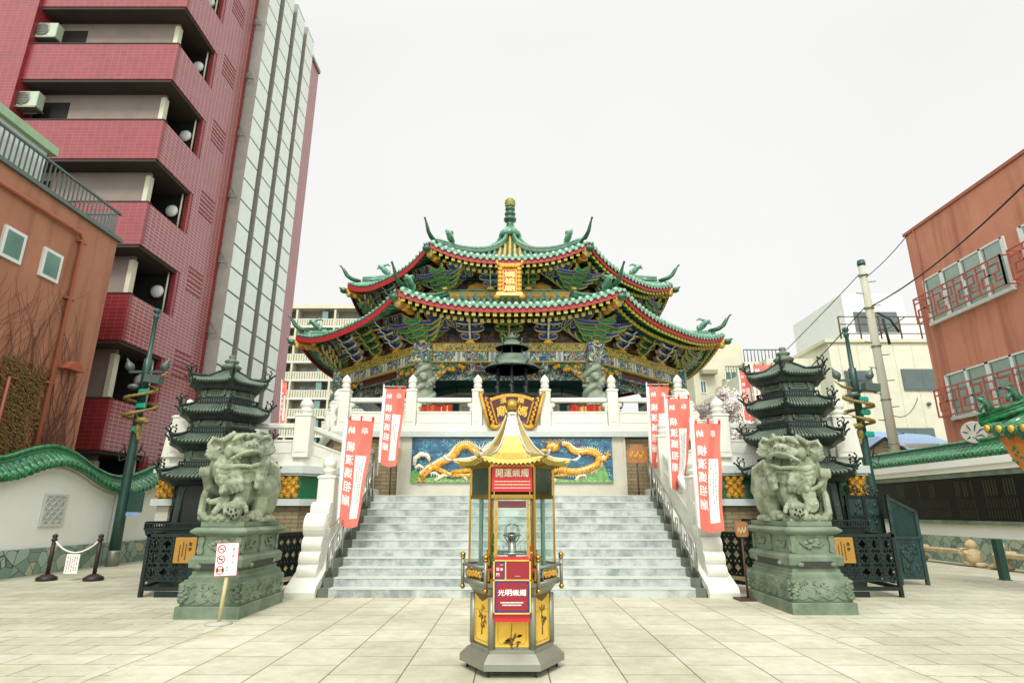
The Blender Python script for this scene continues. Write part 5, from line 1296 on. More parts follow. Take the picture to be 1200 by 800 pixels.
for j in range(6):
    a = j * 1.047 + .0; e = Vector((math.cos(a), math.sin(a), 0)); o = Vector(c) + e * .88 + Vector((0, 0, 6.08)); b.tube([o, o + e * .12 + Vector((0, 0, .06)), o + e * .16 + Vector((0, 0, .2)), o + e * .06 + Vector((0, 0, .24))], [.04, .035, .03, .01], 5, 1); b.tube([o + e * .1 + Vector((0, 0, .05)), o + e * .3 + Vector((0, 0, .1))], [.03, .01], 5, 1)
    o = Vector(c) + e * .52 + Vector((0, 0, 6.8)); b.tube([o, o + e * .12 + Vector((0, 0, .05)), o + e * .12 + Vector((0, 0, .17))], [.03, .03, .01], 5, 1)
b.build('ornament', ['bronze', 'bronze_light'], I)
for j in range(6):
    a = j * 1.047 + .5; b = MB(); x, y = .52 * math.cos(a), 18.6 + .52 * math.sin(a); b.tube([(x, y, 4.4), (x, y, 6.05)], .05, 8)
    for k in range(8): b.ell((x + .05 * math.cos(k * 1.9), y + .05 * math.sin(k * 1.9), 4.9 + .1 * k), .05, 0, 6)
    b.build('post', ['bronze'], I)
b = MB(); b.lathe([(.35, 4.1), (.55, 4.4), (.62, 4.7), (.58, 4.85), (.66, 4.9), (.66, 4.97), (.5, 4.97)], c, 20)
for j in range(3): a = j * 2.09 + .5; b.tube([(.35 * math.cos(a), 18.6 + .35 * math.sin(a), 4.4), (.45 * math.cos(a), 18.6 + .45 * math.sin(a), 3.97)], [.12, .09], 8)
b.build('bowl', ['bronze'], I)
# wooden votive tablets seen through the balustrade
for x, lab in ((-2.3, 'rack of red and orange votive tablets behind the balustrade, left of the fan plaque'), (2.25, 'rack of red and orange votive tablets behind the balustrade, right of the fan plaque')):
    t = thing('votive_rack', lab, 'rack', (x, 17.6, 3.97)); rn = random.Random(int(x * 7))
    b = MB(); b.box(x - .5, x + .5, 17.6, 17.66, 3.98, 4.72); b.build('frame', ['wood_dark'], t)
    b = MB(); xx = x - .48
    while xx < x + .45: w_ = rn.uniform(.03, .06); b.box(xx, xx + w_ - .008, 17.5, 17.59, 4.3, rn.uniform(4.6, 4.7), rn.choice((0, 0, 1, 2))); xx += w_
    b.build('tablets', ['banner_deep', 'paint_orange', 'gold'], t)
# ================================================================ pedestals
def pedestal(x0, x1, y0, y1, label):
    cx, cy = (x0 + x1) / 2, (y0 + y1) / 2
    t = thing('lion_pedestal', label, 'pedestal', (cx, cy, 0), 0, 'carved lion pedestals')
    hx, hy = (x1 - x0) / 2, (y1 - y0) / 2
    def ring(o, z): return [(cx - hx + o, cy - hy + o, z), (cx + hx - o, cy - hy + o, z), (cx + hx - o, cy + hy - o, z), (cx - hx + o, cy + hy - o, z)]
    def st(prof, nm, m='pedestal_stone'):
        b = MB(); b.loft([ring(o, z) for o, z in prof], 0, False); return b.build(nm, [m], t)
    st([(0, 0), (0, .17), (.01, .18)], 'base_block')
    st([(.05, .18), (.04, .2), (.04, .5), (.06, .53), (.06, .56)], 'carved_course')
    st([(.1, .56), (.1, .6), (.13, .63), (.13, .68)], 'plinth_course')
    st([(.15, .68), (.15, .7), (.08, .74), (.07, .86), (.1, .9), (.15, .92)], 'waist_course')
    st([(.17, .92), (.17, 1.2), (.13, 1.22)], 'panel_course')
    st([(.12, 1.22), (.05, 1.26), (.04, 1.29), (.09, 1.33), (.1, 1.34)], 'cap')
    st([(.16, 1.34), (.15, 1.36), (.15, 1.43)], 'top_slab')
    rn = random.Random(8)
    # carving on the two faces that can be seen and their opposites
    for (o, ax, w_) in ((Vector((cx, cy - hy, 0)), Vector((1, 0, 0)), hx), (Vector((cx + hx, cy, 0)), Vector((0, 1, 0)), hy), (Vector((cx - hx, cy, 0)), Vector((0, -1, 0)), hy)):
        M = frame(o, ax, (0, 0, 1)); b = MB()
        # lambrequin
        n = 24; pts = [(-w_ + .07, .53)]
        for i in range(n + 1):
            u = i / n; x = -w_ + .07 + 2 * (w_ - .07) * u
            pts.append((x, .27 - .05 * abs(math.sin(u * math.pi * (4 if w_ < .7 else 7)))))
        pts.append((w_ - .07, .53)); b.prism(pts, -.045, -.02, 0, M, ax='z')
        for i in range(int(w_ * 75)):
            x = rn.uniform(-w_ + .09, w_ - .09); z = rn.uniform(.29, .5); r = rn.uniform(.025, .05); a0 = rn.uniform(0, 6)
            b.tube([(x + r * (1 - .12 * k) * math.cos(a0 + k * .8), z + r * (1 - .12 * k) * math.sin(a0 + k * .8), -.02) for k in range(6)], .01, 4, 0, M=M)
        for sx in (-1, 1):
            for k in range(9): b.ell((sx * (w_ - .1 + rn.uniform(-.04, .04)), .25 + .03 * k, -.02), (rn.uniform(.03, .06), rn.uniform(.025, .04), .035), 0, 8, M)
        # cut-out of the waist course
        b.prism([(-w_ * .45, .715), (-w_ * .45, .75), (-w_ * .5, .8), (w_ * .5, .8), (w_ * .45, .75), (w_ * .45, .715)], -.1, -.062, 1, M, ax='z')
        for sx in (-1, 1): b.ell((sx * w_ * .52, .75, -.07), (.06, .04, .03), 0, 8, M)
        # framed panels
        for x in ((-w_ + .2, 0, w_ - .2) if w_ > .7 else (-w_ + .2, w_ - .2)): b.prism([(x - .03, .93), (x + .03, .93), (x + .05, .97), (x + .03, 1.05), (x + .05, 1.15), (x + .03, 1.2), (x - .03, 1.2), (x - .05, 1.15), (x - .03, 1.05), (x - .05, .97)], -.18, -.135, 0, M, ax='z')
        for c_ in ((0,) if w_ < .7 else (-w_ * .45, w_ * .45)):
            for k in range(9): b.ell((c_ + rn.uniform(-.14, .14), 1.07 + rn.uniform(-.06, .06), -.16), (rn.uniform(.03, .06), rn.uniform(.025, .045), .035), 0, 8, M)
            b.tube([(c_ - .2, 1.1, -.155), (c_ - .12, 1.03, -.145), (c_, 1.05, -.14), (c_ + .12, 1.03, -.145), (c_ + .2, 1.1, -.155)], .018, 5, 0, M=M)
        b.build('carving', ['pedestal_stone', 'dark_line'], t)
    return t
pedestal(-5.2, -4.2, 9.75, 11.55, 'carved green stone pedestal under the left lion, beside the prohibition sign')
pedestal(4.5, 5.55, 10.15, 12.0, 'carved green stone pedestal under the right lion')

# ================================================================ guardian lions
def lion(cx, cy, z0, s, cub, label):
    """s=+1: inner side towards +x"""
    t = thing('stone_lion', label, 'statue', (cx, cy, z0), 0, 'stone guardian lions')
    X = Matrix.Translation((cx, cy, z0)) @ Matrix.Diagonal((s * .85, .97, 1.05, 1))
    b = MB(); b.X = X; rn = random.Random(11)
    E = lambda c, r, rot=None, n=14: b.ell(c, r, 0, n, rot=rot)
    b.lathe([(.5, 0), (.5, .06)], (0, .1, 0), 20)
    b.box(-.34, .34, -.74, .74, 0, .05)
    E((0, .3, .45), (.33, .42, .38)); E((0, -.1, .62), (.34, .38, .42)); E((.02, -.3, .7), (.34, .3, .36))
    # inner haunch, seen from the side
    E((.3, .3, .42), (.2, .36, .36)); E((.3, .0, .52), (.2, .28, .17)); E((.3, .02, .28), (.16, .2, .24)); E((.32, -.18, .09), (.14, .24, .1))
    for k in range(4): E((.24 + .055 * k, -.4, .07), (.035, .07, .05))
    E((-.3, .3, .4), (.2, .36, .35)); E((-.32, -.02, .1), (.13, .24, .1))
    # tail and back plume
    b.tube([(.1, .65, .2), (.22, .75, .55), (.2, .68, .9), (.08, .6, 1.05)], [.14, .17, .15, .06], 10)
    E((.36, .42, .75), (.09, .12, .2)); E((.33, .3, .85), (.08, .12, .14))
    # standing inner foreleg on the ball
    b.tube([(.16, -.36, .75), (.2, -.5, .5), (.2, -.6, .3), (.2, -.64, .22)], [.19, .155, .125, .13], 12)
    E((.2, -.55, .62), (.16, .15, .08)); E((.2, -.7, .24), (.16, .16, .1))
    for k in range(5): E((.09 + .055 * k, -.83 + .02 * abs(k - 2), .235), (.035, .055, .055))
    for k in range(9): a = -1.6 + k * .4; E((.2 + .19 * math.sin(a), -.68, .17 + .13 * math.cos(a)), .045)
    # raised outer foreleg
    b.tube([(-.24, -.3, .72), (-.38, -.45, .5), (-.44, -.62, .56), (-.44, -.68, .68)], [.16, .13, .1, .1], 10)
    E((-.44, -.7, .74), (.13, .12, .12))
    for k in range(4): E((-.52 + .055 * k, -.81, .76), (.032, .05, .085))
    # flowing ribbon on the outer side
    for k in range(7):
        a = k / 6
        b.tube([(-.42, -.62 + .04 * k, .62), (-.5, -.6 + .12 * k, .4 - .02 * k), (-.5 + .02 * k, -.62 + .17 * k, .14), (-.4, -.6 + .18 * k, .04)], [.05, .07, .08, .07], 8)
    for k in range(8): E((-.54, -.55 + .1 * k, .08 + .035 * k), (.06, .08, .07))
    for k in range(6): E((-.3 + .07 * k, -.72 + .02 * (k % 2), .05 + .03 * (k % 2)), (.07, .06, .05))
    for k in range(10): a = k * .63; E((.45 * math.cos(a), .1 + .6 * math.sin(a), .05), (.09, .09, .06))
    if cub:
        E((-.06, -.66, .34), (.1, .1, .13)); E((-.05, -.74, .47), (.1, .09, .09)); E((-.04, -.83, .45), (.055, .04, .04)); E((-.13, -.74, .54), (.03, .03, .04)); E((.03, -.74, .54), (.03, .03, .04))
        b.tube([(-.1, -.66, .34), (-.28, -.74, .3), (-.36, -.75, .34)], [.06, .045, .04], 8); b.tube([(-.02, -.68, .28), (.04, -.76, .16), (.08, -.8, .12)], [.06, .05, .05], 8); b.tube([(-.1, -.68, .26), (-.2, -.78, .12)], [.07, .05], 8)
        E((.05, -.62, .62), .075)
    else:
        for (x, z) in ((-.1, .42), (-.13, .28)):
            M = frame((x, -.72, z), (1, 0, 0), (0, 0, 1)); b.lathe([(.14, -.03), (.14, .03), (.12, .035), (.12, .02), (.0, .02)], n=22, M=M); b.lathe([(.03, .0), (.05, .035), (.03, .04)], n=10, M=M)
            for k in range(4): b.box(-.012, .012, .05, .12, .015, .035, 0, M @ Matrix.Rotation(k * 1.57, 4, 'Z'))
        b.tube([(-.44, -.72, .66), (-.3, -.76, .55), (-.15, -.73, .5)], [.06, .04, .03], 8); E((.05, -.74, .1), (.08, .07, .1)); E((-.02, -.74, .2), .06)
    # mane: the curls hang from the back of the jaw
    HX = Matrix.Translation((.02, -.42, 1.0)) @ Matrix.Rotation(R(50), 4, 'Z') @ Matrix.Rotation(R(-6), 4, 'X') @ Matrix.Rotation(R(-7), 4, 'Y')
    b.X = X @ HX
    E((0, .14, .0), (.4, .34, .34)); E((0, .04, .24), (.36, .33, .18)); E((0, .3, -.1), (.38, .3, .4))
    for row, (rz, n_, zz, yy) in enumerate(((.43, 7, -.1, -.02), (.4, 7, -.22, -.1), (.33, 6, -.34, -.16))):
        for sg in (-1, 1):
            for k in range(n_):
                a = R(18 + k * (78 / n_) * 1.35 + row * 5); x = sg * rz * math.sin(a); y = yy - .3 * math.cos(a) + .1
                b.tube([(x * .95, y + .06, zz + .16), (x * 1.12, y, zz + .04), (x * 1.05, y - .03, zz - .1), (x * .8, y - .02, zz - .2), (x * .66, y - .03, zz - .17)], [.05, .066, .062, .05, .03], 8)
                E((x * 1.02, y - .08, zz - .07), (.05, .04, .05))
    # brow, crown curls
    for k in range(11): a = R(-75 + 15 * k); E((.34 * math.sin(a), -.1 * math.cos(a) + .02, .33 * math.cos(a * .6) + .02), (.07, .09, .06))
    for k in range(14): E((rn.uniform(-.28, .28), rn.uniform(.0, .3), .3 + rn.uniform(0, .05)), (.07, .07, .05))
    # face
    E((0, -.24, .1), (.3, .2, .13)); E((0, -.36, .06), (.27, .15, .085))                         # upper jaw
    E((0, -.42, .13), (.17, .1, .09)); E((-.08, -.48, .13), (.065, .06, .055)); E((.08, -.48, .13), (.065, .06, .055)); E((0, -.5, .14), (.05, .05, .05))
    for k in range(13): a = R(-84 + 14 * k); E((.29 * math.sin(a), -.3 - .2 * math.cos(a), .0 + .035 * math.cos(a * 2)), (.05, .045, .03))   # upper lip
    for k in range(13): a = R(-84 + 14 * k); E((.26 * math.sin(a), -.24 - .2 * math.cos(a), -.2 + .05 * math.sin(abs(a))), (.05, .045, .035))   # lower lip
    E((0, -.2, -.24), (.25, .2, .06)); E((0, -.16, -.34), (.2, .18, .12))                          # jaw
    E((0, -.3, -.18), (.1, .13, .025))                                                           # tongue
    for sg in (-1, 1):
        E((sg * .16, -.31, .225), (.08, .07, .065)); E((sg * .17, -.32, .29), (.15, .09, .05), Matrix.Rotation(R(sg * 20), 4, 'Y'))
        E((sg * .3, -.2, .1), (.09, .12, .11)); E((sg * .27, -.2, -.1), (.05, .1, .12))
        b.tube([(sg * .2, -.42, .0), (sg * .2, -.44, -.07)], [.03, .012], 6)
        for k in range(4): E((sg * (.24 + .04 * k), -.26 + .05 * k, .36 - .02 * k), (.05, .05, .05))
        for k in range(5):
            b.tube([(sg * .22, -.3 + .03 * k, -.16 - .05 * k), (sg * (.38 - .02 * k), -.27 + .03 * k, -.16 - .07 * k), (sg * (.48 - .03 * k), -.12, -.1 - .09 * k)], [.045, .055, .05], 8); E((sg * (.49 - .03 * k), -.12, -.09 - .09 * k), .06)
        # ear: a curled shell
        b.X = X @ HX @ Matrix.Translation((sg * .44, .0, .2)) @ Matrix.Rotation(R(sg * -8), 4, 'Z') @ Matrix.Rotation(R(sg * -22), 4, 'Y')
        E((0, .02, 0), (.2, .05, .13)); b.tube([(-.16 * sg, -.03, -.05), (0, -.05, .11), (.16 * sg, -.04, .08), (.19 * sg, -.03, -.03), (.05 * sg, -.05, -.09), (-.03 * sg, -.05, .0)], [.03, .04, .045, .04, .035, .03], 8)
        for k in range(3): b.tube([(-.1 * sg, -.02, -.06 - .05 * k), (.1 * sg, -.04, -.1 - .05 * k), (.2 * sg, -.03, -.07 - .06 * k)], [.035, .045, .02], 8)
        b.X = X @ HX
    E((0, -.3, .3), (.06, .06, .06))
    b.build('body', ['lion_stone'], t, remesh=.0095)
    c = MB(); c.X = X @ HX
    for sg in (-1, 1): c.ell((sg * .165, -.402, .235), (.014, .012, .014), 0, 10); c.ell((sg * .075, -.535, .12), (.018, .012, .014), 0, 8)
    c.X = X
    c.build('eye', ['dark_line'], t)
    c = MB(); c.X = X; c.ell((.2, -.74, .16), (.14, .13, .14), 0, 20); ball = c.build('ball', ['lion_stone'], t)
    c = MB(); c.X = X
    for a, e in ((0, 0), (.55, .2), (-.55, .2), (.3, -.5), (-.3, -.5), (0, .55), (.75, -.35), (-.75, -.35), (0, -.85)):
        d = Vector((math.sin(a) * math.cos(e), -math.cos(a) * math.cos(e), math.sin(e))); o = Vector((.2, -.74, .16)) + d * .131; c.ell(o, (.022, .022, .022), 0, 8)
    c.build('ball_hole', ['black'], ball)
    return t
lion(-4.7, 10.62, 1.42, 1, True, 'stone guardian lion with open mouth and a cub, left of the stairs')
lion(5.02, 11.05, 1.42, -1, False, 'stone guardian lion with open mouth and two coins, right of the stairs')

# ================================================================ bronze pagodas
def pagoda(cx, cy, label):
    RO = 30
    t = thing('bronze_pagoda', label, 'incense burner', (cx, cy, 0), 0, 'bronze pagoda burners')
    V = [(math.sin(R(60 * k + RO)), -math.cos(R(60 * k + RO))) for k in range(6)]
    def hexr(r, z, lift=0, n=10):
        pts = []
        for k in range(6):
            a = Vector(V[k]); c = Vector(V[(k + 1) % 6])
            for j in range(n):
                u = j / n; p = a.lerp(c, u) * r; q = abs(2 * u - 1) ** 6
                p *= 1 + .05 * q * (1 if lift else 0); pts.append((cx + p.x, cy + p.y, z + lift * q))
        return pts
    b = MB(); b.loft([hexr(1.25, 0), hexr(1.25, .2), hexr(1.1, .25), hexr(1.0, 1.0), hexr(1.45, 1.08), hexr(1.5, 1.2)], 0, False); b.build('pedestal', ['bronze'], t)
    def railing(r, z, h, nm='railing'):
        b = MB()
        for zz in (z + .02, z + h): b.loft([hexr(r - .02, zz - .015, n=1), hexr(r + .02, zz - .015, n=1), hexr(r + .02, zz + .02, n=1), hexr(r - .02, zz + .02, n=1)], 0, False, False)
        for k in range(6):
            a = Vector(V[k]); c = Vector(V[(k + 1) % 6]); n = int(r / .055)
            for j in range(n): p = a.lerp(c, j / n) * r; b.box(cx + p.x - .012, cx + p.x + .012, cy + p.y - .012, cy + p.y + .012, z, z + h)
        b.build(nm, ['fence_metal'], t)
    railing(1.5, 1.2, .14)
    roofs = ((2.34, 1.36, .95), (3.14, 1.22, .84), (3.86, 1.09, .76), (4.62, .97, .68))
    zlow = 1.2
    for i, (ze, r, rb) in enumerate(roofs):
        rn_ = roofs[i + 1][2] if i < 3 else .12
        zt_ = ze + (.22 if i < 3 else .36)
        b = MB(); b.loft([hexr(rb, zlow - .02, n=1), hexr(rb * .93, ze - .05, n=1)], 0, False)
        for k in range(6):     # pilasters and relief panels
            a = Vector(V[k]); c = Vector(V[(k + 1) % 6]); m = (a + c) / 2; M = frame((cx + m.x * rb * .985, cy + m.y * rb * .985, (zlow + ze) / 2 + .05), (c - a).to_3d(), (0, 0, 1)); hh_ = (ze - zlow) / 2 - .14
            w_ = rb * .36
            if i == 0:
                b.prism([(-w_ * .8, -hh_ - .12), (-w_ * .8, hh_ * .45), (-w_ * .5, hh_ * .85), (0, hh_), (w_ * .5, hh_ * .85), (w_ * .8, hh_ * .45), (w_ * .8, -hh_ - .12)], 0, .02, 1, M, ax='z')
                b.tube([(-w_ * .85, -hh_ - .1, .02), (-w_ * .85, hh_ * .45, .02), (-w_ * .5, hh_ * .92, .02), (0, hh_ * 1.06, .02), (w_ * .5, hh_ * .92, .02), (w_ * .85, hh_ * .45, .02), (w_ * .85, -hh_ - .1, .02)], .03, 6, 0, M=M)
            else:
                for (xa, xb, ya, yb) in ((-w_, w_, hh_ - .03, hh_), (-w_, w_, -hh_, -hh_ + .03), (-w_, -w_ + .03, -hh_, hh_), (w_ - .03, w_, -hh_, hh_)): b.box(xa, xb, ya, yb, -.02, .03, 0, M)
                for q in range(5): b.box(-w_ * .5, w_ * .5, -hh_ * .6 + q * hh_ * .3, -hh_ * .6 + q * hh_ * .3 + .02, -.02, .025, 2, M) if k % 2 else b.lathe([(.05 + .03 * q, 0), (.06 + .03 * q, .02)], n=12, M=M, mi=2, caps=False)
        b.build('body', ['bronze_light' if i else 'bronze', 'black', 'bronze_light'], t)
        b = MB(); S_ = [(r, ze, .13), (r * .82 + rn_ * .18, ze + .04, .07), (r * .5 + rn_ * .5, ze + .12, .02), (rn_ + .06, zt_, .0)]
        rings = [hexr(rr, zz, lf) for rr, zz, lf in S_]
        b.loft([hexr(rb * .95, ze - .2), hexr(rb + .1, ze - .18, 0), hexr(r * .88, ze - .1, .06), hexr(r * .97, ze - .06, .13)] + rings, 0, False)
        for k in range(6):     # roof ribs
            a = Vector(V[k]); c = Vector(V[(k + 1) % 6]); n = 15
            for j in range(1, n):
                u = j / n; q = abs(2 * u - 1) ** 6; pts = []
                for rr, zz, lf in S_:
                    p = a.lerp(c, u) * rr * (1 + .05 * q * (1 if lf else 0)); pts.append((cx + p.x, cy + p.y, zz + lf * q + .012))
                b.tube(pts, .024, 5, 1)
                e = pts[0]; b.ell((e[0], e[1], e[2] - .015), (.035, .035, .04), 1, 6)
            pts = []
            for rr, zz, lf in S_: p = a * rr * (1.06 if lf else 1); pts.append((cx + p.x, cy + p.y, zz + lf + .03))
            b.tube(pts, [.045, .04, .04, .04], 6, 0)
        rf = b.build('roof', ['bronze', 'bronze_light'], t)
        for k in range(6):
            a = Vector(V[k]).to_3d(); o = Vector((cx, cy, ze + .14)) + a * r * 1.04; v = Vector((0, 0, 1)); n_ = Vector((-a.y, a.x, 0))
            b = MB()
            for sg in (1,):
                b.tube([o - a * .05, o + v * .07 + a * .05, o + v * .12 + a * .1], [.035, .03, .02], 6)
                b.tube([o + v * .05 - a * .1, o + v * .15 - a * .12, o + v * .19 - a * .02, o + v * .12 + a * .0], .016, 5); b.tube([o + v * .08, o + v * .2 + a * .06, o + v * .24 + a * .02], .016, 5); b.ell(o + v * .22 - a * .1, .03, 0, 6); b.ell(o + v * .13 + a * .13, .03, 0, 6); b.ell(o + v * .25 + a * .02, .025, 0, 6)
            b.build('corner_beast', ['fence_metal'], rf)
        zlow = zt_
        if i < 3: railing(rn_ + .12, zt_ - .02, .14)
    b = MB(); b.lathe([(.2, 0), (.3, .03), (.24, .12), (.12, .16), (.26, .22), (.3, .3), (.2, .38), (.12, .4), (.2, .45), (.2, .5), (.1, .55), (.08, .58), (.1, .62), (.09, .68), (.02, .7)], n=16, mi=0, M=Matrix.Translation((cx, cy, 4.88)) @ Matrix.Diagonal((.85, .85, .8, 1))); b.build('finial', ['bronze_light'], t)
    return t
pagoda(-7.19, 14.5, 'four tier dark bronze pagoda burner behind the left lion')
pagoda(6.98, 14.5, 'four tier dark bronze pagoda burner behind the right lion').scale = (1, 1, 1.04)

# ================================================================ cast lattice fences round the burners
def lattice_panel(b, p0, p1, z0, z1, kind='flower', lean=0):
    p0 = Vector(p0); p1 = Vector(p1); d = (p1 - p0); l = d.length; M = frame((p0.x, p0.y, 0), d.to_3d() if len(d) == 2 else d, (0, 0, 1))
    # M: x along, y up, z outwards
    b.box(0, l, z0, z0 + .07, -.03, .03, 0, M); b.box(0, l, z1 - .06, z1, -.035, .035, 0, M); b.box(0, l, z0 + .16, z0 + .2, -.02, .02, 0, M)
    for x in (0, l - .06): b.box(x, x + .06, 0, z1 + .03, -.035, .035, 0, M)
    n = max(1, round((l - .1) / .23)); c = (l - .1) / n; m = max(1, round((z1 - z0 - .26) / .23)); ch = (z1 - z0 - .26) / m
    for i in range(n):
        for j in range(m):
            x = .05 + c * (i + .5); z = z0 + .2 + ch * (j + .5)
            if kind == 'flower':
                for k in range(4):
                    a = k * math.pi / 2 + math.pi / 4
                    b.tube([(x + c * .5 * math.cos(k * 1.571), z + ch * .5 * math.sin(k * 1.571), 0), (x + c * .3 * math.cos(a), z + ch * .3 * math.sin(a), 0), (x + c * .5 * math.cos((k + 1) * 1.571), z + ch * .5 * math.sin((k + 1) * 1.571), 0)], .022, 4, 0, False, M=M)
                    b.tube([(x + c * .5 * math.cos(a) * 1.35, z + ch * .5 * math.sin(a) * 1.35, 0), (x + c * .25 * math.cos(a), z + ch * .25 * math.sin(a), 0)], .026, 4, 0, False, M=M)
            else:
                b.box(x - .012, x + .012, z - ch / 2, z + ch / 2, -.012, .012, 0, M)
    if kind == 'flower':
        for i in range(1, n): x = .05 + c * i; b.box(x - .018, x + .018, z0 + .2, z1 - .06, -.02, .02, 0, M)
def fence(sg, label, plate_label):
    t = thing('lattice_fence', label, 'fence', (sg * 6.2, 12.3, 0), 0, 'cast metal fences round the pagodas')
    segs = [((-7.2, 12.15), (-4.98, 12.15)), ((-4.95, 12.2), (-4.5, 13.75)), ((-7.75, 14.0), (-7.22, 12.2))]
    for p0, p1 in segs:
        if sg > 0: p0, p1 = (-p1[0] + .35 * (p1[1] < 13), p1[1]), (-p0[0] + .35 * (p0[1] < 13), p0[1])
        b = MB(); lattice_panel(b, p0, p1, .12, 1.16)
        q = ((p0[0] + p1[0]) / 2, (p0[1] + p1[1]) / 2)
        o = b.build('panel', ['fence_metal'], t)
    b = MB(); b.prism([(sg * 6.9, .0), (sg * 6.9, .1), (sg * 6.5, .1), (sg * 6.3, .04), (sg * 5.9, .04), (sg * 5.7, .1), (sg * 5.4, .1), (sg * 5.4, .0)], 12.13, 12.17); b.build('foot_rail', ['fence_metal'], t)
    b = MB(); x0 = -6.6 if sg < 0 else 6.27; b.box(x0, x0 + .42, 12.05, 12.075, .62, 1.1, 0, bev=.01); p = b.build('gilt_plate', ['plate_gold'] if 'plate_gold' in MATS else [mat('plate_gold', '#a97f35', .4, metal=.3, var=.1)], t)
    b = MB(); M = front((x0 + .21, 12.043, .86)); b.text('金', .07, .07, M @ Matrix.Translation((.1, .12, 0))); b.text('亭', .07, .07, M @ Matrix.Translation((.1, .02, 0)))
    for k, (l0, l1) in enumerate(((.12, -.18), (.16, -.1), (.1, -.2))):
        z = l0
        while z > l1: b.box(.02 - .06 * k - .008, .02 - .06 * k + .008, z - .018, z, 0, .003, 0, M); z -= .028
    b.build('lettering', ['ink_black'], p)
fence(-1, 'dark cast lattice fence with a gilt plate in front of the left pagoda', '')
fence(1, 'dark cast lattice fence with a gilt plate in front of the right pagoda', '')
# open gate leaves, right of the right pagoda
Gt = thing('metal_gate_leaf', 'verdigris metal gate leaf with sloping top standing open beside the right pagoda', 'gate', (9.1, 14.2, 0))
a = G(1042, 681); c = G(1068, 684); 
M = frame((a.x - .15, 14.1, 0), (1, -.08, 0), (0, 0, 1)); wd = .62
b = MB(); tz = (1.95, 1.6)
for x in (0, wd - .06): b.box(x, x + .07, 0, (tz[0] if x == 0 else tz[1]), -.035, .035, 0, M)
b.box(0, wd, .12, .18, -.03, .03, 0, M); b.box(-.02, wd + .04, .98, 1.04, -.04, .04, 0, M); b.prism([(0, tz[0] - .06), (wd, tz[1] - .06), (wd, tz[1]), (0, tz[0])], -.035, .035, 0, M, ax='z')
b.build('frame', ['verdigris'], Gt)
b = MB(); b.box(.06, wd - .06, .18, .98, -.008, .008, 0, M)
for k in range(26): 
    rn = random.Random(k); b.ell((rn.uniform(.15, wd - .15), rn.uniform(.32, .85), .012), (.05, .06, .02), 0, 8, M)
b.tube([(.12, .25, .01), (wd - .12, .25, .01), (wd - .12, .9, .01), (.12, .9, .01), (.12, .25, .01)], .014, 5, 0, M=M)
b.build('relief_panel', ['verdigris'], Gt)
b = MB()
for k in range(26):
    x0 = .06; 
    for sg in (1, -1):
        pts = []
        for q in range(13):
            x = .06 + (wd - .12) * q / 12; z = 1.04 + (k - 8) * .06 + sg * (x - .3) * 1.0
            top = tz[0] - .06 - (tz[0] - tz[1]) * x / wd
            if 1.04 <= z <= top: pts.append((x, z, 0))
        if len(pts) > 1: b.tube([pts[0], pts[-1]], .008, 4, 0, False, M=M)
b.prism([(.06, 1.04), (wd - .06, 1.04), (wd - .06, tz[1] - .08), (.06, tz[0] - .1)], -.012, -.006, 0, M, ax='z'); b.build('mesh_panel', ['verdigris'], Gt)
Gt = thing('metal_gate_leaf', 'dark metal gate leaf with an openwork crest between the right pagoda and the open leaf', 'gate', (8.4, 14.4, 0))
M = frame((8.0, 14.5, 0), (1, 0, 0), (0, 0, 1)); b = MB(); wd = .85
for x in (0, .4, wd - .07): b.box(x, x + .07, 0, 1.95, -.035, .035, 0, M)
for z in (.12, .98, 1.45, 1.9): b.box(0, wd, z, z + .06, -.03, .03, 0, M)
b.build('frame', ['fence_metal'], Gt)
b = MB(); b.box(.07, wd - .07, .18, 1.9, -.008, .008, 0, M)
for k in range(40): rn = random.Random(k); b.ell((rn.uniform(.12, wd - .12), rn.uniform(.3, 1.8), .012), (.04, .06, .02), 0, 7, M)
b.build('relief_panel', ['verdigris'], Gt)
b = MB()
for x in (.1, .3, .55, .75):
    b.tube([(x, 1.95, 0), (x - .05, 2.05, 0), (x + .06, 2.12, 0), (x, 2.2, 0), (x - .07, 2.14, 0)], .02, 5, 0, M=M); b.ell((x + .05, 2.05, 0), (.05, .05, .03), 0, 7, M); b.ell((x - .06, 2.1, 0), (.03, .04, .03), 0, 7, M)
b.build('crest', ['bronze'], Gt)

# ================================================================ the candle lantern in the middle
LY = 7.24
Ln = thing('candle_lantern', 'hexagonal glass candle lantern with a pale gold roof standing on castors in the centre', 'lantern', (0, LY, 0))
def hx(r, z, n=1):   # r = side length; flat side faces the camera
    V = [(r * math.sin(R(60 * k + 30)), -r * math.cos(R(60 * k + 30))) for k in range(6)]; out = []
    for k in range(6):
        a = Vector(V[k]); c = Vector(V[(k + 1) % 6])
        for j in range(n): p = a.lerp(c, j / n); out.append((p.x, LY + p.y, z))
    return out
HV = lambda r, k: Vector((r * math.sin(R(60 * k + 30)), LY - r * math.cos(R(60 * k + 30)), 0))
b = MB(); b.loft([hx(.59, .07), hx(.59, .135), hx(.585, .14), hx(.5, .215), hx(.47, .22), hx(.47, .25)], 0, False); b.build('base', ['steel_dull'], Ln)
for k in range(6):
    b = MB(); p = HV(.5, k); b.prism([(.035 * math.cos(a), .035 + .035 * math.sin(a)) for a in [j * .524 for j in range(12)]], p.x - .012, p.x + .012, 0, Matrix.Translation((0, p.y, 0)), ax='x'); b.box(p.x - .02, p.x + .02, p.y - .02, p.y + .02, .05, .08); b.build('castor', ['black'], Ln)
b = MB(); b.loft([hx(.43, .25), hx(.43, .84)], 0, False); b.loft([hx(.44, .76), hx(.5, .84), hx(.55, .86), hx(.56, .9)], 1, False); b.build('cabinet', ['steel_dull', 'steel_dull'], Ln)
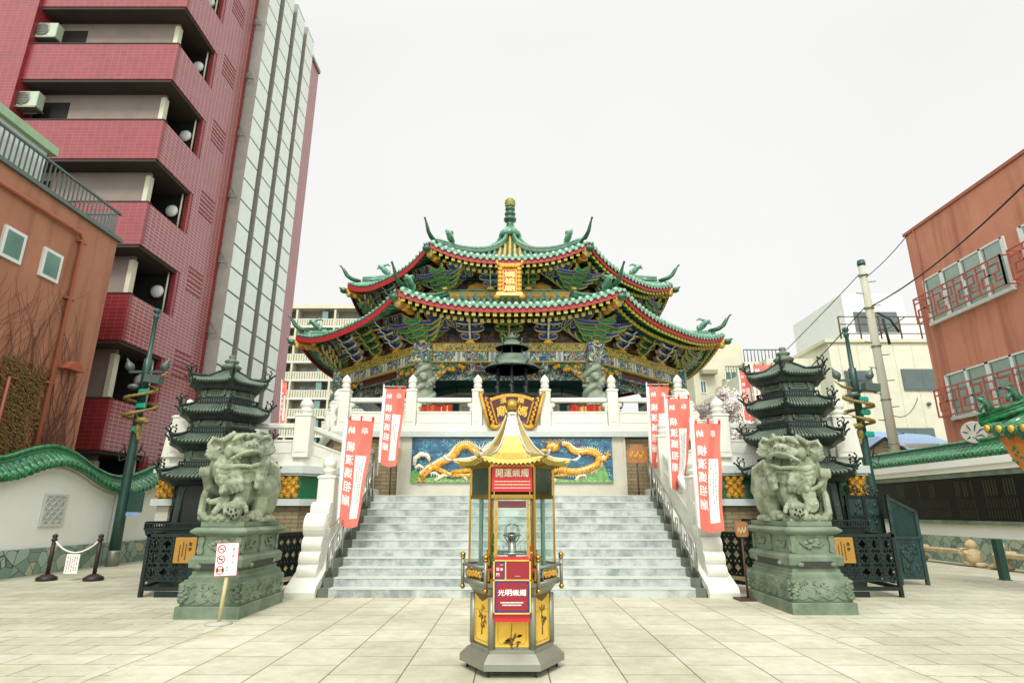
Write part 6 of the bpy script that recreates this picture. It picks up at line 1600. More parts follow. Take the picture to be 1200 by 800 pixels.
for k in range(6):
    b = MB(); p = HV(.44, k); b.lathe([(.04, .25), (.04, .76)], (p.x, p.y, 0), 10); b.build('pillar', ['steel_dull'], Ln)
mat('etched_gold', '#cfa22c', .35, metal=.1, vs=4, col2='#e6c04a'); 
rn = random.Random(2)
for k in range(6):
    a = HV(.435, k - 1); c = HV(.435, k); M = frame(((a + c) / 2) + Vector((0, 0, 0)), (c - a), (0, 0, 1)); w_ = .18
    b = MB(); b.box(-w_, w_, .27, .76, .0, .008, 0, M); p = b.build('panel', ['etched_gold'], Ln)
    b = MB()
    pts = [(-w_ + .03, .33), (-w_ + .05, .3), (w_ - .05, .3), (w_ - .03, .33), (w_ - .03, .6), (-w_ + .03, .6), (-w_ + .03, .33)]
    b.tube([(x, z, .009) for x, z in pts], .0022, 4, 0, M=M)
    zo = -.16 if k == 0 else 0
    b.tube([(0, .36 + zo * .4, .01), (.008, .44 + zo * .7, .01), (-.01, .52 + zo, .01), (0, .66 + zo, .01)], [.009, .007, .005, .003], 5, 0, M=M)
    for q in range(12):
        z = .44 + zo + rn.random() * (.2 if k else .1); x = rn.uniform(-.09, .09); an = rn.uniform(0, 6); l_ = .035
        b.add([(x - l_ * math.cos(an), z - l_ * math.sin(an), .011), (x + .4 * l_ * math.sin(an), z - .4 * l_ * math.cos(an), .011), (x + l_ * math.cos(an), z + l_ * math.sin(an), .011), (x - .4 * l_ * math.sin(an), z + .4 * l_ * math.cos(an), .011)], [(0, 1, 2, 3)], 0, False, M)
        b.tube([(0, z - .03, .01), (x, z, .01)], .0022, 4, 0, M=M)
    b.prism([(-w_ + .01, .76), (-w_ * .5, .72), (0, .69), (w_ * .5, .72), (w_ - .01, .76)], .008, .011, 0, M, ax='z')
    b.build('etching', ['gold_ink' if 'gold_ink' in MATS else mat('gold_ink', '#5f4a18', .5, var=.1)], p)
# counter rail with balls
for k in range(6):
    p = HV(.575, k); b = MB(); b.tube([(p.x, p.y, .84), (p.x, p.y, 1.13)], .02, 10, 0); b.ell((p.x, p.y, 1.165), .032, 1, 12); b.lathe([(.028, 1.125), (.03, 1.14)], (p.x, p.y, 0), 10, 1); b.ell((p.x, p.y, .825), .03, 1, 12)
    b.build('rail_post', ['steel_dull', 'brass'], Ln)
for k in range(6):
    if k == 0: continue
    a = HV(.575, k - 1); c = HV(.575, k); b = MB()
    for z in (.9, 1.06): b.tube([(a.x, a.y, z), (c.x, c.y, z)], .016, 8, 0)
    b.build('rail', ['steel_dull'], Ln)
    M = frame((a + c) / 2 + Vector((0, 0, .98)), (c - a), (0, 0, 1)); b = MB()
    b.tube([(-.17, -.06, 0), (-.2, 0, 0), (-.17, .05, 0), (.17, .05, 0), (.2, 0, 0), (.17, -.06, 0), (-.17, -.06, 0)], .008, 5, 1, M=M)
    for q in range(14): b.ell((-.15 + .3 * q / 13, .02 * math.sin(q * 2.3), 0), (.03, .022, .012), 0, 7, M)
    b.build('gilt_fretwork', ['gold_dark', 'steel_dull'], Ln)
b = MB()
for k in (0,):
    a = HV(.575, 5); c = HV(.575, 0)
    for sx in (-1, 1): b.box(sx * .28 - .0 if sx > 0 else -.28, sx * .15, a.y - .012, a.y + .012, 1.03, 1.05)
b.build('red_rail', ['sign_red'], Ln)
# upper glazed case
for k in range(6):
    p = HV(.5, k); b = MB(); b.box(-.013, .013, -.013, .013, .9, 2.12, 0, TR(p.x, p.y, 0, R(60 * k + 30))); b.build('case_post', ['brass'], Ln)
b = MB(); b.loft([hx(.46, .9), hx(.46, .93)], 0, False); b.loft([hx(.5, 2.14), hx(.5, 2.17)], 0, False); b.build('case_deck', ['steel_dull'], Ln)
for z0, z1 in ((.9, .94), (1.78, 1.82), (2.12, 2.16)):
    b = MB(); b.loft([hx(.475, z0), hx(.505, z0), hx(.505, z1), hx(.475, z1)], 0, False, False); b.build('case_frame', ['brass'], Ln, fix=True)
for k in range(6):
    a = HV(.49, k - 1); c = HV(.49, k); M = frame((a + c) / 2, (c - a), (0, 0, 1))
    b = MB(); b.box(-.225, .225, .94, 1.78, -.004, .004, 0, M); b.build('glass_pane', ['clear_glass'], Ln)
    if k in (1, 5, 2, 4): b = MB(); b.box(-.01, .01, .94, 1.78, -.012, .012, 0, M); b.build('glass_edge', ['window_green'], Ln)
    if k: b = MB(); b.box(-.225, .225, 1.82, 2.12, -.004, .004, 0, M); b.build('dark_pane', ['mirror_dark'], Ln)
b = MB()
for sx in (-1, 1):
    b.box(sx * .2, sx * .165, 6.83, 6.86, .94, 1.78, 0)
b.build('gilt_strip', ['gold_dark', 'brass'], Ln)
b = MB(); b.box(.17, .225, 6.84, 6.87, .92, 1.28, 0); b.box(.165, .23, 6.838, 6.85, 1.2, 1.215, 1); b.build('red_strip', ['sign_red', 'gold'], Ln)
# board in front: the name of the candles
b = MB(); b.box(-.232, .232, 6.79, 6.805, 1.85, 2.13, 0); f_ = b.build('sign_board', ['sign_red'], Ln)
b = MB(); M = front((0, 6.786, 0)); b.line('開運蝋燭', .092, M @ Matrix.Translation((0, 2.055, 0)), 0)
rn = random.Random(6)
for r_ in range(3):
    x = -.2
    while x < .2: w_ = rn.uniform(.007, .014); b.box(x, x + w_, 1.957 - .035 * r_, 1.967 - .035 * r_, 0, .001, 0, M); x += w_ + .005
b.build('lettering', ['paint_cream'], f_)
b = MB(); b.box(-.17, .17, 7.3, 7.31, 1.68, 1.76); b.build('back_sign', ['sign_red'], Ln)
# roof
b = MB(); prof = [(.67, 2.17), (.65, 2.185), (.5, 2.22), (.37, 2.29), (.27, 2.39), (.19, 2.51), (.13, 2.63), (.085, 2.74), (.07, 2.78)]
def hlift(r, z):
    pts = []
    for (k, V_) in enumerate([None] * 6):
        a = HV(r, k); c = HV(r, (k + 1) % 6)
        for j in range(6):
            u = j / 6; q = abs(2 * u - 1) ** 3; p = a.lerp(c, u); f = max(0, (r - .3) / .38) ; e = (p - Vector((0, LY, 0))) * (.1 * q * f * f)
            pts.append((p.x + e.x, p.y + e.y, z + .05 * q * f))
    return pts
b.loft([hlift(r, z) for r, z in prof], 0, False); b.build('roof', ['brass_pale'], Ln)
b = MB()
for k in range(6):
    pts = []
    for r, z in prof: f = max(0, (r - .3) / .38); p = HV(r * (1 + .1 * f * f), k); pts.append((p.x, p.y, z + .05 * f + .008))
    b.tube(pts, [.014, .014, .016, .016, .016, .014, .012, .01, .01], 6, 0)
    e = Vector(pts[0]); d = (HV(1, k) - Vector((0, LY, 0))); 
    b.tube([e, e + d * .06 + Vector((0, 0, .01)), e + d * .11 + Vector((0, 0, .05)), e + d * .08 + Vector((0, 0, .08))], [.022, .02, .014, .006], 6, 0)
b.build('roof_rib', ['chrome'], Ln)
b = MB()
for k in range(6):
    a = HV(.675, k - 1); c = HV(.675, k); M = frame((a + c) / 2, (c - a), (0, 0, 1)); n = 13; pts = [(-.33, 2.19)]
    for i in range(n * 4 + 1): u = i / (n * 4); x = -.33 + .66 * u; pts.append((x, 2.135 + .022 * abs(math.cos(u * n * math.pi)) + .045 * abs(2 * u - 1) ** 3))
    pts += [(.33, 2.235), (.15, 2.2), (0, 2.19), (-.15, 2.2)]; pts[0] = (-.33, 2.235)
    b.prism(pts, .0, .012, 0, M, ax='z')
b.build('scalloped_valance', ['brass_pale'], Ln)
b = MB(); b.lathe([(.075, 2.76), (.085, 2.78), (.085, 2.8), (.05, 2.81), (.05, 2.83)], (0, LY, 0), 20, 1); b.ell((0, LY, 2.89), (.085, .085, .085), 0, 24); b.build('gilt_ball', ['brass', 'chrome'], Ln)
# candle stand seen through the glass
b = MB(); b.lathe([(.05, .93), (.045, 1.35)], (0, LY, 0), 12); b.lathe([(.3, .96), (.31, 1.0), (.29, .97)], (0, LY, 0), 24); b.lathe([(.21, 1.17), (.22, 1.19), (.2, 1.18)], (0, LY, 0), 24); b.lathe([(.1, 1.36), (.11, 1.38), (.09, 1.37)], (0, LY, 0), 16); b.ell((0, LY, 1.36), (.06, .06, .05))
for r_, z, n in ((.28, 1.0, 28), (.2, 1.19, 18), (.09, 1.38, 8)):
    for j in range(n): a = j * 6.283 / n; b.tube([(r_ * math.cos(a), LY + r_ * math.sin(a), z - .02), (r_ * math.cos(a), LY + r_ * math.sin(a), z + .06)], .004, 4)
for k in range(6):
    a = k * 1.047; c_ = math.cos(a); s_ = math.sin(a)
    b.tube([(.06 * c_, LY + .06 * s_, 1.27), (.17 * c_, LY + .17 * s_, 1.35), (.14 * c_, LY + .14 * s_, 1.47), (.02 * c_, LY + .02 * s_, 1.5)], .004, 4)
b.build('candle_stand', ['steel'], Ln)
b = MB()
for k in range(40): rn = random.Random(k); b.ell((-.23 + rn.uniform(-.02, .02), 7.0 + rn.uniform(-.03, .03), 1.1 + rn.random() * .3), (.015, .015, .03), 0, 6)
b.build('sprig', ['leaf_green' if 'leaf_green' in MATS else mat('leaf_green', '#2a6b35', .6)], Ln)
# offering box hung on the front
Bx = thing('offering_box', 'red, blue and gold candle offering box hung on the front of the lantern', 'box', (0, 6.68, .55))
x0, x1 = -.2, .2; YB = 6.62
b = MB(); b.box(x0, x1, YB, 6.78, .54, 1.14, 0); b.box(x0 + .02, x1 - .02, YB + .002, 6.78, 1.14, 1.165, 1)
for (xa, xb, za, zb_) in ((x0, x1, .54, .555), (x0, x1, 1.125, 1.14), (x0, x0 + .014, .54, 1.14), (x1 - .014, x1, .54, 1.14), (x0, x1, .905, .92), (-.075, -.062, .92, 1.13)): b.box(xa, xb, YB - .01, YB, za, zb_, 2)
b.build('case', ['sign_red', 'sign_red', 'gold'], Bx)
b = MB(); b.box(x0 + .014, -.075, YB - .004, YB, .92, 1.125, 0); b.box(x0 + .014, x1 - .014, YB - .004, YB, .555, .905, 0); p = b.build('blue_field', ['sign_blue'], Bx)
b = MB(); b.prism([(x0 + .035, .6), (x0 + .05, .575), (x1 - .05, .575), (x1 - .035, .6), (x1 - .035, .86), (x1 - .05, .885), (x0 + .05, .885), (x0 + .035, .86)], YB - .008, YB - .004); b.box(x0 + .03, -.09, YB - .007, YB - .004, .94, 1.105); b.build('red_field', ['maroon_red'] if 'maroon_red' in MATS else [mat('maroon_red', '#8a1a26', .4, var=.06)], Bx)
b = MB(); b.box(-.06, x1 - .016, YB - .004, YB + .0, .925, 1.12, 0); b.box(.03, .09, YB - .01, YB - .004, .95, .962, 1); b.build('slot', ['maroon_red', 'steel'], Bx)
b = MB(); M = front((0, YB - .0105, 0)); b.line('光明蝋燭', .072, M @ Matrix.Translation((0, .775, 0)), 0); b.line('一本百円', .036, M @ Matrix.Translation((-.133, 1.02, 0)) , 0) if False else None
for ch, x, z in (('一', -.112, 1.085), ('本', -.112, 1.035), ('百', -.152, 1.035), ('円', -.152, .975)): b.text(ch, .034, .034 if ch != '一' else .034, M @ Matrix.Translation((x, z, 0)), 0)
b.line('ろうそく', .018, M @ Matrix.Translation((0, 10, 0)), 0) if False else None
for r_ in range(2):
    x = -.12 + .02 * r_
    while x < .12 - .02 * r_: b.box(x, x + .009, .66 - .027 * r_, .673 - .027 * r_, 0, .001, 0, M); x += .0135
b.build('lettering', ['sign_white'], Bx)
b = MB(); b.box(x0 + .01, x1 - .01, YB + .03, 6.8, .45, .54, 0); b.build('lower_strip', ['sign_red'], Bx)

Ln.scale = (.955, .955, .972); Bx.scale = (.955, .955, .85)
Ln.location.y = 6.95; Bx.location = (0, 6.95 + (6.68 - 7.24) * .955, .55 * .965 + .085)
# ================================================================ banners
def banner(TL, TRt, BL, BRt, Y, label, curl=0, group='red donation banners'):
    tl, tr, bl, br = P(*TL, Y), P(*TRt, Y), P(*BL, Y + .05), P(*BRt, Y + .05)
    t = thing('banner', label, 'banner', (bl.x, Y, 0 if bl.z < 3.6 else 3), 0, group)
    rn = random.Random(int(TL[0])); ph = rn.uniform(0, 6)
    w_ = (tr - tl).length; h_ = (bl - tl).length
    def F(u, v, o=0):
        p = tl.lerp(tr, u).lerp(bl.lerp(br, u), v)
        wv = (.06 * math.sin(u * 5 + v * 4 + ph) + .035 * math.sin(v * 11 - u * 5 + ph * 2) + .02 * math.sin(u * 14 + v * 6 + ph)) * u
        p = p + Vector((0, wv * w_ * 1.6 - o + curl * .35 * u * v ** 3, 0)); p.z -= .06 * w_ * math.sin(math.pi * u) * (v ** 2) * 1.5 - .015 * w_ * math.sin(u * math.pi * 2 + ph) * v
        if curl: p.x -= curl * .3 * w_ * u * max(0, v - .55) ** 2 * 4 * (1 if u > .5 else .5)
        return p
    b = MB()
    b.sheet(lambda i, j: F(.13 + .87 * i, j), 14, 40, 0); b.sheet(lambda i, j: F(.13 * i, j, .001), 2, 40, 1)
    for u in (.2, .58, .95): b.sheet(lambda i, j: F(u + .07 * (i - .5), -.045 + .05 * j, .002), 1, 1, 2)
    b.build('cloth', ['banner_red', 'cloth_white', 'banner_deep'], t)
    b = MB(); b.sheet(lambda i, j: F(.54 + .34 * i, .34 + .58 * j, .004), 6, 24, 0); f_ = b.build('name_strip', ['cloth_white'], t)
    b = MB()
    def T(ch, cu, cv, sz):
        b.text(ch, 1, 1, None, 0, True, fn=lambda x, y: F(cu + x * sz, cv - y * sz * w_ / h_, .008))
    T('納', .3, .1, .22); T('奉', .74, .1, .22)
    for i, ch in enumerate('横濱媽祖廟'): T(ch, .33, .265 + .125 * i, .3)
    b.build('lettering', ['sign_white'], t)
    b = MB()
    for cu, v0, v1 in ((.8, .38, .86), (.72, .42, .8), (.64, .38, .6)):
        v = v0
        while v < v1:
            dv = rn.uniform(.008, .02); x_ = rn.uniform(.006, .02)
            b.sheet(lambda i, j: F(cu + x_ * (i * 2 - 1), v + dv * j, .007), 1, 1, 0); v += dv + .008
    b.build('small_writing', ['ink_grey'], f_)
    b = MB(); dn = (bl - tl).normalized(); top = F(.03, 0) - dn * .12; bot = bl + dn * .35
    b.tube([top, bot], .016, 8, 0); b.tube([F(-.02, -.03), F(1.0, -.035)], .009, 6, 0); b.build('pole', ['white_frame'], t)
    return t
t = banner((403, 491), (439, 494), (394, 611), (419, 617), 12.95, 'large red banner leaning at the foot of the left stair balustrade')
b = MB(); b.tube([P(394, 612, 12.95), P(362, 634, 12.6)], .012, 6); b.tube([P(394, 612, 12.95), P(440, 541, 13.6)], .008, 5); b.build('stay_rod', ['wood_sign'], t)
banner((449, 455), (476, 456), (443, 541), (464, 546), 15.6, 'red banner at the top left of the stairs, in front of buff brick')
banner((330, 448), (337, 447), (327, 497), (333, 496), 21.0, 'narrow far red banner behind the left wing balustrade', group='far red banners')
banner((757, 453), (784, 453), (762, 546), (782, 546), 15.6, 'furthest of the three red banners beside the right handrail', 1)
banner((778, 467), (808, 467), (785, 571), (809, 571), 14.2, 'middle one of the three red banners beside the right handrail', .8)
banner((808, 496), (845, 496), (817, 617), (847, 622), 12.1, 'nearest of the three red banners, hanging flat by the right scroll')
banner((865, 436), (878, 436), (871, 491), (885, 491), 21.5, 'left one of the two far red banners behind the right wing balustrade', group='far red banners')
banner((879, 428), (905, 428), (888, 491), (906, 491), 21.0, 'right one of the two far red banners behind the right wing balustrade', group='far red banners')

# ================================================================ small signs
def wood_sign(x, y, z, h, w_, hh, label, mt='wood_sign', base='disc', fancy=True):
    t = thing('wooden_sign', label, 'sign', (x, y, z))
    b = MB(); b.tube([(x, y, z), (x, y, z + h)], .02, 8); b.box(x - .22, x + .22, y - .2, y + .2, z, z + .035) if base == 'sq' else b.lathe([(.15, z), (.14, z + .02)], (x, y, 0), 14); b.build('stand', ['wood_dark'], t)
    b = MB(); zc = z + h + hh * .5
    if fancy: pl = [(x - w_, zc - hh * .5), (x + w_, zc - hh * .5), (x + w_ * 1.02, zc + hh * .2), (x + w_ * .7, zc + hh * .25), (x + w_ * .6, zc + hh * .5), (x - w_ * .6, zc + hh * .5), (x - w_ * .7, zc + hh * .25), (x - w_ * 1.02, zc + hh * .2)]
    else: pl = [(x - w_, zc - hh * .35), (x - w_ * .8, zc - hh * .5), (x + w_ * .8, zc - hh * .5), (x + w_, zc - hh * .35), (x + w_, zc + hh * .35), (x + w_ * .8, zc + hh * .5), (x - w_ * .8, zc + hh * .5), (x - w_, zc + hh * .35)]
    b.prism(pl, y - .045, y - .02); b.build('board', [mt], t)
    b = MB()
    for k in range(8): b.ell((x - w_ * .6 + w_ * 1.2 * k / 7, y - .045, zc - hh * .1 + hh * .12 * math.sin(k * 2)), (w_ * .12, .012, hh * .14), 0, 7)
    b.build('carving', ['gold_dark' if fancy else 'wood_pale'], t)
wood_sign(-3.3, 16.2, TOP, .85, .28, .42, 'small pale carved wooden sign on the left of the stair landing', 'wood_pale', fancy=False)
wood_sign(3.38, 16.0, TOP, .85, .28, .5, 'small brown carved wooden sign on the right of the stair landing')
wood_sign(4.42, 12.0 - .2, 0, 1.12, .12, .28, 'small wooden plaque on a post beside the right scroll', 'wood_sign', 'sq', False)
# prohibition sign
a = G(256, 731)
t = thing('prohibition_sign', 'white prohibition sign with three red pictograms on a pale wooden post', 'sign', (a.x, a.y, 0))
lx = .035
b = MB(); b.lathe([(.19, 0), (.19, .02), (.06, .04)], (a.x, a.y, 0), 20, 1); b.tube([(a.x, a.y, .02), (a.x + .04, a.y, .75)], .028, 8, 0); b.build('stand', ['wood_pale', 'concrete'], t)
M = frame((a.x + .02, a.y - .035, .9), (1, 0, .04), (-.04, 0, 1)); hw, hh = .17, .235
b = MB(); b.box(-hw, hw, -hh, hh, 0, .012, 0, M); b.box(-hw + .008, hw - .008, -hh + .008, hh - .008, .012, .0135, 1, M); b.build('board', ['banner_deep', 'sign_white'], t)
b = MB()
for k, z in enumerate((.15, .0, -.15)):
    Mk = M @ Matrix.Translation((-.085, z, .015)); b.lathe([(.048, 0), (.062, 0), (.062, .002), (.048, .002), (.048, 0)], n=28, M=Mk, caps=False)
    if k < 2: b.box(-.048, .048, -.006, .006, 0, .003, 0, Mk @ Matrix.Rotation(R(-45), 4, 'Z'))
b.build('ring', ['sign_red'], t)
b = MB(); Mk = M @ Matrix.Translation((-.085, .15, .0145)); b.box(-.035, .025, -.01, .0, 0, .0015, 0, Mk); b.tube([(.03, 0, 0), (.035, .015, 0), (.028, .028, 0)], .003, 4, 0, M=Mk)
Mk = M @ Matrix.Translation((-.085, 0, .0145)); b.box(-.03, .03, -.006, .012, 0, .0015, 0, Mk)
Mk = M @ Matrix.Translation((-.085, -.15, .0145)); b.prism([(.025 * math.cos(j * .6), .03 * math.sin(j * .6)) for j in range(10)], 0, .001, 1, Mk, ax='z')
for sx in (-1, 1): b.prism([(sx * .035 + .012 * math.cos(j * .8), .0 + .028 * math.sin(j * .8)) for j in range(8)], 0, .0015, 0, Mk, ax='z'); b.prism([(sx * .01 + .004 * math.cos(j * .8), .008 + .004 * math.sin(j * .8)) for j in range(8)], .001, .002, 0, Mk, ax='z')
b.prism([(.006 * math.cos(j * .8), -.01 + .005 * math.sin(j * .8)) for j in range(8)], .001, .002, 0, Mk, ax='z')
for i, ch in enumerate('ご協力ありがとう'): b.text(ch, .036, .036, M @ Matrix.Translation((.095, .19 - .048 * i, .0145)), 0)
for i, ch in enumerate('ございます'): b.text(ch, .036, .036, M @ Matrix.Translation((.02, .02 - .046 * i, .0145)), 0)
b.build('lettering', ['ink_black', 'wood_pale'], t)

# ================================================================ stanchions with rope
for px, lab in ((54, 'dark rope stanchion standing nearest the left edge by the wavy wall'), (109, 'dark rope stanchion standing nearer the lamp post by the wavy wall')):
    g_ = G(px, 680); t = thing('rope_stanchion', lab, 'stanchion', (g_.x, g_.y, 0), 0, 'rope stanchions')
    b = MB(); b.lathe([(.2, 0), (.22, .03), (.21, .08), (.1, .14), (.04, .16)], n=20); b.build('base', ['wood_dark2'] if 'wood_dark2' in MATS else [mat('wood_dark2', '#2a1c17', .5, var=.1)], t, world=False)
    b = MB(); b.tube([(0, 0, .12), (0, 0, .92)], .045, 12); b.lathe([(.06, .9), (.07, .93), (.04, .96), (.06, 1.0), (.06, 1.03), (.02, 1.06)], n=14); b.build('post', ['wood_dark2'], t, world=False)
g0, g1 = G(54, 680), G(109, 680)
b = MB(); b.tube([(g0.x + (g1.x - g0.x) * k / 12, g0.y + (g1.y - g0.y) * k / 12, .93 - .3 * (1 - (2 * k / 12 - 1) ** 2)) for k in range(13)], .018, 6); tag(b.build('rope', ['cloth_white']), 'white rope sagging between the two dark stanchions', 'rope')
m_ = (g0 + g1) / 2
t = thing('paper_notice', 'white paper notice with red writing hanging from the rope', 'notice', (m_.x, m_.y, .2))
b = MB(); b.box(m_.x - .16, m_.x + .16, m_.y - .035, m_.y - .028, .16, .6); p = b.build('sheet', ['cloth_white'], t)
b = MB(); rn = random.Random(1)
for k in range(5):
    z = .55
    while z > .22: b.box(m_.x - .12 + .055 * k, m_.x - .1 + .055 * k, m_.y - .039, m_.y - .035, z - .025, z); z -= rn.choice((.035, .04, .06))
b.build('writing', ['rail_red'], p)
# bollard, right
g_ = G(1178, 679.5)
t = thing('bollard', 'dark flat topped bollard standing in front of the child figure bench', 'bollard', (g_.x, g_.y, 0)); b = MB(); b.box(-.08, .08, -.08, .08, 0, .92, 0, bev=.01); b.build('shaft', ['green_pole'], t, world=False); b = MB(); b.box(-.085, .085, -.085, .085, .92, .95, 0, bev=.01); b.box(-.1, .1, -.1, .1, 0, .02); b.build('cap', ['lamp_grey'], t, world=False)

# ================================================================ benches carried by stone children
mat('warm_stone', '#a3906a', .8, vs=5, col2='#c4b28c', det=8, bump=.3, bs=40)
def child(M, parent, sg):
    b = MB(); b.X = M
    b.ell((0, 0, .27), (.2, .19, .27), 0, 14); b.ell((0, 0, .62), (.15, .15, .15), 0, 14); b.ell((0, .0, .47), (.12, .12, .1)); b.ell((0, .02, .74), (.06, .06, .05))
    b.ell((0, -.12, .1), (.22, .2, .11)); b.ell((.0, .28, .07), (.18, .14, .08)); 
    for s_ in (-1, 1):
        b.tube([(s_ * .17, 0, .42), (s_ * .22, -.14, .33), (s_ * .1, -.3, .36)], [.075, .065, .05], 8); b.ell((s_ * .08, -.31, .37), (.05, .05, .04)); b.ell((s_ * .15, -.0, .62), (.03, .04, .05)); b.ell((s_ * .055, -.14, .64), .018)
    b.ell((0, -.15, .6), (.025, .025, .02)); b.tube([(-.14, -.34, .45), (.14, -.34, .45)], .08, 10)
    b.build('child_figure', ['warm_stone'], parent, remesh=.014)
def bench(x, y0, y1, label):
    t = thing('stone_bench', label, 'bench', (x, (y0 + y1) / 2, 0), 0, 'benches carried by stone children')
    b = MB(); b.box(x - .2, x + .2, y0 + .3, y1 - .3, .34, .46, 0, bev=.015); b.build('seat', ['warm_stone'], t)
    child(TR(x, y0, 0, math.pi), t, 1); child(TR(x, y1, 0, 0), t, 1)
bench(13.75, 18.45, 20.9, 'weathered stone bench held by two kneeling children below the black tablet')
bench(13.75, 14.9, 17.4, 'weathered stone bench held by kneeling children at the right edge, behind the bollard')

# ================================================================ roof of the side gate, right edge
Rg = thing('gate_roof', 'corner of an ornate gate with green tiled roof and orange painted beam at the right edge', 'gate', (12.5, 12, 0))
mat('beam_orange', '#b5622a', .45, vs=6, col2='#cf8a3c')
E0 = P(1160, 508, 12.5)
def RP(y, out, up): return Vector((E0.x + out, y, E0.z + up))
b = MB(); NY = 14
for i in range(NY):
    y = 12.5 - i * .3; lift = .0 + max(0, (1 - i / 4)) ** 2 * .12
    pts = [(E0.x + .05, y, E0.z + lift), (E0.x + .5, y, E0.z + lift + .2), (E0.x + 1.1, y, E0.z + lift + .55)]
    b.tube(pts, .1, 8, 0); b.lathe([(.115, 0), (.115, .04)], n=14, M=frame((E0.x + .03, y, E0.z + lift), (0, -1, 0), (0, 0, 1)), mi=0); b.lathe([(.075, .04), (.075, .06)], n=12, M=frame((E0.x + .01, y, E0.z + lift), (0, -1, 0), (0, 0, 1)), mi=2)
    b.prism([(y - .15, E0.z + lift + .02), (y - .15 + .13, E0.z + lift), (y - .15 + .08, E0.z + lift - .15), (y - .15, E0.z + lift - .24), (y - .15 - .08, E0.z + lift - .15), (y - .15 - .13, E0.z + lift)], E0.x - .0, E0.x + .03, 1, ax='x')
b.add([(E0.x + .02, 12.6, E0.z - .03), (E0.x + .02, 8, E0.z - .03), (E0.x + 1.3, 8, E0.z + .6), (E0.x + 1.3, 12.6, E0.z + .6)], [(0, 1, 2, 3)], 1)
b.build('tiles', ['wall_tile', 'roof_tile_dark', 'gold'], Rg)
b = MB(); h0 = Vector((E0.x - .08, 12.62, E0.z + .22)); h1 = Vector((E0.x + 1.6, 11.4, E0.z + 1.0))
for dz, r in ((0, .07), (.08, .055), (.15, .065)): b.tube([h0 + Vector((0, 0, dz)), h0.lerp(h1, .5) + Vector((0, 0, dz - .05)), h1 + Vector((0, 0, dz))], r, 6, 0 if dz != .12 else 1, sq=.8)
b.build('hip_ridge', ['wall_tile', 'roof_tile'], Rg)
for f in (.08, .32, .56, .8):
    o = h0.lerp(h1, f) + Vector((0, 0, .18)); b = MB(); b.tube([o + Vector((.08, 0, 0)), o + Vector((.06, 0, .16)), o + Vector((-.05, 0, .28)), o + Vector((-.14, 0, .3))], [.09, .08, .06, .03], 8); b.tube([o + Vector((-.04, 0, .18)), o + Vector((-.12, 0, .1)), o + Vector((-.14, 0, 0))], [.05, .04, .03], 6); b.ell(o + Vector((.12, 0, .06)), (.08, .07, .1)); b.tube([o + Vector((-.03, 0, .32)), o + Vector((.04, 0, .42))], [.03, .01], 5)
    b.build('ridge_beast', ['roof_tile_dark'], Rg)
b = MB(); b.prism([(8, E0.z - .05), (12.45, E0.z - .05), (12.2, E0.z - .6), (11.9, E0.z - .95), (8, E0.z - .95)], E0.x + .12, E0.x + .45, 0, ax='x')
for i in range(8):
    y = 11.8 - i * .45
    for k in range(9): a = k * .7; b.ell((E0.x + .115, y + .3 + .1 * math.cos(a) * (k % 3) * .6, E0.z - .48 + .16 * math.sin(a)), (.012, .04, .03), 1, 6)
    b.box(E0.x + .105, E0.x + .12, y - .24, y - .22, E0.z - .9, E0.z - .1, 2)
b.box(E0.x + .1, E0.x + .5, 8, 11.9, E0.z - 1.0, E0.z - .95, 2)
b.build('painted_beam', ['beam_orange', 'paint_green', 'gold'], Rg)
b = MB(); b.box(E0.x + .3, E0.x + .62, 11.2, 11.5, 0, E0.z - 1.0, 0); b.build('column', [mat('teal_paint', '#1f8f8a', .4, var=.1)], Rg)
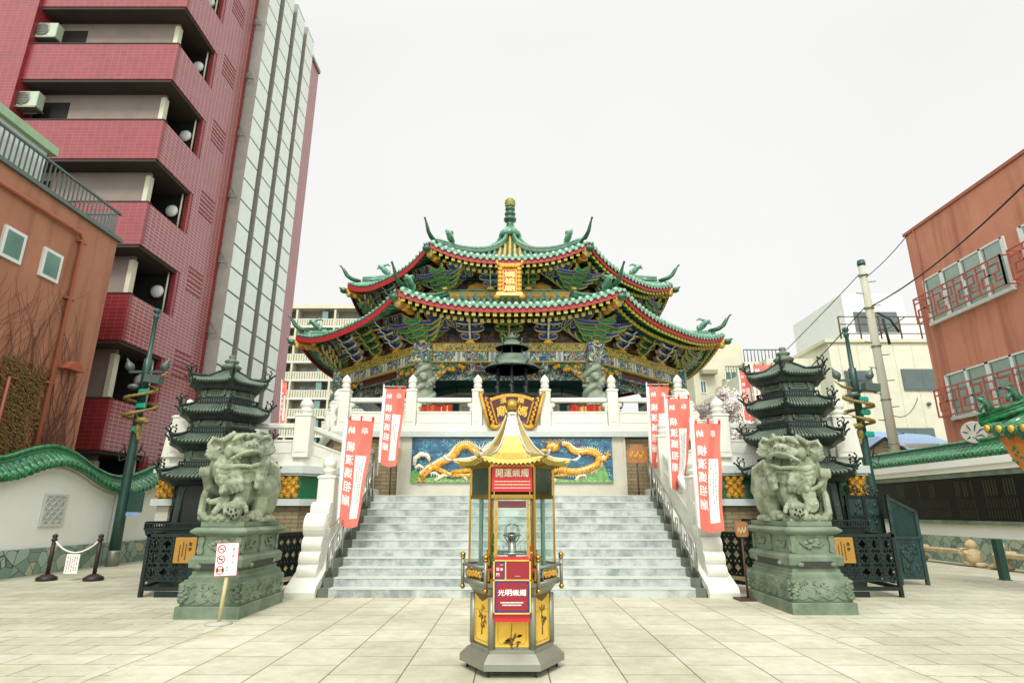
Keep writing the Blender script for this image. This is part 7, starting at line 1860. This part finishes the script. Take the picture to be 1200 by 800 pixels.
# round painted drum end on the wall
p = P(1149, 514, 15.4)
t = thing('round_plaque', 'round cream plaque with blue brushed pattern behind the gate roof', 'plaque', (14.5, p.y, 3.3))
q = P(1150, 516, 14.6)
b = MB(); b.lathe([(.35, 0), (.35, .16), (.33, .18)], sm=False, n=28, M=frame((14.72, 18.6, 3.98), (1, 0, 0), (0, 0, 1)) @ Matrix.Scale(1.0, 4) @ Matrix.Rotation(R(-40), 4, 'Y')); b.build('disc', ['concrete'], t)
b = MB(); M = frame((14.72, 18.6, 3.98), (1, 0, 0), (0, 0, 1)) @ Matrix.Rotation(R(-40), 4, 'Y')
for k in range(14): a_ = k * .9; b.tube([(.1 * math.cos(a_) - .05, .1 * math.sin(a_) - .05, .186), (.2 * math.cos(a_ + .4), .2 * math.sin(a_ + .4), .19), (.29 * math.cos(a_ + .3), .29 * math.sin(a_ + .3), .186)], [.006, .02, .006], 5, 0, M=M)
b.build('blue_pattern', ['dark_blue'], t)

# ================================================================ plum tree in blossom behind the right wing
mat('blossom', '#efe9e6', .8, var=.05); mat('bark', '#3a2f28', .9, var=.2); mat('new_leaf', '#7f9a3c', .7)
Tt = thing('plum_tree', 'plum tree with white blossom behind the right wing balustrade', 'tree', (9.6, 27, 0))
b = MB(); bl = MB(); rn = random.Random(12)
def branch(p, d, l, r, dep):
    e = p + d * l; m = p.lerp(e, .5) + Vector((rn.uniform(-.1, .1), rn.uniform(-.1, .1), rn.uniform(-.05, .1))) * l
    b.tube([p, m, e], [r, r * .8, r * .6], 5, caps=False)
    if dep >= 3:
        for _ in range(30):
            c = p.lerp(e, rn.random()) + Vector((rn.gauss(0, .09), rn.gauss(0, .09), rn.gauss(0, .09))); s_ = rn.uniform(.025, .055)
            u = Vector((rn.uniform(-1, 1), rn.uniform(-1, 1), rn.uniform(-1, 1))).normalized(); v = u.orthogonal().normalized()
            bl.add([c + (u * math.cos(k * 1.257) + v * math.sin(k * 1.257)) * s_ for k in range(5)], [(0, 1, 2, 3, 4)])
    if dep < 5:
        for _ in range(3 if dep else 5):
            nd = (d + Vector((rn.uniform(-1, 1), rn.uniform(-1, 1), rn.uniform(-.3, .4))) * 1.1).normalized(); branch(p.lerp(e, rn.uniform(.6, 1)), nd, (l * .27 if dep == 0 else l * rn.uniform(.6, .75)), r * .5, dep + 1)
branch(Vector((10.0, 27, 0)), Vector((.03, 0, 1)), 4.9, .12, 0)
b.build('trunk', ['bark'], Tt); bl.build('crown', ['blossom'], Tt)
